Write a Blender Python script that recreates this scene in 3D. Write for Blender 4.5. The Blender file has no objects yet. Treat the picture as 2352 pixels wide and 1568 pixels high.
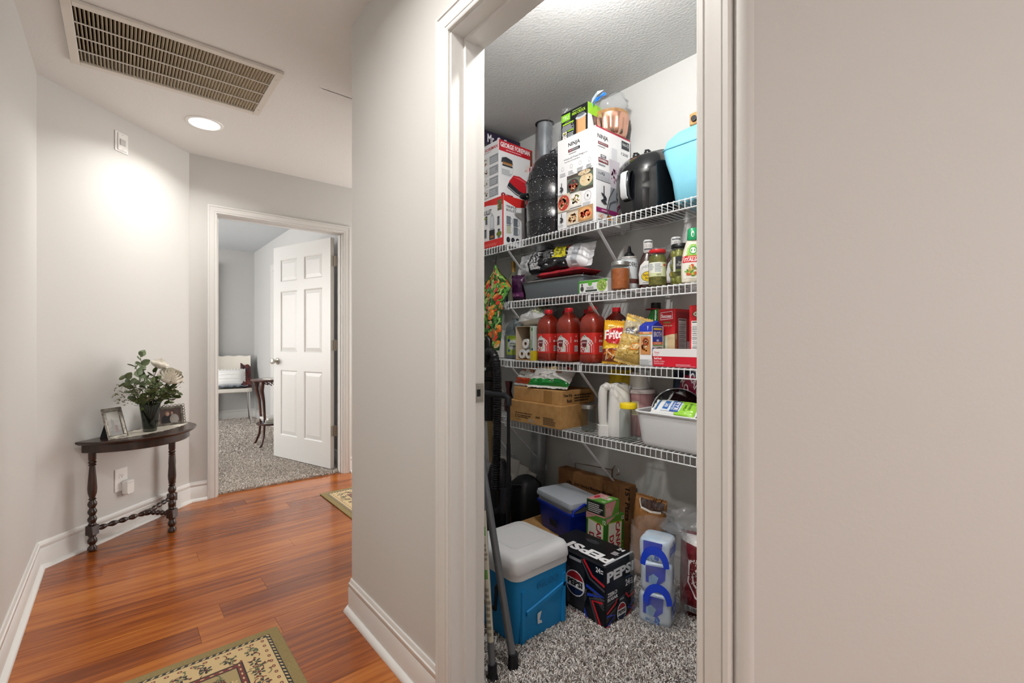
import bpy, bmesh, math, random
from mathutils import Vector, Matrix, noise
sc = bpy.context.scene
COL = sc.collection
R = math.radians
PI = math.pi

# ---------------------------------------------------------------- camera, world, lights, exposure
cd = bpy.data.cameras.new('camera')
cd.sensor_width = 36.0
cd.lens = 36.0 * 1057.0 / 2352.0
cd.clip_start = 0.05
cam = bpy.data.objects.new('camera', cd)
cam.location = (1.896, -0.7355, 1.122)
cam.rotation_euler = (R(90), 0, R(49.62))
COL.objects.link(cam)
sc.camera = cam

world = bpy.data.worlds.new('daylight')
sc.world = world
world.use_nodes = True
world.node_tree.nodes['Background'].inputs[0].default_value = (0.9, 0.95, 1.0, 1)
world.node_tree.nodes['Background'].inputs[1].default_value = 0.6

vs = sc.view_settings
vs.view_transform = 'Standard'
vs.look = 'None'
vs.gamma = 1.0
vs.use_curve_mapping = False
vs.exposure = 0.64
cy = sc.cycles
cy.max_bounces = 6
cy.diffuse_bounces = 3
cy.glossy_bounces = 3
cy.transmission_bounces = 6
cy.transparent_max_bounces = 8
cy.caustics_reflective = False
cy.caustics_refractive = False
cy.sample_clamp_indirect = 5.0
cy.use_adaptive_sampling = True
cy.adaptive_threshold = 0.03
cy.adaptive_min_samples = 16
cy.use_light_tree = False
world.cycles.sampling_method = 'NONE'

def area(name, loc, rot, sx, sy, power, color, shape='RECTANGLE', spread=180):
    l = bpy.data.lights.new(name, 'AREA')
    l.shape = shape
    l.size = sx
    l.size_y = sy
    l.energy = power
    l.color = color
    l.spread = R(spread)
    o = bpy.data.objects.new(name, l)
    o.location = loc
    o.rotation_euler = rot
    COL.objects.link(o)
    return o
WARM = (1.0, 0.98, 0.955)
# soft fills added behind the camera and at the hall end; bedroom window daylight
area('living_fill', (4.82, 0.25, 1.45), (0, R(90), 0), 1.5, 2.1, 25, (1.0, 0.99, 0.975))
area('bedroom_window_light', (-4.0, -2.42, 1.45), (R(90), 0, 0), 2.2, 1.5, 56, (1.0, 0.985, 0.965))
area('hall_end_fill', (-1.42, 2.48, 1.25), (R(-90), 0, 0), .95, 1.7, 26, (1.0, 0.985, 0.96))  # added for the dim angled wall, from the side its shadows suggest
CAN = 7.5      # power of each recessed can
PANTRY = 21.5   # power of the pantry bulb

# ---------------------------------------------------------------- helpers
def lin(h):
    if isinstance(h, tuple):
        return h
    out = []
    for s in (16, 8, 0):
        c = ((h >> s) & 255) / 255.0
        out.append(c / 12.92 if c <= 0.04045 else ((c + 0.055) / 1.055) ** 2.4)
    return tuple(out) + (1.0,)

MATS = {}
def M(name, h=0xcccccc, rough=0.5, metal=0.0, h2=None, nscale=20.0, stretch=None, bump=0.0, bscale=200.0,
      trans=0.0, ior=1.45, alpha=1.0, coat=0.0, emit=0.0, emith=None, sheen=0.0, contrast=(0.35, 0.65), spec=None, thin=False):
    if name in MATS:
        return MATS[name]
    m = bpy.data.materials.new(name)
    m.use_nodes = True
    nt = m.node_tree
    b = nt.nodes['Principled BSDF']
    b.inputs['Base Color'].default_value = lin(h)
    b.inputs['Roughness'].default_value = rough
    b.inputs['Metallic'].default_value = metal
    b.inputs['Transmission Weight'].default_value = trans
    b.inputs['IOR'].default_value = ior
    b.inputs['Alpha'].default_value = alpha
    b.inputs['Coat Weight'].default_value = coat
    b.inputs['Coat Roughness'].default_value = 0.08
    b.inputs['Sheen Weight'].default_value = sheen
    if spec is not None:
        b.inputs['Specular IOR Level'].default_value = spec
    if emit:
        b.inputs['Emission Color'].default_value = lin(emith if emith is not None else h)
        b.inputs['Emission Strength'].default_value = emit
    if h2 is not None or bump:
        tc = nt.nodes.new('ShaderNodeTexCoord')
        vec = tc.outputs['Object']
        if stretch:
            mp = nt.nodes.new('ShaderNodeMapping')
            mp.inputs['Scale'].default_value = stretch
            nt.links.new(vec, mp.inputs['Vector'])
            vec = mp.outputs['Vector']
    if h2 is not None:
        n = nt.nodes.new('ShaderNodeTexNoise')
        n.inputs['Scale'].default_value = nscale
        n.inputs['Detail'].default_value = 5
        r = nt.nodes.new('ShaderNodeValToRGB')
        r.color_ramp.elements[0].position = contrast[0]
        r.color_ramp.elements[0].color = lin(h)
        r.color_ramp.elements[1].position = contrast[1]
        r.color_ramp.elements[1].color = lin(h2)
        nt.links.new(vec, n.inputs['Vector'])
        nt.links.new(n.outputs['Fac'], r.inputs['Fac'])
        nt.links.new(r.outputs['Color'], b.inputs['Base Color'])
    if bump:
        n = nt.nodes.new('ShaderNodeTexNoise')
        n.inputs['Scale'].default_value = bscale
        n.inputs['Detail'].default_value = 3
        bp = nt.nodes.new('ShaderNodeBump')
        bp.inputs['Strength'].default_value = bump
        bp.inputs['Distance'].default_value = 0.004
        nt.links.new(vec, n.inputs['Vector'])
        nt.links.new(n.outputs['Fac'], bp.inputs['Height'])
        nt.links.new(bp.outputs['Normal'], b.inputs['Normal'])
    MATS[name] = m
    return m

def attr_mat(name, rough=0.45, coat=0.0, sheen=0.0, alpha=1.0):
    if name in MATS:
        return MATS[name]
    m = bpy.data.materials.new(name)
    m.use_nodes = True
    nt = m.node_tree
    b = nt.nodes['Principled BSDF']
    a = nt.nodes.new('ShaderNodeVertexColor')
    a.layer_name = 'Col'
    nt.links.new(a.outputs['Color'], b.inputs['Base Color'])
    b.inputs['Roughness'].default_value = rough
    b.inputs['Coat Weight'].default_value = coat
    b.inputs['Sheen Weight'].default_value = sheen
    b.inputs['Alpha'].default_value = alpha
    MATS[name] = m
    return m
INK = attr_mat('printed_ink', 0.5)
INKG = attr_mat('glossy_printed_ink', 0.28, 0.3)
INKC = attr_mat('cloth_print', 0.85, 0, 0.2)
TUFT = attr_mat('carpet_yarn', 0.95, 0, 0.1)

def finish(me, smooth):
    if smooth:
        me.shade_smooth()
        me.set_sharp_from_angle(angle=R(smooth))

def link(name, me, parent=None, loc=None, rot=None):
    o = bpy.data.objects.new(name, me)
    COL.objects.link(o)
    if parent is not None:
        o.parent = parent
    if loc is not None:
        o.location = loc
    if rot is not None:
        o.rotation_euler = rot
    return o

def tag(o, label=None, cat=None, group=None, kind=None):
    if label: o['label'] = label
    if cat: o['category'] = cat
    if group: o['group'] = group
    if kind: o['kind'] = kind
    return o

def thing(name, label, cat, loc=(0, 0, 0), rz=0.0, group=None, rot=None):
    o = link(name, None, None, loc, rot if rot is not None else (0, 0, rz))
    o.empty_display_size = 0.05
    return tag(o, label, cat, group)

class MB:
    """collects geometry for one mesh"""
    def __init__(s):
        s.v = []; s.f = []; s.m = []
    def add(s, vs_, fs, mi=0, T=None):
        o = len(s.v)
        if T is not None:
            vs_ = [T @ Vector(p) for p in vs_]
        s.v += [tuple(p) for p in vs_]
        for f in fs:
            s.f.append(tuple(i + o for i in f)); s.m.append(mi)
        return s
    def box(s, x0, x1, y0, y1, z0, z1, mi=0, b=0.0, T=None):
        if b <= 0:
            vs_ = [(x, y, z) for x in (x0, x1) for y in (y0, y1) for z in (z0, z1)]
            fs = [(0, 1, 3, 2), (4, 6, 7, 5), (0, 4, 5, 1), (2, 3, 7, 6), (0, 2, 6, 4), (1, 5, 7, 3)]
            return s.add(vs_, fs, mi, T)
        X = (x0, x1); Y = (y0, y1); Z = (z0, z1); vs_ = []; ix = {}
        for i in (0, 1):
            for j in (0, 1):
                for k in (0, 1):
                    sx, sy, sz = (1 - 2 * i) * b, (1 - 2 * j) * b, (1 - 2 * k) * b
                    for a, p in enumerate(((X[i], Y[j] + sy, Z[k] + sz), (X[i] + sx, Y[j], Z[k] + sz), (X[i] + sx, Y[j] + sy, Z[k]))):
                        ix[i, j, k, a] = len(vs_); vs_.append(p)
        fs = []
        for i in (0, 1):
            fs.append([ix[i, j, k, 0] for j, k in ((0, 0), (0, 1), (1, 1), (1, 0))][::1 if i == 0 else -1])
            fs.append([ix[j, i, k, 1] for j, k in ((0, 0), (1, 0), (1, 1), (0, 1))][::1 if i == 0 else -1])
            fs.append([ix[j, k, i, 2] for j, k in ((0, 0), (0, 1), (1, 1), (1, 0))][::1 if i == 0 else -1])
        for i in (0, 1):
            for j in (0, 1):
                d = 1 if i == j else -1
                fs.append([ix[i, j, 0, 0], ix[i, j, 0, 1], ix[i, j, 1, 1], ix[i, j, 1, 0]][::d])
                fs.append([ix[i, 0, j, 0], ix[i, 1, j, 0], ix[i, 1, j, 2], ix[i, 0, j, 2]][::d])
                fs.append([ix[0, i, j, 1], ix[0, i, j, 2], ix[1, i, j, 2], ix[1, i, j, 1]][::d])
                for k in (0, 1):
                    e = 1 if (i + j + k) % 2 == 1 else -1
                    fs.append([ix[i, j, k, 0], ix[i, j, k, 1], ix[i, j, k, 2]][::-e])
        return s.add(vs_, fs, mi, T)
    def tube(s, pts, r, n=8, mi=0, closed=False, T=None, cap=True):
        pts = [Vector(p) for p in pts]; N = len(pts)
        rs = r if isinstance(r, (list, tuple)) else [r] * N
        vs_ = []; fs = []; up = None
        for i, p in enumerate(pts):
            if closed:
                t = pts[(i + 1) % N] - pts[i - 1]
            else:
                t = pts[min(i + 1, N - 1)] - pts[max(i - 1, 0)]
            if t.length < 1e-9: t = Vector((0, 0, 1))
            t.normalize()
            if up is None:
                up = t.orthogonal().normalized()
            else:
                up = up - t * up.dot(t)
                if up.length < 1e-6: up = t.orthogonal()
                up.normalize()
            sd = t.cross(up)
            for k in range(n):
                a = 2 * PI * k / n
                vs_.append(p + (up * math.cos(a) + sd * math.sin(a)) * rs[i])
        for i in range(N if closed else N - 1):
            for k in range(n):
                a, b_ = i * n + k, i * n + (k + 1) % n
                c, d = ((i + 1) % N) * n + (k + 1) % n, ((i + 1) % N) * n + k
                fs.append((a, b_, c, d))
        if not closed and cap:
            fs.append(tuple(range(n - 1, -1, -1)))
            fs.append(tuple((N - 1) * n + k for k in range(n)))
        return s.add(vs_, fs, mi, T)
    def lathe(s, prof, n=28, mi=0, sx=1.0, sy=1.0, pw=2.0, T=None, cap=True):
        """prof: (radius, z) from bottom to top; pw>2 squares the section"""
        vs_ = []; fs = []
        for r, z in prof:
            for k in range(n):
                a = 2 * PI * k / n
                c, d = math.cos(a), math.sin(a)
                q = (abs(c) ** pw + abs(d) ** pw) ** (-1.0 / pw)
                vs_.append((r * q * c * sx, r * q * d * sy, z))
        for i in range(len(prof) - 1):
            for k in range(n):
                fs.append((i * n + k, i * n + (k + 1) % n, (i + 1) * n + (k + 1) % n, (i + 1) * n + k))
        if cap:
            fs.append(tuple(range(n - 1, -1, -1)))
            fs.append(tuple((len(prof) - 1) * n + k for k in range(n)))
        return s.add(vs_, fs, mi, T)
    def grid(s, fn, nu, nv, mi=0, T=None, flip=False):
        vs_ = [fn(i / nu, j / nv) for j in range(nv + 1) for i in range(nu + 1)]
        fs = []
        for j in range(nv):
            for i in range(nu):
                a = j * (nu + 1) + i
                q = (a, a + 1, a + nu + 2, a + nu + 1)
                fs.append(q[::-1] if flip else q)
        return s.add(vs_, fs, mi, T)
    def prism(s, poly, z0, z1, mi=0, T=None):
        """poly in xy, counter-clockwise"""
        n = len(poly)
        vs_ = [(x, y, z0) for x, y in poly] + [(x, y, z1) for x, y in poly]
        fs = [tuple(range(n - 1, -1, -1)), tuple(range(n, 2 * n))]
        fs += [(i, (i + 1) % n, n + (i + 1) % n, n + i) for i in range(n)]
        return s.add(vs_, fs, mi, T)
    def loft(s, rings, mi=0, cap=True, T=None):
        n = len(rings[0]); vs_ = [p for r_ in rings for p in r_]; fs = []
        for i in range(len(rings) - 1):
            for k in range(n):
                fs.append((i * n + k, i * n + (k + 1) % n, (i + 1) * n + (k + 1) % n, (i + 1) * n + k))
        if cap:
            fs.append(tuple(range(n - 1, -1, -1)))
            fs.append(tuple((len(rings) - 1) * n + k for k in range(n)))
        return s.add(vs_, fs, mi, T)
    def mesh(s, name, mats, smooth=35):
        me = bpy.data.meshes.new(name)
        me.from_pydata(s.v, [], s.f)
        for m_ in (mats if isinstance(mats, (list, tuple)) else [mats]):
            me.materials.append(m_)
        me.polygons.foreach_set('material_index', s.m)
        if len(s.f) < 30000:
            bm = bmesh.new(); bm.from_mesh(me)
            bmesh.ops.recalc_face_normals(bm, faces=bm.faces)
            bm.to_mesh(me); bm.free()
        me.update()
        finish(me, smooth)
        return me
    def build(s, name, mats, parent=None, smooth=35, loc=None, rot=None):
        return link(name, s.mesh(name, mats, smooth), parent, loc, rot)

def rrect(w, d, r, n=5, cx=0.0, cy_=0.0, z=0.0):
    """rounded rectangle ring, counter-clockwise"""
    out = []
    for k, (sx, sy) in enumerate(((1, 1), (-1, 1), (-1, -1), (1, -1))):
        for i in range(n + 1):
            a = PI / 2 * (k + i / n)
            out.append((cx + sx * (w / 2 - r) + r * math.cos(a), cy_ + sy * (d / 2 - r) + r * math.sin(a), z))
    return out

# ---- flat print: coloured shapes laid on a surface map fn(u, v, offset)
_TXT = {}
def glyphs(t, bold):
    k = (t, bold)
    if k in _TXT: return _TXT[k]
    cu = bpy.data.curves.new('t', 'FONT')
    cu.body = t
    cu.resolution_u = 2
    cu.offset = 0.022 * bold
    o = bpy.data.objects.new('t', cu)
    me = bpy.data.meshes.new_from_object(o)
    vs_ = [(v.co.x, v.co.y) for v in me.vertices]
    fs = [tuple(p.vertices) for p in me.polygons]
    bpy.data.objects.remove(o); bpy.data.curves.remove(cu); bpy.data.meshes.remove(me)
    x0 = min(p[0] for p in vs_); x1 = max(p[0] for p in vs_)
    y0 = min(p[1] for p in vs_); y1 = max(p[1] for p in vs_)
    vs_ = [((x - x0) / max(1e-6, x1 - x0), (y - y0) / max(1e-6, y1 - y0)) for x, y in vs_]
    _TXT[k] = (vs_, fs)
    return _TXT[k]

class Pr:
    def __init__(s, step=0.00012, base=0.0004):
        s.v = []; s.f = []; s.c = []; s.l = 0; s.step = step; s.base = base
    def put(s, pts, fs, c):
        o = len(s.v); s.l += 1
        off = s.base + s.step * s.l
        s.v += [(x, y, off) for x, y in pts]
        for f in fs:
            s.f.append(tuple(i + o for i in f)); s.c.append(lin(c))
        return s
    def poly(s, pts, c):
        return s.put(pts, [tuple(range(len(pts)))], c)
    def rect(s, x, y, w, h, c, n=1, m=1):
        pts = [(x + w * i / n, y + h * j / m) for j in range(m + 1) for i in range(n + 1)]
        fs = [(j * (n + 1) + i, j * (n + 1) + i + 1, (j + 1) * (n + 1) + i + 1, (j + 1) * (n + 1) + i) for j in range(m) for i in range(n)]
        return s.put(pts, fs, c)
    def ell(s, x, y, rx, ry, c, n=18, a=0.0):
        ca, sa = math.cos(a), math.sin(a)
        pts = [(x, y)]
        for k in range(n):
            p, q = rx * math.cos(2 * PI * k / n), ry * math.sin(2 * PI * k / n)
            pts.append((x + p * ca - q * sa, y + p * sa + q * ca))
        return s.put(pts, [(0, k + 1, (k + 1) % n + 1) for k in range(n)], c)
    def ring(s, x, y, rx, ry, t, c, n=22):
        pts = []
        for k in range(n):
            a = 2 * PI * k / n
            pts += [(x + rx * math.cos(a), y + ry * math.sin(a)), (x + (rx - t) * math.cos(a), y + (ry - t) * math.sin(a))]
        return s.put(pts, [(2 * k, 2 * ((k + 1) % n), 2 * ((k + 1) % n) + 1, 2 * k + 1) for k in range(n)], c)
    def line(s, pts, t, c):
        """thick polyline"""
        L = []; Rr = []
        for i, p in enumerate(pts):
            a = pts[max(i - 1, 0)]; b = pts[min(i + 1, len(pts) - 1)]
            dx, dy = b[0] - a[0], b[1] - a[1]; q = math.hypot(dx, dy) or 1
            L.append((p[0] - dy / q * t / 2, p[1] + dx / q * t / 2)); Rr.append((p[0] + dy / q * t / 2, p[1] - dx / q * t / 2))
        n = len(pts)
        return s.put(Rr + L, [(i, i + 1, n + i + 1, n + i) for i in range(n - 1)], c)
    def text(s, t, x, y, w, h, c, bold=1, shear=0.0, rot=0.0, arc=0.0):
        vs_, fs = glyphs(t, bold)
        cr, sr = math.cos(rot), math.sin(rot); pts = []
        for u, v in vs_:
            p, q = u * w + shear * v * h, v * h + arc * (1 - (2 * u - 1) ** 2)
            pts.append((x + p * cr - q * sr, y + p * sr + q * cr))
        return s.put(pts, fs, c)
    def lines(s, x, y, w, h, n, c, seed=1, fill=0.55):
        r = random.Random(seed); pts = []; fs = []
        lh = h / n
        for k in range(n):
            xx = x; end = x + w * r.uniform(0.72, 1.0); yy = y + h - (k + 1) * lh
            while xx < end:
                ww = min(r.uniform(0.06, 0.16) * w, end - xx)
                o = len(pts)
                pts += [(xx, yy), (xx + ww * .86, yy), (xx + ww * .86, yy + lh * fill), (xx, yy + lh * fill)]
                fs.append((o, o + 1, o + 2, o + 3)); xx += ww
        return s.put(pts, fs, c)
    def food(s, x, y, w, h, cols, n=14, seed=1):
        """a printed dish photograph: many small overlapping blots"""
        r = random.Random(seed)
        for k in range(n):
            a = r.uniform(0, 2 * PI); q = math.sqrt(r.random()) * 0.8
            s.ell(x + w / 2 + q * w / 2 * math.cos(a), y + h / 2 + q * h / 2 * math.sin(a), w * r.uniform(.05, .13), h * r.uniform(.05, .12), r.choice(cols), 7, r.uniform(0, PI))
            s.l -= 1
        s.l += 1
        return s
    def bars(s, x, y, w, h, c=0x111111, bg=0xf4f4f4, seed=3, n=16):
        s.rect(x, y, w, h, bg); r = random.Random(seed)
        for k in range(n):
            s.rect(x + w * (.06 + .88 * k / n), y + h * .12, w * .88 / n * r.uniform(.3, .8), h * .76, c); s.l -= 1
        s.l += 1
        return s
    def refine(s, q):
        """split long edges so that print follows a curved surface"""
        bm = bmesh.new(); vv = [bm.verts.new(p) for p in s.v]
        ly = bm.faces.layers.int.new('c')
        for k, f in enumerate(s.f):
            try:
                fc = bm.faces.new([vv[i] for i in f]); fc[ly] = k
            except ValueError:
                pass
        bmesh.ops.triangulate(bm, faces=[f for f in bm.faces if len(f.verts) > 4])
        for _ in range(6):
            es = [e for e in bm.edges if e.calc_length() > q]
            if not es: break
            bmesh.ops.subdivide_edges(bm, edges=es, cuts=1, use_grid_fill=True)
            bmesh.ops.triangulate(bm, faces=[f for f in bm.faces if len(f.verts) > 4])
        bm.verts.index_update()
        cs = s.c
        s.v = [tuple(v.co) for v in bm.verts]; s.c = [cs[f[ly]] for f in bm.faces]; s.f = [tuple(v.index for v in f.verts) for f in bm.faces]
        bm.free()
    def build(s, name, parent, fn, mat=None, loc=None, smooth=0, q=0.0):
        q = q or getattr(fn, 'q', 0.0)
        if q: s.refine(q)
        me = bpy.data.meshes.new(name)
        me.from_pydata([fn(*p) for p in s.v], [], s.f)
        me.materials.append(mat or INK)
        a = me.color_attributes.new('Col', 'FLOAT_COLOR', 'CORNER')
        d = []
        for f, c in zip(s.f, s.c):
            d += list(c) * len(f)
        a.data.foreach_set('color', d)
        me.update()
        if smooth: finish(me, smooth)
        return link(name, me, parent, loc)

def faceF(w, d, h): return lambda u, v, o: (-w / 2 + u, -d / 2 - o, v)
def faceR(w, d, h): return lambda u, v, o: (w / 2 + o, -d / 2 + u, v)
def faceT(w, d, h): return lambda u, v, o: (-w / 2 + u, -d / 2 + v, h + o)
def cylmap(rf, th0, pw=2.0, sx=1.0, sy=1.0):
    """wrap: u is arc length about direction th0, v is height, rf(v) the radius"""
    def fn(u, v, o):
        r = rf(v) if callable(rf) else rf
        a = th0 + u / r
        c, d = math.cos(a), math.sin(a)
        q = (abs(c) ** pw + abs(d) ** pw) ** (-1.0 / pw)
        return ((r * q + o) * c * sx, (r * q + o) * d * sy, v)
    fn.q = .012
    return fn
def profr(prof):
    def fn(z):
        for (r0, z0), (r1, z1) in zip(prof, prof[1:]):
            if z0 <= z <= z1:
                return r0 if z1 == z0 else r0 + (r1 - r0) * (z - z0) / (z1 - z0)
        return prof[-1][0] if z > prof[-1][1] else prof[0][0]
    return fn

def sweep(mb, prof, path, mi=0, side=1.0, closed=False):
    """profile (out, z) swept along a floor path with mitred corners; out is to the left of travel when side=1"""
    n = len(path); rings = []
    for i, p in enumerate(path):
        def nrm(a, b):
            dx, dy = b[0] - a[0], b[1] - a[1]; q = math.hypot(dx, dy)
            return (-dy / q * side, dx / q * side)
        ns = []
        if i > 0 or closed: ns.append(nrm(path[i - 1], p))
        if i < n - 1 or closed: ns.append(nrm(p, path[(i + 1) % n]))
        nx = sum(q[0] for q in ns) / len(ns); ny = sum(q[1] for q in ns) / len(ns)
        k = 1.0 / max(1e-6, nx * ns[0][0] + ny * ns[0][1])
        q = math.hypot(nx, ny)
        # mitre length
        nx, ny = nx / q, ny / q
        m_ = 1.0 / max(0.2, nx * ns[0][0] + ny * ns[0][1])
        rings.append([(p[0] + nx * m_ * o, p[1] + ny * m_ * o, z) for o, z in prof])
    mb.loft(rings, mi, cap=True)

CASING = [(0, 0), (0, .009), (.003, .011), (.010, .011), (.012, .0085), (.014, .0115), (.022, .0125), (.034, .015), (.042, .0155), (.044, .0135), (.046, .018), (.054, .018), (.057, .014), (.057, 0)]
def casing(mb, fn, a0, a1, H, w=1.0):
    """door casing: fn(a, z, p) maps along-wall, height, projection; a0<a1 the inner edges"""
    rings = []
    for (a, z, sa, sz) in ((a0, 0, -1, 0), (a0, H, -1, 1), (a1, H, 1, 1), (a1, 0, 1, 0)):
        rings.append([fn(a + sa * u * w, z + sz * u * w, p) for u, p in CASING])
    mb.loft(rings, 0, cap=True)
# ---------------------------------------------------------------- materials of the setting
PAINT = M('wall_paint', 0xd0ceca, 0.62, bump=0.06, bscale=130)
PAINTP = M('pantry_wall_paint', 0xcfcfcd, 0.7, bump=0.10, bscale=130)
PAINTB = M('bedroom_wall_paint', 0xc9c8c6, 0.7, bump=0.06, bscale=130)
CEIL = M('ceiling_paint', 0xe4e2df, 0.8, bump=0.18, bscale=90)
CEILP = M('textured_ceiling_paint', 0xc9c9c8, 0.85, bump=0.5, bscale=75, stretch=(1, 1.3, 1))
TRIM = M('trim_paint', 0xdcdad6, 0.35)
WHITE = M('white_plastic', 0xf0efec, 0.35)
WIRE = M('white_vinyl_wire', 0xeceef0, 0.3)
BLACK = M('black_plastic', 0x121215, 0.35)
BLACKR = M('black_rubber', 0x17171a, 0.7)
CHROME = M('chrome', 0xd8d8da, 0.12, 1.0)
NICKEL = M('satin_nickel', 0xb9b4aa, 0.32, 1.0)
GLASS = M('clear_glass', 0xffffff, 0.02, trans=1.0, ior=1.45)
def clear(name, tint, gloss, rough, haze=0.0):
    """thin clear glass or film: see-through, with fresnel reflections and a little haze"""
    m = bpy.data.materials.new(name); m.use_nodes = True; nt = m.node_tree; nt.nodes.clear()
    out = nt.nodes.new('ShaderNodeOutputMaterial'); tr = nt.nodes.new('ShaderNodeBsdfTransparent'); gl = nt.nodes.new('ShaderNodeBsdfGlossy'); df = nt.nodes.new('ShaderNodeBsdfDiffuse')
    tr.inputs[0].default_value = lin(tint); gl.inputs['Roughness'].default_value = rough; df.inputs[0].default_value = (.85, .87, .9, 1)
    lw = nt.nodes.new('ShaderNodeLayerWeight'); lw.inputs[0].default_value = .5; pw_ = nt.nodes.new('ShaderNodeMath'); pw_.operation = 'POWER'; pw_.inputs[1].default_value = 4.0; fr = nt.nodes.new('ShaderNodeMath'); fr.operation = 'MULTIPLY_ADD'; fr.inputs[1].default_value = gloss; fr.inputs[2].default_value = .03
    nt.links.new(lw.outputs['Facing'], pw_.inputs[0]); nt.links.new(pw_.outputs[0], fr.inputs[0])
    a = nt.nodes.new('ShaderNodeMixShader'); a.inputs[0].default_value = haze; b = nt.nodes.new('ShaderNodeMixShader')
    nt.links.new(tr.outputs[0], a.inputs[1]); nt.links.new(df.outputs[0], a.inputs[2]); nt.links.new(fr.outputs[0], b.inputs[0]); nt.links.new(a.outputs[0], b.inputs[1]); nt.links.new(gl.outputs[0], b.inputs[2]); nt.links.new(b.outputs[0], out.inputs[0])
    MATS[name] = m
    return m
JARG = clear('jar_glass', 0xe9edec, .75, .05, .012)
FILM = clear('clear_film', 0xf9fafb, .6, .15, .10)
CARDB = M('corrugated_cardboard', 0xb98c55, 0.8, h2=0xc79a62, nscale=30, bump=0.1, bscale=60)
CARDD = M('brown_cardboard', 0x8a5f38, 0.8, h2=0x976a40, nscale=30)
CARDW = M('white_carton', 0xf3f3f5, 0.5)

def wood_mat(name, c0, c1, c2, rough, scale, coat=0.0, var=0.5):
    m = bpy.data.materials.new(name); m.use_nodes = True; nt = m.node_tree; b = nt.nodes['Principled BSDF']
    tc = nt.nodes.new('ShaderNodeTexCoord'); oi = nt.nodes.new('ShaderNodeObjectInfo')
    add = nt.nodes.new('ShaderNodeVectorMath'); add.operation = 'ADD'
    sc_ = nt.nodes.new('ShaderNodeVectorMath'); sc_.operation = 'SCALE'; sc_.inputs[3].default_value = 37.0
    cmb = nt.nodes.new('ShaderNodeCombineXYZ')
    for k in range(3): nt.links.new(oi.outputs['Random'], cmb.inputs[k])
    nt.links.new(cmb.outputs[0], sc_.inputs[0])
    nt.links.new(tc.outputs['Object'], add.inputs[0]); nt.links.new(sc_.outputs[0], add.inputs[1])
    mp = nt.nodes.new('ShaderNodeMapping'); mp.inputs['Scale'].default_value = scale
    nt.links.new(add.outputs[0], mp.inputs['Vector'])
    n = nt.nodes.new('ShaderNodeTexNoise'); n.inputs['Scale'].default_value = 1.0; n.inputs['Detail'].default_value = 6; n.inputs['Distortion'].default_value = 0.6
    nt.links.new(mp.outputs[0], n.inputs['Vector'])
    mix = nt.nodes.new('ShaderNodeMath'); mix.operation = 'MULTIPLY_ADD'; mix.inputs[1].default_value = var; 
    nt.links.new(oi.outputs['Random'], mix.inputs[0])
    sub = nt.nodes.new('ShaderNodeMath'); sub.operation = 'SUBTRACT'; sub.inputs[1].default_value = var / 2
    nt.links.new(n.outputs['Fac'], sub.inputs[0]); nt.links.new(sub.outputs[0], mix.inputs[2])
    r = nt.nodes.new('ShaderNodeValToRGB'); e = r.color_ramp.elements
    e[0].position = 0.28; e[0].color = lin(c0); e[1].position = 0.72; e[1].color = lin(c2)
    q = r.color_ramp.elements.new(0.5); q.color = lin(c1)
    nt.links.new(mix.outputs[0], r.inputs['Fac']); nt.links.new(r.outputs['Color'], b.inputs['Base Color'])
    b.inputs['Roughness'].default_value = rough; b.inputs['Coat Weight'].default_value = coat; b.inputs['Coat Roughness'].default_value = 0.1
    MATS[name] = m
    return m
HARDW = wood_mat('oiled_hardwood', 0x7a3a0c, 0x9e5217, 0xb86c25, 0.27, (55, 2.6, 10), 0.25, 0.30)
DARKW = wood_mat('dark_walnut', 0x1b0f0a, 0x2d1a12, 0x40261a, 0.3, (30, 30, 6), 0.25, 0.1)
REDW = wood_mat('mahogany', 0x2e1510, 0x472218, 0x5c3022, 0.3, (30, 30, 6), 0.2, 0.1)

H = 2.44
def struct(name, mb, mat, smooth=0, parent=None):
    o = mb.build(name, mat, parent, smooth)
    if parent is None: o['kind'] = 'structure'
    return o
def wallbox(mb, a, b, t, z0=0.0, z1=H):
    """wall from a to b (its visible face), thickness t to the right of travel"""
    dx, dy = b[0] - a[0], b[1] - a[1]; q = math.hypot(dx, dy); nx, ny = dy / q * t, -dx / q * t
    mb.prism([a, (a[0] + nx, a[1] + ny), (b[0] + nx, b[1] + ny), b], z0, z1)

# ---------------------------------------------------------------- hallway shell
AY = -1.05; CX = -2.02; BS = -2.39           # left wall plane, far wall plane, angled wall x+y
pA = (BS - AY, AY); pC = (CX, BS - CX)
m = MB(); wallbox(m, (pA[0] - .0, AY), (5.0, AY), .11); struct('wall_left', m, PAINT)
m = MB(); wallbox(m, pC, pA, .11); struct('wall_left_angled', m, PAINT)
DC0, DC1, DCH = -.209, .707, 2.046             # bedroom door: casing inner edges, height
J = .006
m = MB()
wallbox(m, (CX, DC0 + J - .02), pC, .11); wallbox(m, (CX, 2.6), (CX, DC1 - J + .02), .11)
wallbox(m, (CX, DC1 - J + .02), (CX, DC0 + J - .02), .11, DCH + .014, H)
struct('wall_far', m, PAINT)
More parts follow.
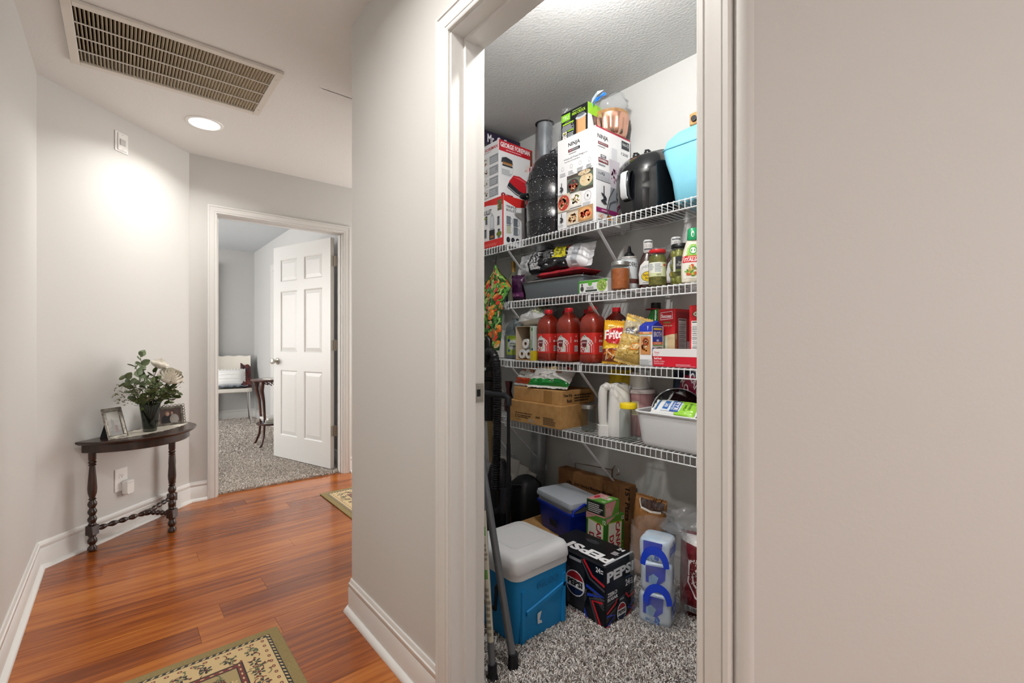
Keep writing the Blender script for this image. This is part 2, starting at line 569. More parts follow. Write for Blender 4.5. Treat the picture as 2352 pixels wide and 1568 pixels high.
# pantry front wall (door wall)
PX0, PX1, PH = .7525, 1.515, 2.03              # pantry door: casing inner edges, height
WT = .115
m = MB()
wallbox(m, (PX0 + J - .02, 0), (0, 0), .115); wallbox(m, (1.591, 0), (PX1 - J + .02, 0), .115)
wallbox(m, (PX1 - J + .02, 0), (PX0 + J - .02, 0), .115, PH + .014, H)
struct('wall_pantry_front', m, PAINT)
m = MB(); wallbox(m, (0, 0), (-.79, .79), .11); wallbox(m, (-.79, .79), (-.79, 2.6), .06); struct('wall_hall_turn', m, PAINT)
m = MB(); wallbox(m, (-.79, 2.6), (-.93, 2.6), .1); wallbox(m, (-1.91, 2.6), (-2.13, 2.6), .1); wallbox(m, (-.93, 2.6), (-1.91, 2.6), .1, 0, .4); wallbox(m, (-.93, 2.6), (-1.91, 2.6), .1, 2.12, H); struct('wall_hall_end', m, PAINT)
m = MB(); wallbox(m, (5.0, 3.409), (1.591, 0), .11)
m.tube([(1.583, .0055, 0), (1.583, .0055, H)], .0155, 12)
struct('wall_right', m, PAINT, 40)
# living area behind the camera, with an unseen window added for the fill light
m = MB(); wallbox(m, (5.0, AY), (5.0, -.85), .11); wallbox(m, (5.0, 1.35), (5.0, 3.45), .11)
wallbox(m, (5.0, -.85), (5.0, 1.35), .11, 0, .65); wallbox(m, (5.0, -.85), (5.0, 1.35), .11, 2.2, H)
struct('wall_back', m, PAINT)
# ---------------------------------------------------------------- pantry shell
m = MB(); wallbox(m, (-.80, 1.27), (1.8, 1.27), -.1); struct('wall_pantry_back', m, PAINTP)
m = MB(); wallbox(m, (-.712, 1.27), (-.712, .86), -.06); struct('wall_pantry_left', m, PAINTP)
m = MB(); wallbox(m, (1.66, .25), (1.66, 1.27), .06); struct('wall_pantry_side', m, PAINTP)
# ---------------------------------------------------------------- bedroom shell
m = MB(); wallbox(m, (-5.78, -2.5), (-5.78, .775), -.1); struct('wall_bedroom_far', m, PAINTB)
m = MB(); wallbox(m, (-5.88, .775), (-2.13, .775), -.1); struct('wall_bedroom_right', m, PAINTB)
m = MB(); wallbox(m, (-2.1301, .775), (-2.1301, DC1 - J + .02), .004); wallbox(m, (-2.1301, DC0 + J - .02), (-2.1301, -2.5), .004); struct('wall_bedroom_near', m, PAINTB)
m = MB()
wallbox(m, (-2.13, -2.5), (-2.85, -2.5), -.1); wallbox(m, (-5.15, -2.5), (-5.88, -2.5), -.1)
wallbox(m, (-2.85, -2.5), (-5.15, -2.5), -.1, 0, .7); wallbox(m, (-2.85, -2.5), (-5.15, -2.5), -.1, 2.2, H)
struct('wall_bedroom_window', m, PAINTB)
# ---------------------------------------------------------------- ceilings
VX0, VX1, VY0, VY1 = -1.085, -.54, -.915, -.125     # return-air grille outer frame
hx0, hx1, hy0, hy1 = VX0 + .03, VX1 - .03, VY0 + .03, VY1 - .03
m = MB()
m.box(-2.13, hx0, AY - .1, 2.7, H, H + .05); m.box(hx1, 5.1, AY - .1, 0.06, H, H + .05)
m.box(hx0, hx1, AY - .1, hy0, H, H + .05); m.box(hx0, hx1, hy1, 2.7, H, H + .05)
m.box(hx1 - .005, 0.06, 0.06, .9, H, H + .05); m.box(1.5, 5.1, .06, 3.6, H, H + .05)
struct('ceiling', m, CEIL)
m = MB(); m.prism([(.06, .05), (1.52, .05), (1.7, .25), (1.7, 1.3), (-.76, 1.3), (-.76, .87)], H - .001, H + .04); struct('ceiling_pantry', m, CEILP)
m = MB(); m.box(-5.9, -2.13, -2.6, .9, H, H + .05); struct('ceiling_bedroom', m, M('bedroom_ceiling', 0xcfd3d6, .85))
# ---------------------------------------------------------------- floors
m = MB(); m.box(-2.1, 5.05, AY - .05, 3.6, -.05, -.004)
fl = struct('floor', m, HARDW)
rn = random.Random(5); PW = .1285; x = -2.085; k = 0
while x < 2.6:
    ymax = .95 if x < -.12 else (.05 if x < 1.45 else .7)
    y = AY - .02 - rn.uniform(0, 1.1)
    while y < ymax:
        L = rn.uniform(.75, 1.55); y0, y1 = max(y, AY - .03), min(y + L, ymax)
        if y1 - y0 > .06:
            mm = MB(); mm.box(-PW / 2 + .0004, PW / 2 - .0004, -(y1 - y0) / 2 + .0005, (y1 - y0) / 2 - .0005, -.012, rn.uniform(-.0005, 0), 0)
            mm.build('plank', HARDW, fl, 0, (x + PW / 2, (y0 + y1) / 2, 0))
        y += L
    x += PW
# carpets: a backing and shaggy yarn
def carpet(name, x0, x1, y0, y1, z, backhex, cols, dens, hgt, wid, seed, parent_kind='structure', zones=None, floor_z=-.05, poly=None):
    m = MB()
    if poly: m.prism(poly, floor_z, z)
    else: m.box(x0, x1, y0, y1, floor_z, z)
    base = m.build(name, M(name + '_backing', backhex, .95), None, 0); base['kind'] = 'structure'
    r = random.Random(seed); vs_ = []; fs = []; cs = []
    for (a0, a1, b0, b1, dn, sz) in (zones or [(x0, x1, y0, y1, dens, 1.0)]):
        for _ in range(int((a1 - a0) * (b1 - b0) * dn)):
            px, py = r.uniform(a0, a1), r.uniform(b0, b1)
            a = r.uniform(0, 2 * PI); w = wid * sz * r.uniform(.7, 1.2); h = hgt * r.uniform(.7, 1.2)
            lx, ly = r.gauss(0, .7) * h * sz, r.gauss(0, .7) * h * sz
            c, s_ = math.cos(a) * w, math.sin(a) * w
            o = len(vs_)
            vs_ += [(px - c, py - s_, z), (px + c, py + s_, z), (px + c * .8 + lx, py + s_ * .8 + ly, z + h), (px - c * .8 + lx, py - s_ * .8 + ly, z + h)]
            fs.append((o, o + 1, o + 2, o + 3))
            q = lin(r.choice(cols)); f_ = r.uniform(.8, 1.1); cs.append((q[0] * f_, q[1] * f_, q[2] * f_, 1))
    me = bpy.data.meshes.new('carpet_yarn'); me.from_pydata(vs_, [], fs); me.materials.append(TUFT)
    at = me.color_attributes.new('Col', 'FLOAT_COLOR', 'CORNER'); d = []
    for c in cs: d += list(c) * 4
    at.data.foreach_set('color', d); me.update()
    tf = link('carpet_yarn', me, base); tf['kind'] = 'stuff'
    return base
carpet('floor_pantry', -.75, 1.7, .02, 1.28, .004, 0xa59c95, [0xf0ebe7, 0xf4f0ec, 0xece6e1, 0xe6dfda, 0x6f5f57, 0xa39489, 0xf6f2ef, 0xf1ece8, 0xe9e3de, 0x7d6d64], 0, .017, .0019, 11,
       poly=[(.1, .01), (1.5, .01), (1.7, .3), (1.7, 1.29), (-.72, 1.29), (-.72, .85)], zones=[(.60, 1.30, .11, .98, 120000, 1.0), (.3, .6, .12, .9, 20000, 1.6), (-.1, .6, .9, 1.25, 6000, 2.0), (1.30, 1.62, .16, 1.2, 12000, 2.0), (.60, 1.30, .98, 1.25, 15000, 1.6), (.765, 1.505, .02, .115, 90000, 1.0), (1.30, 1.5, .115, .25, 40000, 1.2)])
carpet('floor_bedroom', -5.8, -2.06, -2.5, .78, .004, 0xb5aaa0, [0xdcd2c8, 0xe6ddd4, 0xd3c8bd, 0xc9bdb2, 0xb3a69b, 0xeae2da], 0, .013, .0030, 12,
       zones=[(-3.3, -2.055, -.25, .76, 42000, 1.0), (-5.75, -3.3, -.1, .76, 17000, 1.5)])

# ---------------------------------------------------------------- trim: baseboards, jambs, casings
BASE = [(0, 0), (.0135, 0), (.0135, .098), (.0115, .101), (.0125, .103), (.0125, .117), (.0085, .120), (.0075, .126), (.005, .133), (0, .133)]
SHOE = [(0, 0)] + [(.0125 + .019 * math.cos(a), .019 * math.sin(a)) for a in [i * PI / 12 for i in range(7)]] + [(0, .019)]
def baseboard(name, path, side, shoe=True):
    m = MB(); sweep(m, BASE, path, 0, side); o = m.build(name, TRIM, None, 40); o['kind'] = 'structure'
    if shoe:
        m = MB(); sweep(m, SHOE, path, 0, side); m.build('shoe_moulding', TRIM, o, 40)
baseboard('baseboard_left', [(4.99, AY), pA, pC, (CX, DC0 - .057)], -1)
baseboard('baseboard_pantry_wall', [(-.6, .6), (0, 0), (PX0 - .057, 0)], -1)
baseboard('baseboard_far', [(CX, DC1 + .057), (CX, 2.59)], -1)
baseboard('baseboard_right', [(1.62, .029), (4.95, 3.359)], -1)
baseboard('baseboard_bedroom_far', [(-5.78, -2.4), (-5.78, .775), (-4.74, .775)], -1, False)
baseboard('baseboard_bedroom_right', [(-3.87, .775), (-2.2, .775)], -1, False)
baseboard('baseboard_pantry_back', [(-.7, 1.27), (1.65, 1.27)], -1, False)

def jamb(name, fn, a0, a1, Hj, y0, y1, stop):
    """lining of a door opening; fn(a, d, z)"""
    m = MB()
    def bx(a, b, d0, d1, z0, z1):
        vs_ = [fn(p, q, z) for p in (a, b) for q in (d0, d1) for z in (z0, z1)]
        m.add(vs_, [(0, 1, 3, 2), (4, 6, 7, 5), (0, 4, 5, 1), (2, 3, 7, 6), (0, 2, 6, 4), (1, 5, 7, 3)])
    bx(a0 - .019, a0, y0, y1, 0, Hj); bx(a1, a1 + .019, y0, y1, 0, Hj); bx(a0 - .019, a1 + .019, y0, y1, Hj, Hj + .019)
    s0, s1 = stop
    bx(a0, a0 + .011, s0, s1, 0, Hj - .011); bx(a1 - .011, a1, s0, s1, 0, Hj - .011); bx(a0, a1, s0, s1, Hj - .011, Hj)
    o = m.build(name, TRIM, None, 0); o['kind'] = 'structure'
    return o
pj = jamb('door_1', lambda a, d, z: (a, d, z), PX0 + J, PX1 - J, PH - J, 0.0, .115, (.043, .079))
m = MB(); casing(m, lambda a, z, p: (a, -p, z), PX0, PX1, PH); m.build('door_casing', TRIM, pj, 30)
m = MB(); casing(m, lambda a, z, p: (a, WT + p, z), PX0, PX1, PH); m.build('door_casing', TRIM, pj, 30)
fj = jamb('door_2', lambda a, d, z: (CX - d, a, z), DC0 + J, DC1 - J, DCH - J, 0.0, .114, (.03, .066))
m = MB(); casing(m, lambda a, z, p: (CX + p, a, z), DC0, DC1, DCH); m.build('door_casing', TRIM, fj, 30)
m = MB(); casing(m, lambda a, z, p: (CX - .114 - p, a, z), DC0, DC1, DCH); m.build('door_casing', TRIM, fj, 30)
# closed closet door with casing in the bedroom's right wall
m = MB(); m.box(-4.66, -3.95, .765, .774, .02, 2.03); cj = m.build('door_3', TRIM, None, 0); cj['kind'] = 'structure'
m = MB(); casing(m, lambda a, z, p: (a, .775 - p, z), -4.66, -3.95, 2.04, 1.4); m.build('door_casing', TRIM, cj, 30)

# strike plate on the pantry jamb
t = thing('strike_plate', 'satin metal strike plate screwed to the pantry door jamb', 'strike plate', (PX0 + J, .097, .965))
t['kind'] = 'object'
m = MB()
for (a0, a1, b0, b1) in ((-.018, .018, .011, .0285), (-.018, .018, -.0285, -.011), (-.018, -.007, -.011, .011), (.007, .018, -.011, .011)):
    m.box(0.0, .0016, a0, a1, b0, b1)
m.tube([(.0008, .018, -.027), (.0008, .018, .027)], .0016, 6)
m.build('plate', NICKEL, t, 0)
m = MB(); m.box(.0002, .0006, -.007, .007, -.011, .011); m.build('latch_hole', BLACK, t, 0)
for s_ in (-1, 1):
    m = MB(); m.lathe([(.0035, 0), (.0035, .0008), (.002, .0014)], 10, T=Matrix.Rotation(R(90), 4, 'Y'))
    m.build('screw', NICKEL, t, 30, (.0016, 0, s_ * .020))
# windows (bedroom, and unseen ones added for the fills): frame and glass
def window(name, fn, a0, a1, z0, z1):
    m = MB()
    def bx(a, b, d0, d1, p, q):
        vs_ = [fn(u, v, z) for u in (a, b) for v in (d0, d1) for z in (p, q)]
        m.add(vs_, [(0, 1, 3, 2), (4, 6, 7, 5), (0, 4, 5, 1), (2, 3, 7, 6), (0, 2, 6, 4), (1, 5, 7, 3)])
    for (a, b, p, q) in ((a0, a0 + .05, z0, z1), (a1 - .05, a1, z0, z1), (a0, a1, z0, z0 + .05), (a0, a1, z1 - .05, z1), ((a0 + a1) / 2 - .02, (a0 + a1) / 2 + .02, z0, z1), (a0, a1, (z0 + z1) / 2 - .02, (z0 + z1) / 2 + .02)):
        bx(a, b, .03, .09, p, q)
    o = m.build(name, TRIM, None, 0); o['kind'] = 'structure'
    m = MB(); bx(a0 + .01, a1 - .01, .055, .06, z0 + .01, z1 - .01); m.build('window_pane', GLASS, o, 0)
window('added_window_1', lambda a, d, z: (5.0 + d, a, z), -.85, 1.35, .65, 2.2)  # unseen window added around the living area fill
window('added_window_3', lambda a, d, z: (a, 2.6 + d, z), -1.91, -.93, .4, 2.12)  # unseen window added around the hall-end fill
window('window_2', lambda a, d, z: (a, -2.5 - d, z), -5.15, -2.85, .7, 2.2)

# ---------------------------------------------------------------- ceiling fixtures
def can_light(x, y, label, power, spread=125):
    t = thing('recessed_light', label, 'ceiling light', (x, y, H))
    m = MB(); m.lathe([(.078, -.001), (.080, -.006), (.096, -.004), (.098, 0), (.078, 0)], 36, cap=False); m.build('trim_ring', WHITE, t, 40)
    m = MB(); m.lathe([(.0785, -.002), (.06, -.0045), (.001, -.006)], 36, cap=False); m.build('lens', M('lamp_lens', 0xffffff, .4, emit=9.0, emith=0xfff4e4), t, 40)
    l = area('can_bulb', (0, 0, -.012), (0, 0, 0), .15, .15, power, WARM, 'DISK', spread); l.parent = t
can_light(-1.425, -.349, 'lit round recessed ceiling light beside the return-air grille', CAN * .75, 140)
can_light(.95, -.62, 'unseen recessed light added over the hall to brighten the pantry', CAN * 1.5, 165)  # unseen can placed to light the pantry floor through the doorway
can_light(3.0, -.45, 'unseen recessed light added in the living area beyond the hall', CAN * .6)  # this can and the next are unseen, added to light the living area
can_light(3.7, .9, 'unseen recessed light added nearest the living area end wall', CAN * .6)

t = thing('pantry_light', 'small white globe lamp holder on the pantry ceiling above the doorway', 'ceiling light', (.96, .335, H))
m = MB(); m.lathe([(.055, 0), (.055, -.012), (.028, -.03), (.024, -.03)], 24); m.build('lamp_holder', WHITE, t, 40)
m = MB(); m.lathe([(.0135, -.028), (.018, -.04), (.03, -.06), (.031, -.075), (.022, -.092), (.001, -.098)], 20); m.build('bulb', M('lit_bulb', 0xffffff, .4, emit=30.0), t, 60)
l = bpy.data.lights.new('pantry_bulb', 'POINT'); l.energy = PANTRY; l.color = (1.0, .98, .95); l.shadow_soft_size = .035
lo = bpy.data.objects.new('pantry_bulb', l); lo.location = (0, 0, -.13); COL.objects.link(lo); lo.parent = t

# return-air grille
t = thing('return_air_grille', 'large white ceiling return-air grille with tan vanes', 'vent', ((VX0 + VX1) / 2, (VY0 + VY1) / 2, H))
gw, gl = VX1 - VX0, VY1 - VY0
GW = M('grille_enamel', 0xd9d3ca, .45)
GV = M('grille_vane_tan', 0xcdbfa6, .6)  # vanes coloured tan all over
m = MB()
for (a0, a1, b0, b1) in ((-gw / 2, gw / 2, -gl / 2, -gl / 2 + .034), (-gw / 2, gw / 2, gl / 2 - .034, gl / 2), (-gw / 2, -gw / 2 + .034, -gl / 2 + .034, gl / 2 - .034), (gw / 2 - .034, gw / 2, -gl / 2 + .034, gl / 2 - .034)):
    m.box(a0, a1, b0, b1, -.014, 0, 0, .002)
m.build('frame', GW, t, 0)
m = MB(); iw, il = gw - .06, gl - .06
m.box(-iw / 2 - .004, -iw / 2, -il / 2, il / 2, 0, .2); m.box(iw / 2, iw / 2 + .004, -il / 2, il / 2, 0, .2)
m.box(-iw / 2, iw / 2, -il / 2 - .004, -il / 2, 0, .2); m.box(-iw / 2, iw / 2, il / 2, il / 2 + .004, 0, .2); m.box(-iw / 2, iw / 2, -il / 2, il / 2, .2, .204)
m.build('duct_box', M('dark_duct', 0x4a3a2c, .9), t, 0)  # duct interior coloured dark brown
nv = 54
m = MB(); m.box(-iw / 2 - .005, iw / 2 + .005, -.0006, .0006, -.008, .008, T=Matrix.Rotation(R(26), 4, 'X'))
vm = m.mesh('vane', GV, 0)
for k in range(nv):
    link('vane', vm, t, (0, -gl / 2 + .034 + (gl - .068) * (k + .5) / nv, -.002))
m = MB(); m.box(-.003, .003, -il / 2 - .004, il / 2 + .004, -.0135, -.010); bm_ = m.mesh('cross_bar', GW, 0)
for k in (-1, 0, 1):
    link('cross_bar', bm_, t, (k * (gw - .068) / 4, 0, 0))
for s_ in (-1, 1):
    m = MB(); m.lathe([(.005, -.014), (.004, -.0165), (.001, -.017)], 10); m.build('screw', GW, t, 40, (s_ * gw * .36, gl / 2 - .017, 0))
# ---------------------------------------------------------------- pantry: duct and wire shelves
S1, S2, S3, S4 = 1.692, 1.355, 1.017, .676
YF, YB = .968, 1.262
GALV = M('galvanised_steel', 0xb4b9be, .38, .5, h2=0x8d9399, nscale=9)
t = thing('vent_duct', 'tall galvanised round vent duct rising through the pantry ceiling', 'duct', (-.168, 1.2225, .012))
dtop = (.068, 0, H - .012)
m = MB(); m.tube([(0, 0, 0), dtop], .0455, 28); m.build('pipe', GALV, t, 40)
for k in (.665, .30):
    m = MB(); p = Vector(dtop) * k; m.tube([p - Vector((0, 0, .03)), p - Vector((0, 0, .028)), p + Vector((0, 0, .03))], [.046, .047, .047], 28)
    m.build('collar', GALV, t, 40)
m = MB(); m.lathe([(.045, -.004), (.058, -.004), (.058, 0)], 28, T=Matrix.Translation(dtop)); m.build('ceiling_gap', M('dark_gap', 0x2b2b2b, .9), t, 40)
DX = lambda z: -.168 + .068 * z / H

def wire_shelf(label, z, x0, x1, braces, y0=YF, group='white wire shelves in the pantry'):
    L = x1 - x0; D = YB - y0
    t = thing('wire_shelf', label, 'shelf', (x0, y0, z), 0, group)
    def dw(dd):
        m = MB(); m.tube([(0, dd, -.002), (0, .004, -.002), (0, .0008, -.0035), (0, 0, -.007), (0, 0, -.044)], .0017, 5); return m.mesh('deck_wire', WIRE, 60)
    full, short = dw(D), dw(max(.02, 1.17 - y0))
    n = int(L / .0254)
    for k in range(n + 1):
        x = x0 + k * .0254
        link('deck_wire', short if abs(x - DX(z)) < .054 else full, t, (k * .0254, 0, 0))
    for nm, y, zz, r in (('front_rail', .0035, -.0065, .0028), ('front_rail', .003, -.043, .003), ('back_rail', D - .012, -.0055, .0028), ('middle_rail', D * .45, -.0055, .0026)):
        m = MB()
        if nm == 'back_rail' and x0 < DX(z) < x1:
            for a, b in ((0, DX(z) - .056 - x0), (DX(z) + .056 - x0, L)):
                if b > a: m.tube([(a, y, zz), (b, y, zz)], r, 8)
        else: m.tube([(0, y, zz), (L, y, zz)], r, 8)
        m.build(nm, WIRE, t, 60)
    for bx in braces:
        m = MB(); p0 = Vector((bx - x0, .004, -.040)); p1 = Vector((bx - x0, D + .004, -.33)); dd = (p1 - p0); q = Vector((0, -dd.z, dd.y)).normalized() * .0022
        ring = lambda p: [p + Vector((-.007, 0, 0)) - q, p + Vector((.007, 0, 0)) - q, p + Vector((.007, 0, 0)) + q, p + Vector((-.007, 0, 0)) + q]
        m.loft([ring(p0 + Vector((0, 0, .03))), ring(p0), ring(p1)]); m.box(bx - x0 - .009, bx - x0 + .009, D - .002, D + .006, -.35, -.31)
        m.build('support_brace', WIRE, t, 0)
    for k in range(3):
        x = L * (.15 + .34 * k)
        m = MB(); m.box(x - .006, x + .006, D - .022, D + .006, -.014, .002, 0, .002); m.tube([(x, D - .012, -.011), (x, D - .012, -.018)], .006, 8); m.build('wall_clip', WHITE, t, 0)
    return t
wire_shelf('topmost white wire pantry shelf, holding the kitchen appliance boxes', S1, -.70, 1.64, (-.15, .511, 1.2))
wire_shelf('white wire pantry shelf second from the top, with sauces and jars', S2, -.166, 1.64, (-.12, .458, 1.2))
wire_shelf('white wire pantry shelf with juice bottles, third from the top', S3, -.17, 1.64, (-.12, .40, 1.2))
wire_shelf('lowest white wire pantry shelf, under the cardboard boxes and dish tub', S4, -.17, 1.64, (-.138, .415, 1.2))
for z, w in ((S2, 'second'), (S3, 'third'), (S4, 'fourth')):
    wire_shelf('short %s-level corner wire shelf behind the vacuum in the pantry' % w, z, -.70, -.20, (-.45,), 1.02, 'short corner wire shelves')

# ---------------------------------------------------------------- carton helper
def carton(name, label, cat, x0, x1, y0, y1, z0, h, mat, group=None, rz=0.0, part='carton', flap=None, bev=.0018):
    w, d = x1 - x0, y1 - y0
    t = thing(name, label, cat, ((x0 + x1) / 2, (y0 + y1) / 2, z0), rz, group)
    m = MB(); m.box(-w / 2, w / 2, -d / 2, d / 2, 0, h, 0, bev); m.build(part, mat, t, 0)
    if flap is not None:
        for s_ in (-1, 1):
            m = MB(); m.box(-w / 2 + .002, w / 2 - .002, min(s_ * .001, s_ * (d / 2 - .002)), max(s_ * .001, s_ * (d / 2 - .002)), h, h + .0016, 0, .0005); m.build('top_flap', flap, t, 0)
    return t, w, d, h

# ---------------------------------------------------------------- top shelf
t, w, d, h = carton('food_processor_box', 'tall white food processor box reading NINJA with food photos', 'box', .246, .495, .975, 1.25, S1, .455, CARDW)
p = Pr(); DKR = 0x6b1a2a
p.text('NINJA', w * .30, h * .875, w * .31, h * .055, 0x1d1d20, 1); p.rect(w * .30, h * .825, w * .31, h * .032, 0x2a2a30); p.rect(w * .30, h * .825, w * .12, h * .032, DKR); p.text('PROFESSIONAL', w * .33, h * .832, w * .25, h * .018, 0xeeeeee, 0)
p.lines(w * .32, h * .80, w * .26, h * .016, 1, 0x777777)
p.text('4 Auto-iQ Preset Programs', w * .18, h * .745, w * .62, h * .024, 0x2a2a2e, 0); p.lines(w * .2, h * .725, w * .55, h * .012, 1, 0x999999)
for k in range(4):
    x = w * (.05 + .235 * k); p.ring(x + w * .1, h * .665, w * .035, w * .04, .0012, 0x8d8d92); p.lines(x + w * .02, h * .58, w * .16, h * .045, 3, 0xa5a5aa, k); p.rect(x + w * .215, h * .56, .0006, h * .12, 0xcfcfd4)
def tile(p, x, y, w_, h_, bg, dish, cols, n, s_):
    p.rect(x, y, w_, h_, bg); p.ell(x + w_ / 2, y + h_ / 2, w_ * .47, h_ * .45, dish); p.food(x + w_ * .08, y + h_ * .1, w_ * .84, h_ * .8, cols, n, s_)
TOM = [0xb23524, 0xd9553a, 0xe8d3b0, 0x8d2418, 0xc97a4a]; NUT = [0x8a5a34, 0xb37a4a, 0x6e4223, 0xcb9c66]; HUM = [0xe6cfa6, 0xd9b780, 0x8a5c33, 0xf0e2c4]; GRN = [0x6f7a3a, 0xc9a36a, 0x8f5b3a, 0xd8c79a]
p.rect(w * .27, h * .36, w * .68, h * .205, 0x4a443e)
tile(p, w * .27, h * .36, w * .33, h * .165, 0x6e7468, 0x3a3a38, TOM, 26, 2); tile(p, w * .60, h * .39, w * .35, h * .15, 0x5a6a58, 0xd9c4a0, HUM, 14, 3); tile(p, w * .56, h * .515, w * .34, h * .06, 0x474a42, 0xcbb798, HUM, 12, 33)
tile(p, w * .02, h * .19, w * .33, h * .19, 0xd9cbb8, 0xb23a30, [0xc98f6a, 0xe3b892, 0x9c5236, 0xdba87c], 30, 4); tile(p, w * .36, h * .205, w * .30, h * .155, 0xe8e4dd, 0xf6f4ef, GRN, 24, 5)
p.ring(w * .82, h * .29, w * .085, w * .09, .0016, 0x8a8a8e); p.ell(w * .82, h * .29, w * .02, w * .02, 0x3a3a3e); p.lines(w * .70, h * .2, w * .24, h * .025, 2, 0x8d8d92)
p.rect(w * .27, h * .02, w * .68, h * .165, 0x9c8f7f); tile(p, w * .27, h * .02, w * .34, h * .14, 0xd8cfc2, 0xe6d6bd, NUT, 30, 6); tile(p, w * .58, h * .03, w * .37, h * .15, 0xb78a5a, 0xd4a06a, [0xc33a2a, 0xe06a4a, 0xf0c9a0, 0x9c2a1e], 34, 7)
for yy in (.40, .06):
    p.rect(w * .125, h * yy, w * .02, h * .11, 0x2a2b30); p.ell(w * .135, h * (yy + .03), w * .055, h * .012, 0x35363b, 10, .3); p.ell(w * .135, h * (yy + .055), w * .05, h * .01, 0x35363b, 10, -.4); p.lines(w * .04, h * (yy - .03), w * .19, h * .018, 2, 0x8d8d92)
p.build('front_print', t, faceF(w, d, h))
p = Pr(); p.rect(0, h * .985, d, h * .015, 0xb52842)
p.text('NINJA', d * .05, h * .865, d * .29, h * .058, 0x1d1d20, 1); p.rect(d * .06, h * .815, d * .28, h * .03, DKR); p.text('PROFESSIONAL', d * .08, h * .822, d * .24, h * .016, 0xf0e0e0, 0); p.lines(d * .06, h * .79, d * .26, h * .015, 1, 0x777777)
p.rect(d * .73, h * .87, d * .23, h * .09, 0x2e3238); p.text('Auto-iQ', d * .75, h * .90, d * .19, h * .045, 0xf0f0f0, 0); p.text('1200', d * .72, h * .80, d * .2, h * .03, 0x555560, 0)
p.rect(d * .13, h * .685, d * .15, h * .03, 0x3a3a44); p.text('MEET', d * .15, h * .69, d * .11, h * .02, 0xffffff, 1); p.rect(d * .07, h * .63, d * .27, h * .045, DKR); p.text('POWERFUL', d * .09, h * .642, d * .23, h * .024, 0xffffff, 1); p.lines(d * .07, h * .595, d * .25, h * .022, 2, 0x888890)
p.rect(0, h * .44, d * .55, h * .11, 0xb9bac0); p.text('iQ', d * .14, h * .495, d * .1, h * .035, 0x2a2a30, 1); p.text('big', d * .06, h * .495, d * .07, h * .03, 0x555560, 0)
for k in range(4): p.ring(d * (.08 + .085 * k), h * .465, d * .022, h * .015, .001, 0x6a6a70)
p.poly([(d * .40, h * .40), (d * .60, h * .40), (d * .66, h * .70), (d * .36, h * .70)], 0xc9c3cc); p.food(d * .40, h * .44, d * .2, h * .18, [0x8a5a7a, 0xa97a92, 0x6f4a66, 0xc2a3b4], 26, 9); p.rect(d * .44, h * .70, d * .14, h * .13, 0xd8d9de); p.ring(d * .68, h * .55, d * .06, h * .1, .003, 0xb0b2b8)
p.poly([(d * .34, h * .15), (d * .72, h * .15), (d * .66, h * .40), (d * .40, h * .40)], 0x8f949c)
p.rect(d * .2, h * .2, d * .025, h * .19, 0x222329)
for k, a in ((.24, .4), (.285, -.5), (.22, -.2)): p.ell(d * .213, h * k, d * .085, h * .014, 0x2f3036, 10, a)
p.rect(0, h * .105, d, h * .045, 0x8a2260); p.rect(d * .14, h * .12, d * .2, h * .015, 0xd7a9c4)
tile(p, d * .04, h * .03, d * .2, h * .065, 0xf3f3f5, 0xe8ddd0, TOM, 12, 10); tile(p, d * .27, h * .03, d * .2, h * .065, 0xf3f3f5, 0xd88a2a, [0xe9a23a, 0xd9822a], 8, 12); tile(p, d * .52, h * .03, d * .2, h * .065, 0xf3f3f5, 0xdad0b0, GRN, 10, 13)
p.build('side_print', t, faceR(w, d, h))

t, w, d, h = carton('mini_cooker_box', 'small black and green box reading TRU on the white food processor box', 'box', .247, .425, 1.0, 1.10, S1 + .4552, .147, M('black_carton', 0x17191d, .4))
p = Pr(); p.rect(w * .02, h * .68, w * .34, h * .24, 0x8ccf2a); p.text('TRU', w * .08, h * .73, w * .22, h * .13, 0xf6fbe8, 0); p.text('MINI CROCK', w * .43, h * .76, w * .5, h * .10, 0xb5e035, 1); p.lines(w * .45, h * .89, w * .44, h * .05, 1, 0xa9c96a)
p.ring(w * .27, h * .34, w * .23, h * .31, .0012, 0xd8dde2); p.rect(w * .07, h * .55, w * .42, h * .05, 0xa6d832); p.lines(w * .07, h * .34, w * .42, h * .2, 5, 0xc4c9cf, 3)
p.rect(w * .07, h * .18, w * .16, h * .14, 0xf2f2ee); p.ell(w * .15, h * .25, w * .06, h * .05, 0x4a5226); p.ell(w * .15, h * .265, w * .05, h * .025, 0xd9c95a); p.rect(w * .07, h * .02, w * .16, h * .14, 0xf2f2ee); p.food(w * .08, h * .03, w * .14, h * .12, [0xd96a4a, 0xe9b07a, 0xc24a3a], 10, 4)
p.rect(w * .26, h * .28, w * .24, h * .035, 0xa6d832); p.lines(w * .26, h * .05, w * .24, h * .2, 4, 0xc4c9cf, 5)
p.rect(w * .60, 0, w * .34, h * .56, 0xd9a876); p.rect(w * .60, 0, w * .05, h * .56, 0xb9824e); p.ell(w * .77, h * .60, w * .2, h * .07, 0xc9ced2); p.ell(w * .77, h * .66, w * .15, h * .06, 0x6a7278); p.ell(w * .77, h * .72, w * .05, h * .03, 0x3a3f44)
p.build('front_print', t, faceF(w, d, h))
p = Pr(); p.rect(0, h * .62, d, h * .38, 0x9bd232); p.poly([(0, 0), (d * .6, 0), (d * .3, h * .62), (0, h * .62)], 0xe6e9ec); p.build('side_print', t, faceR(w, d, h))

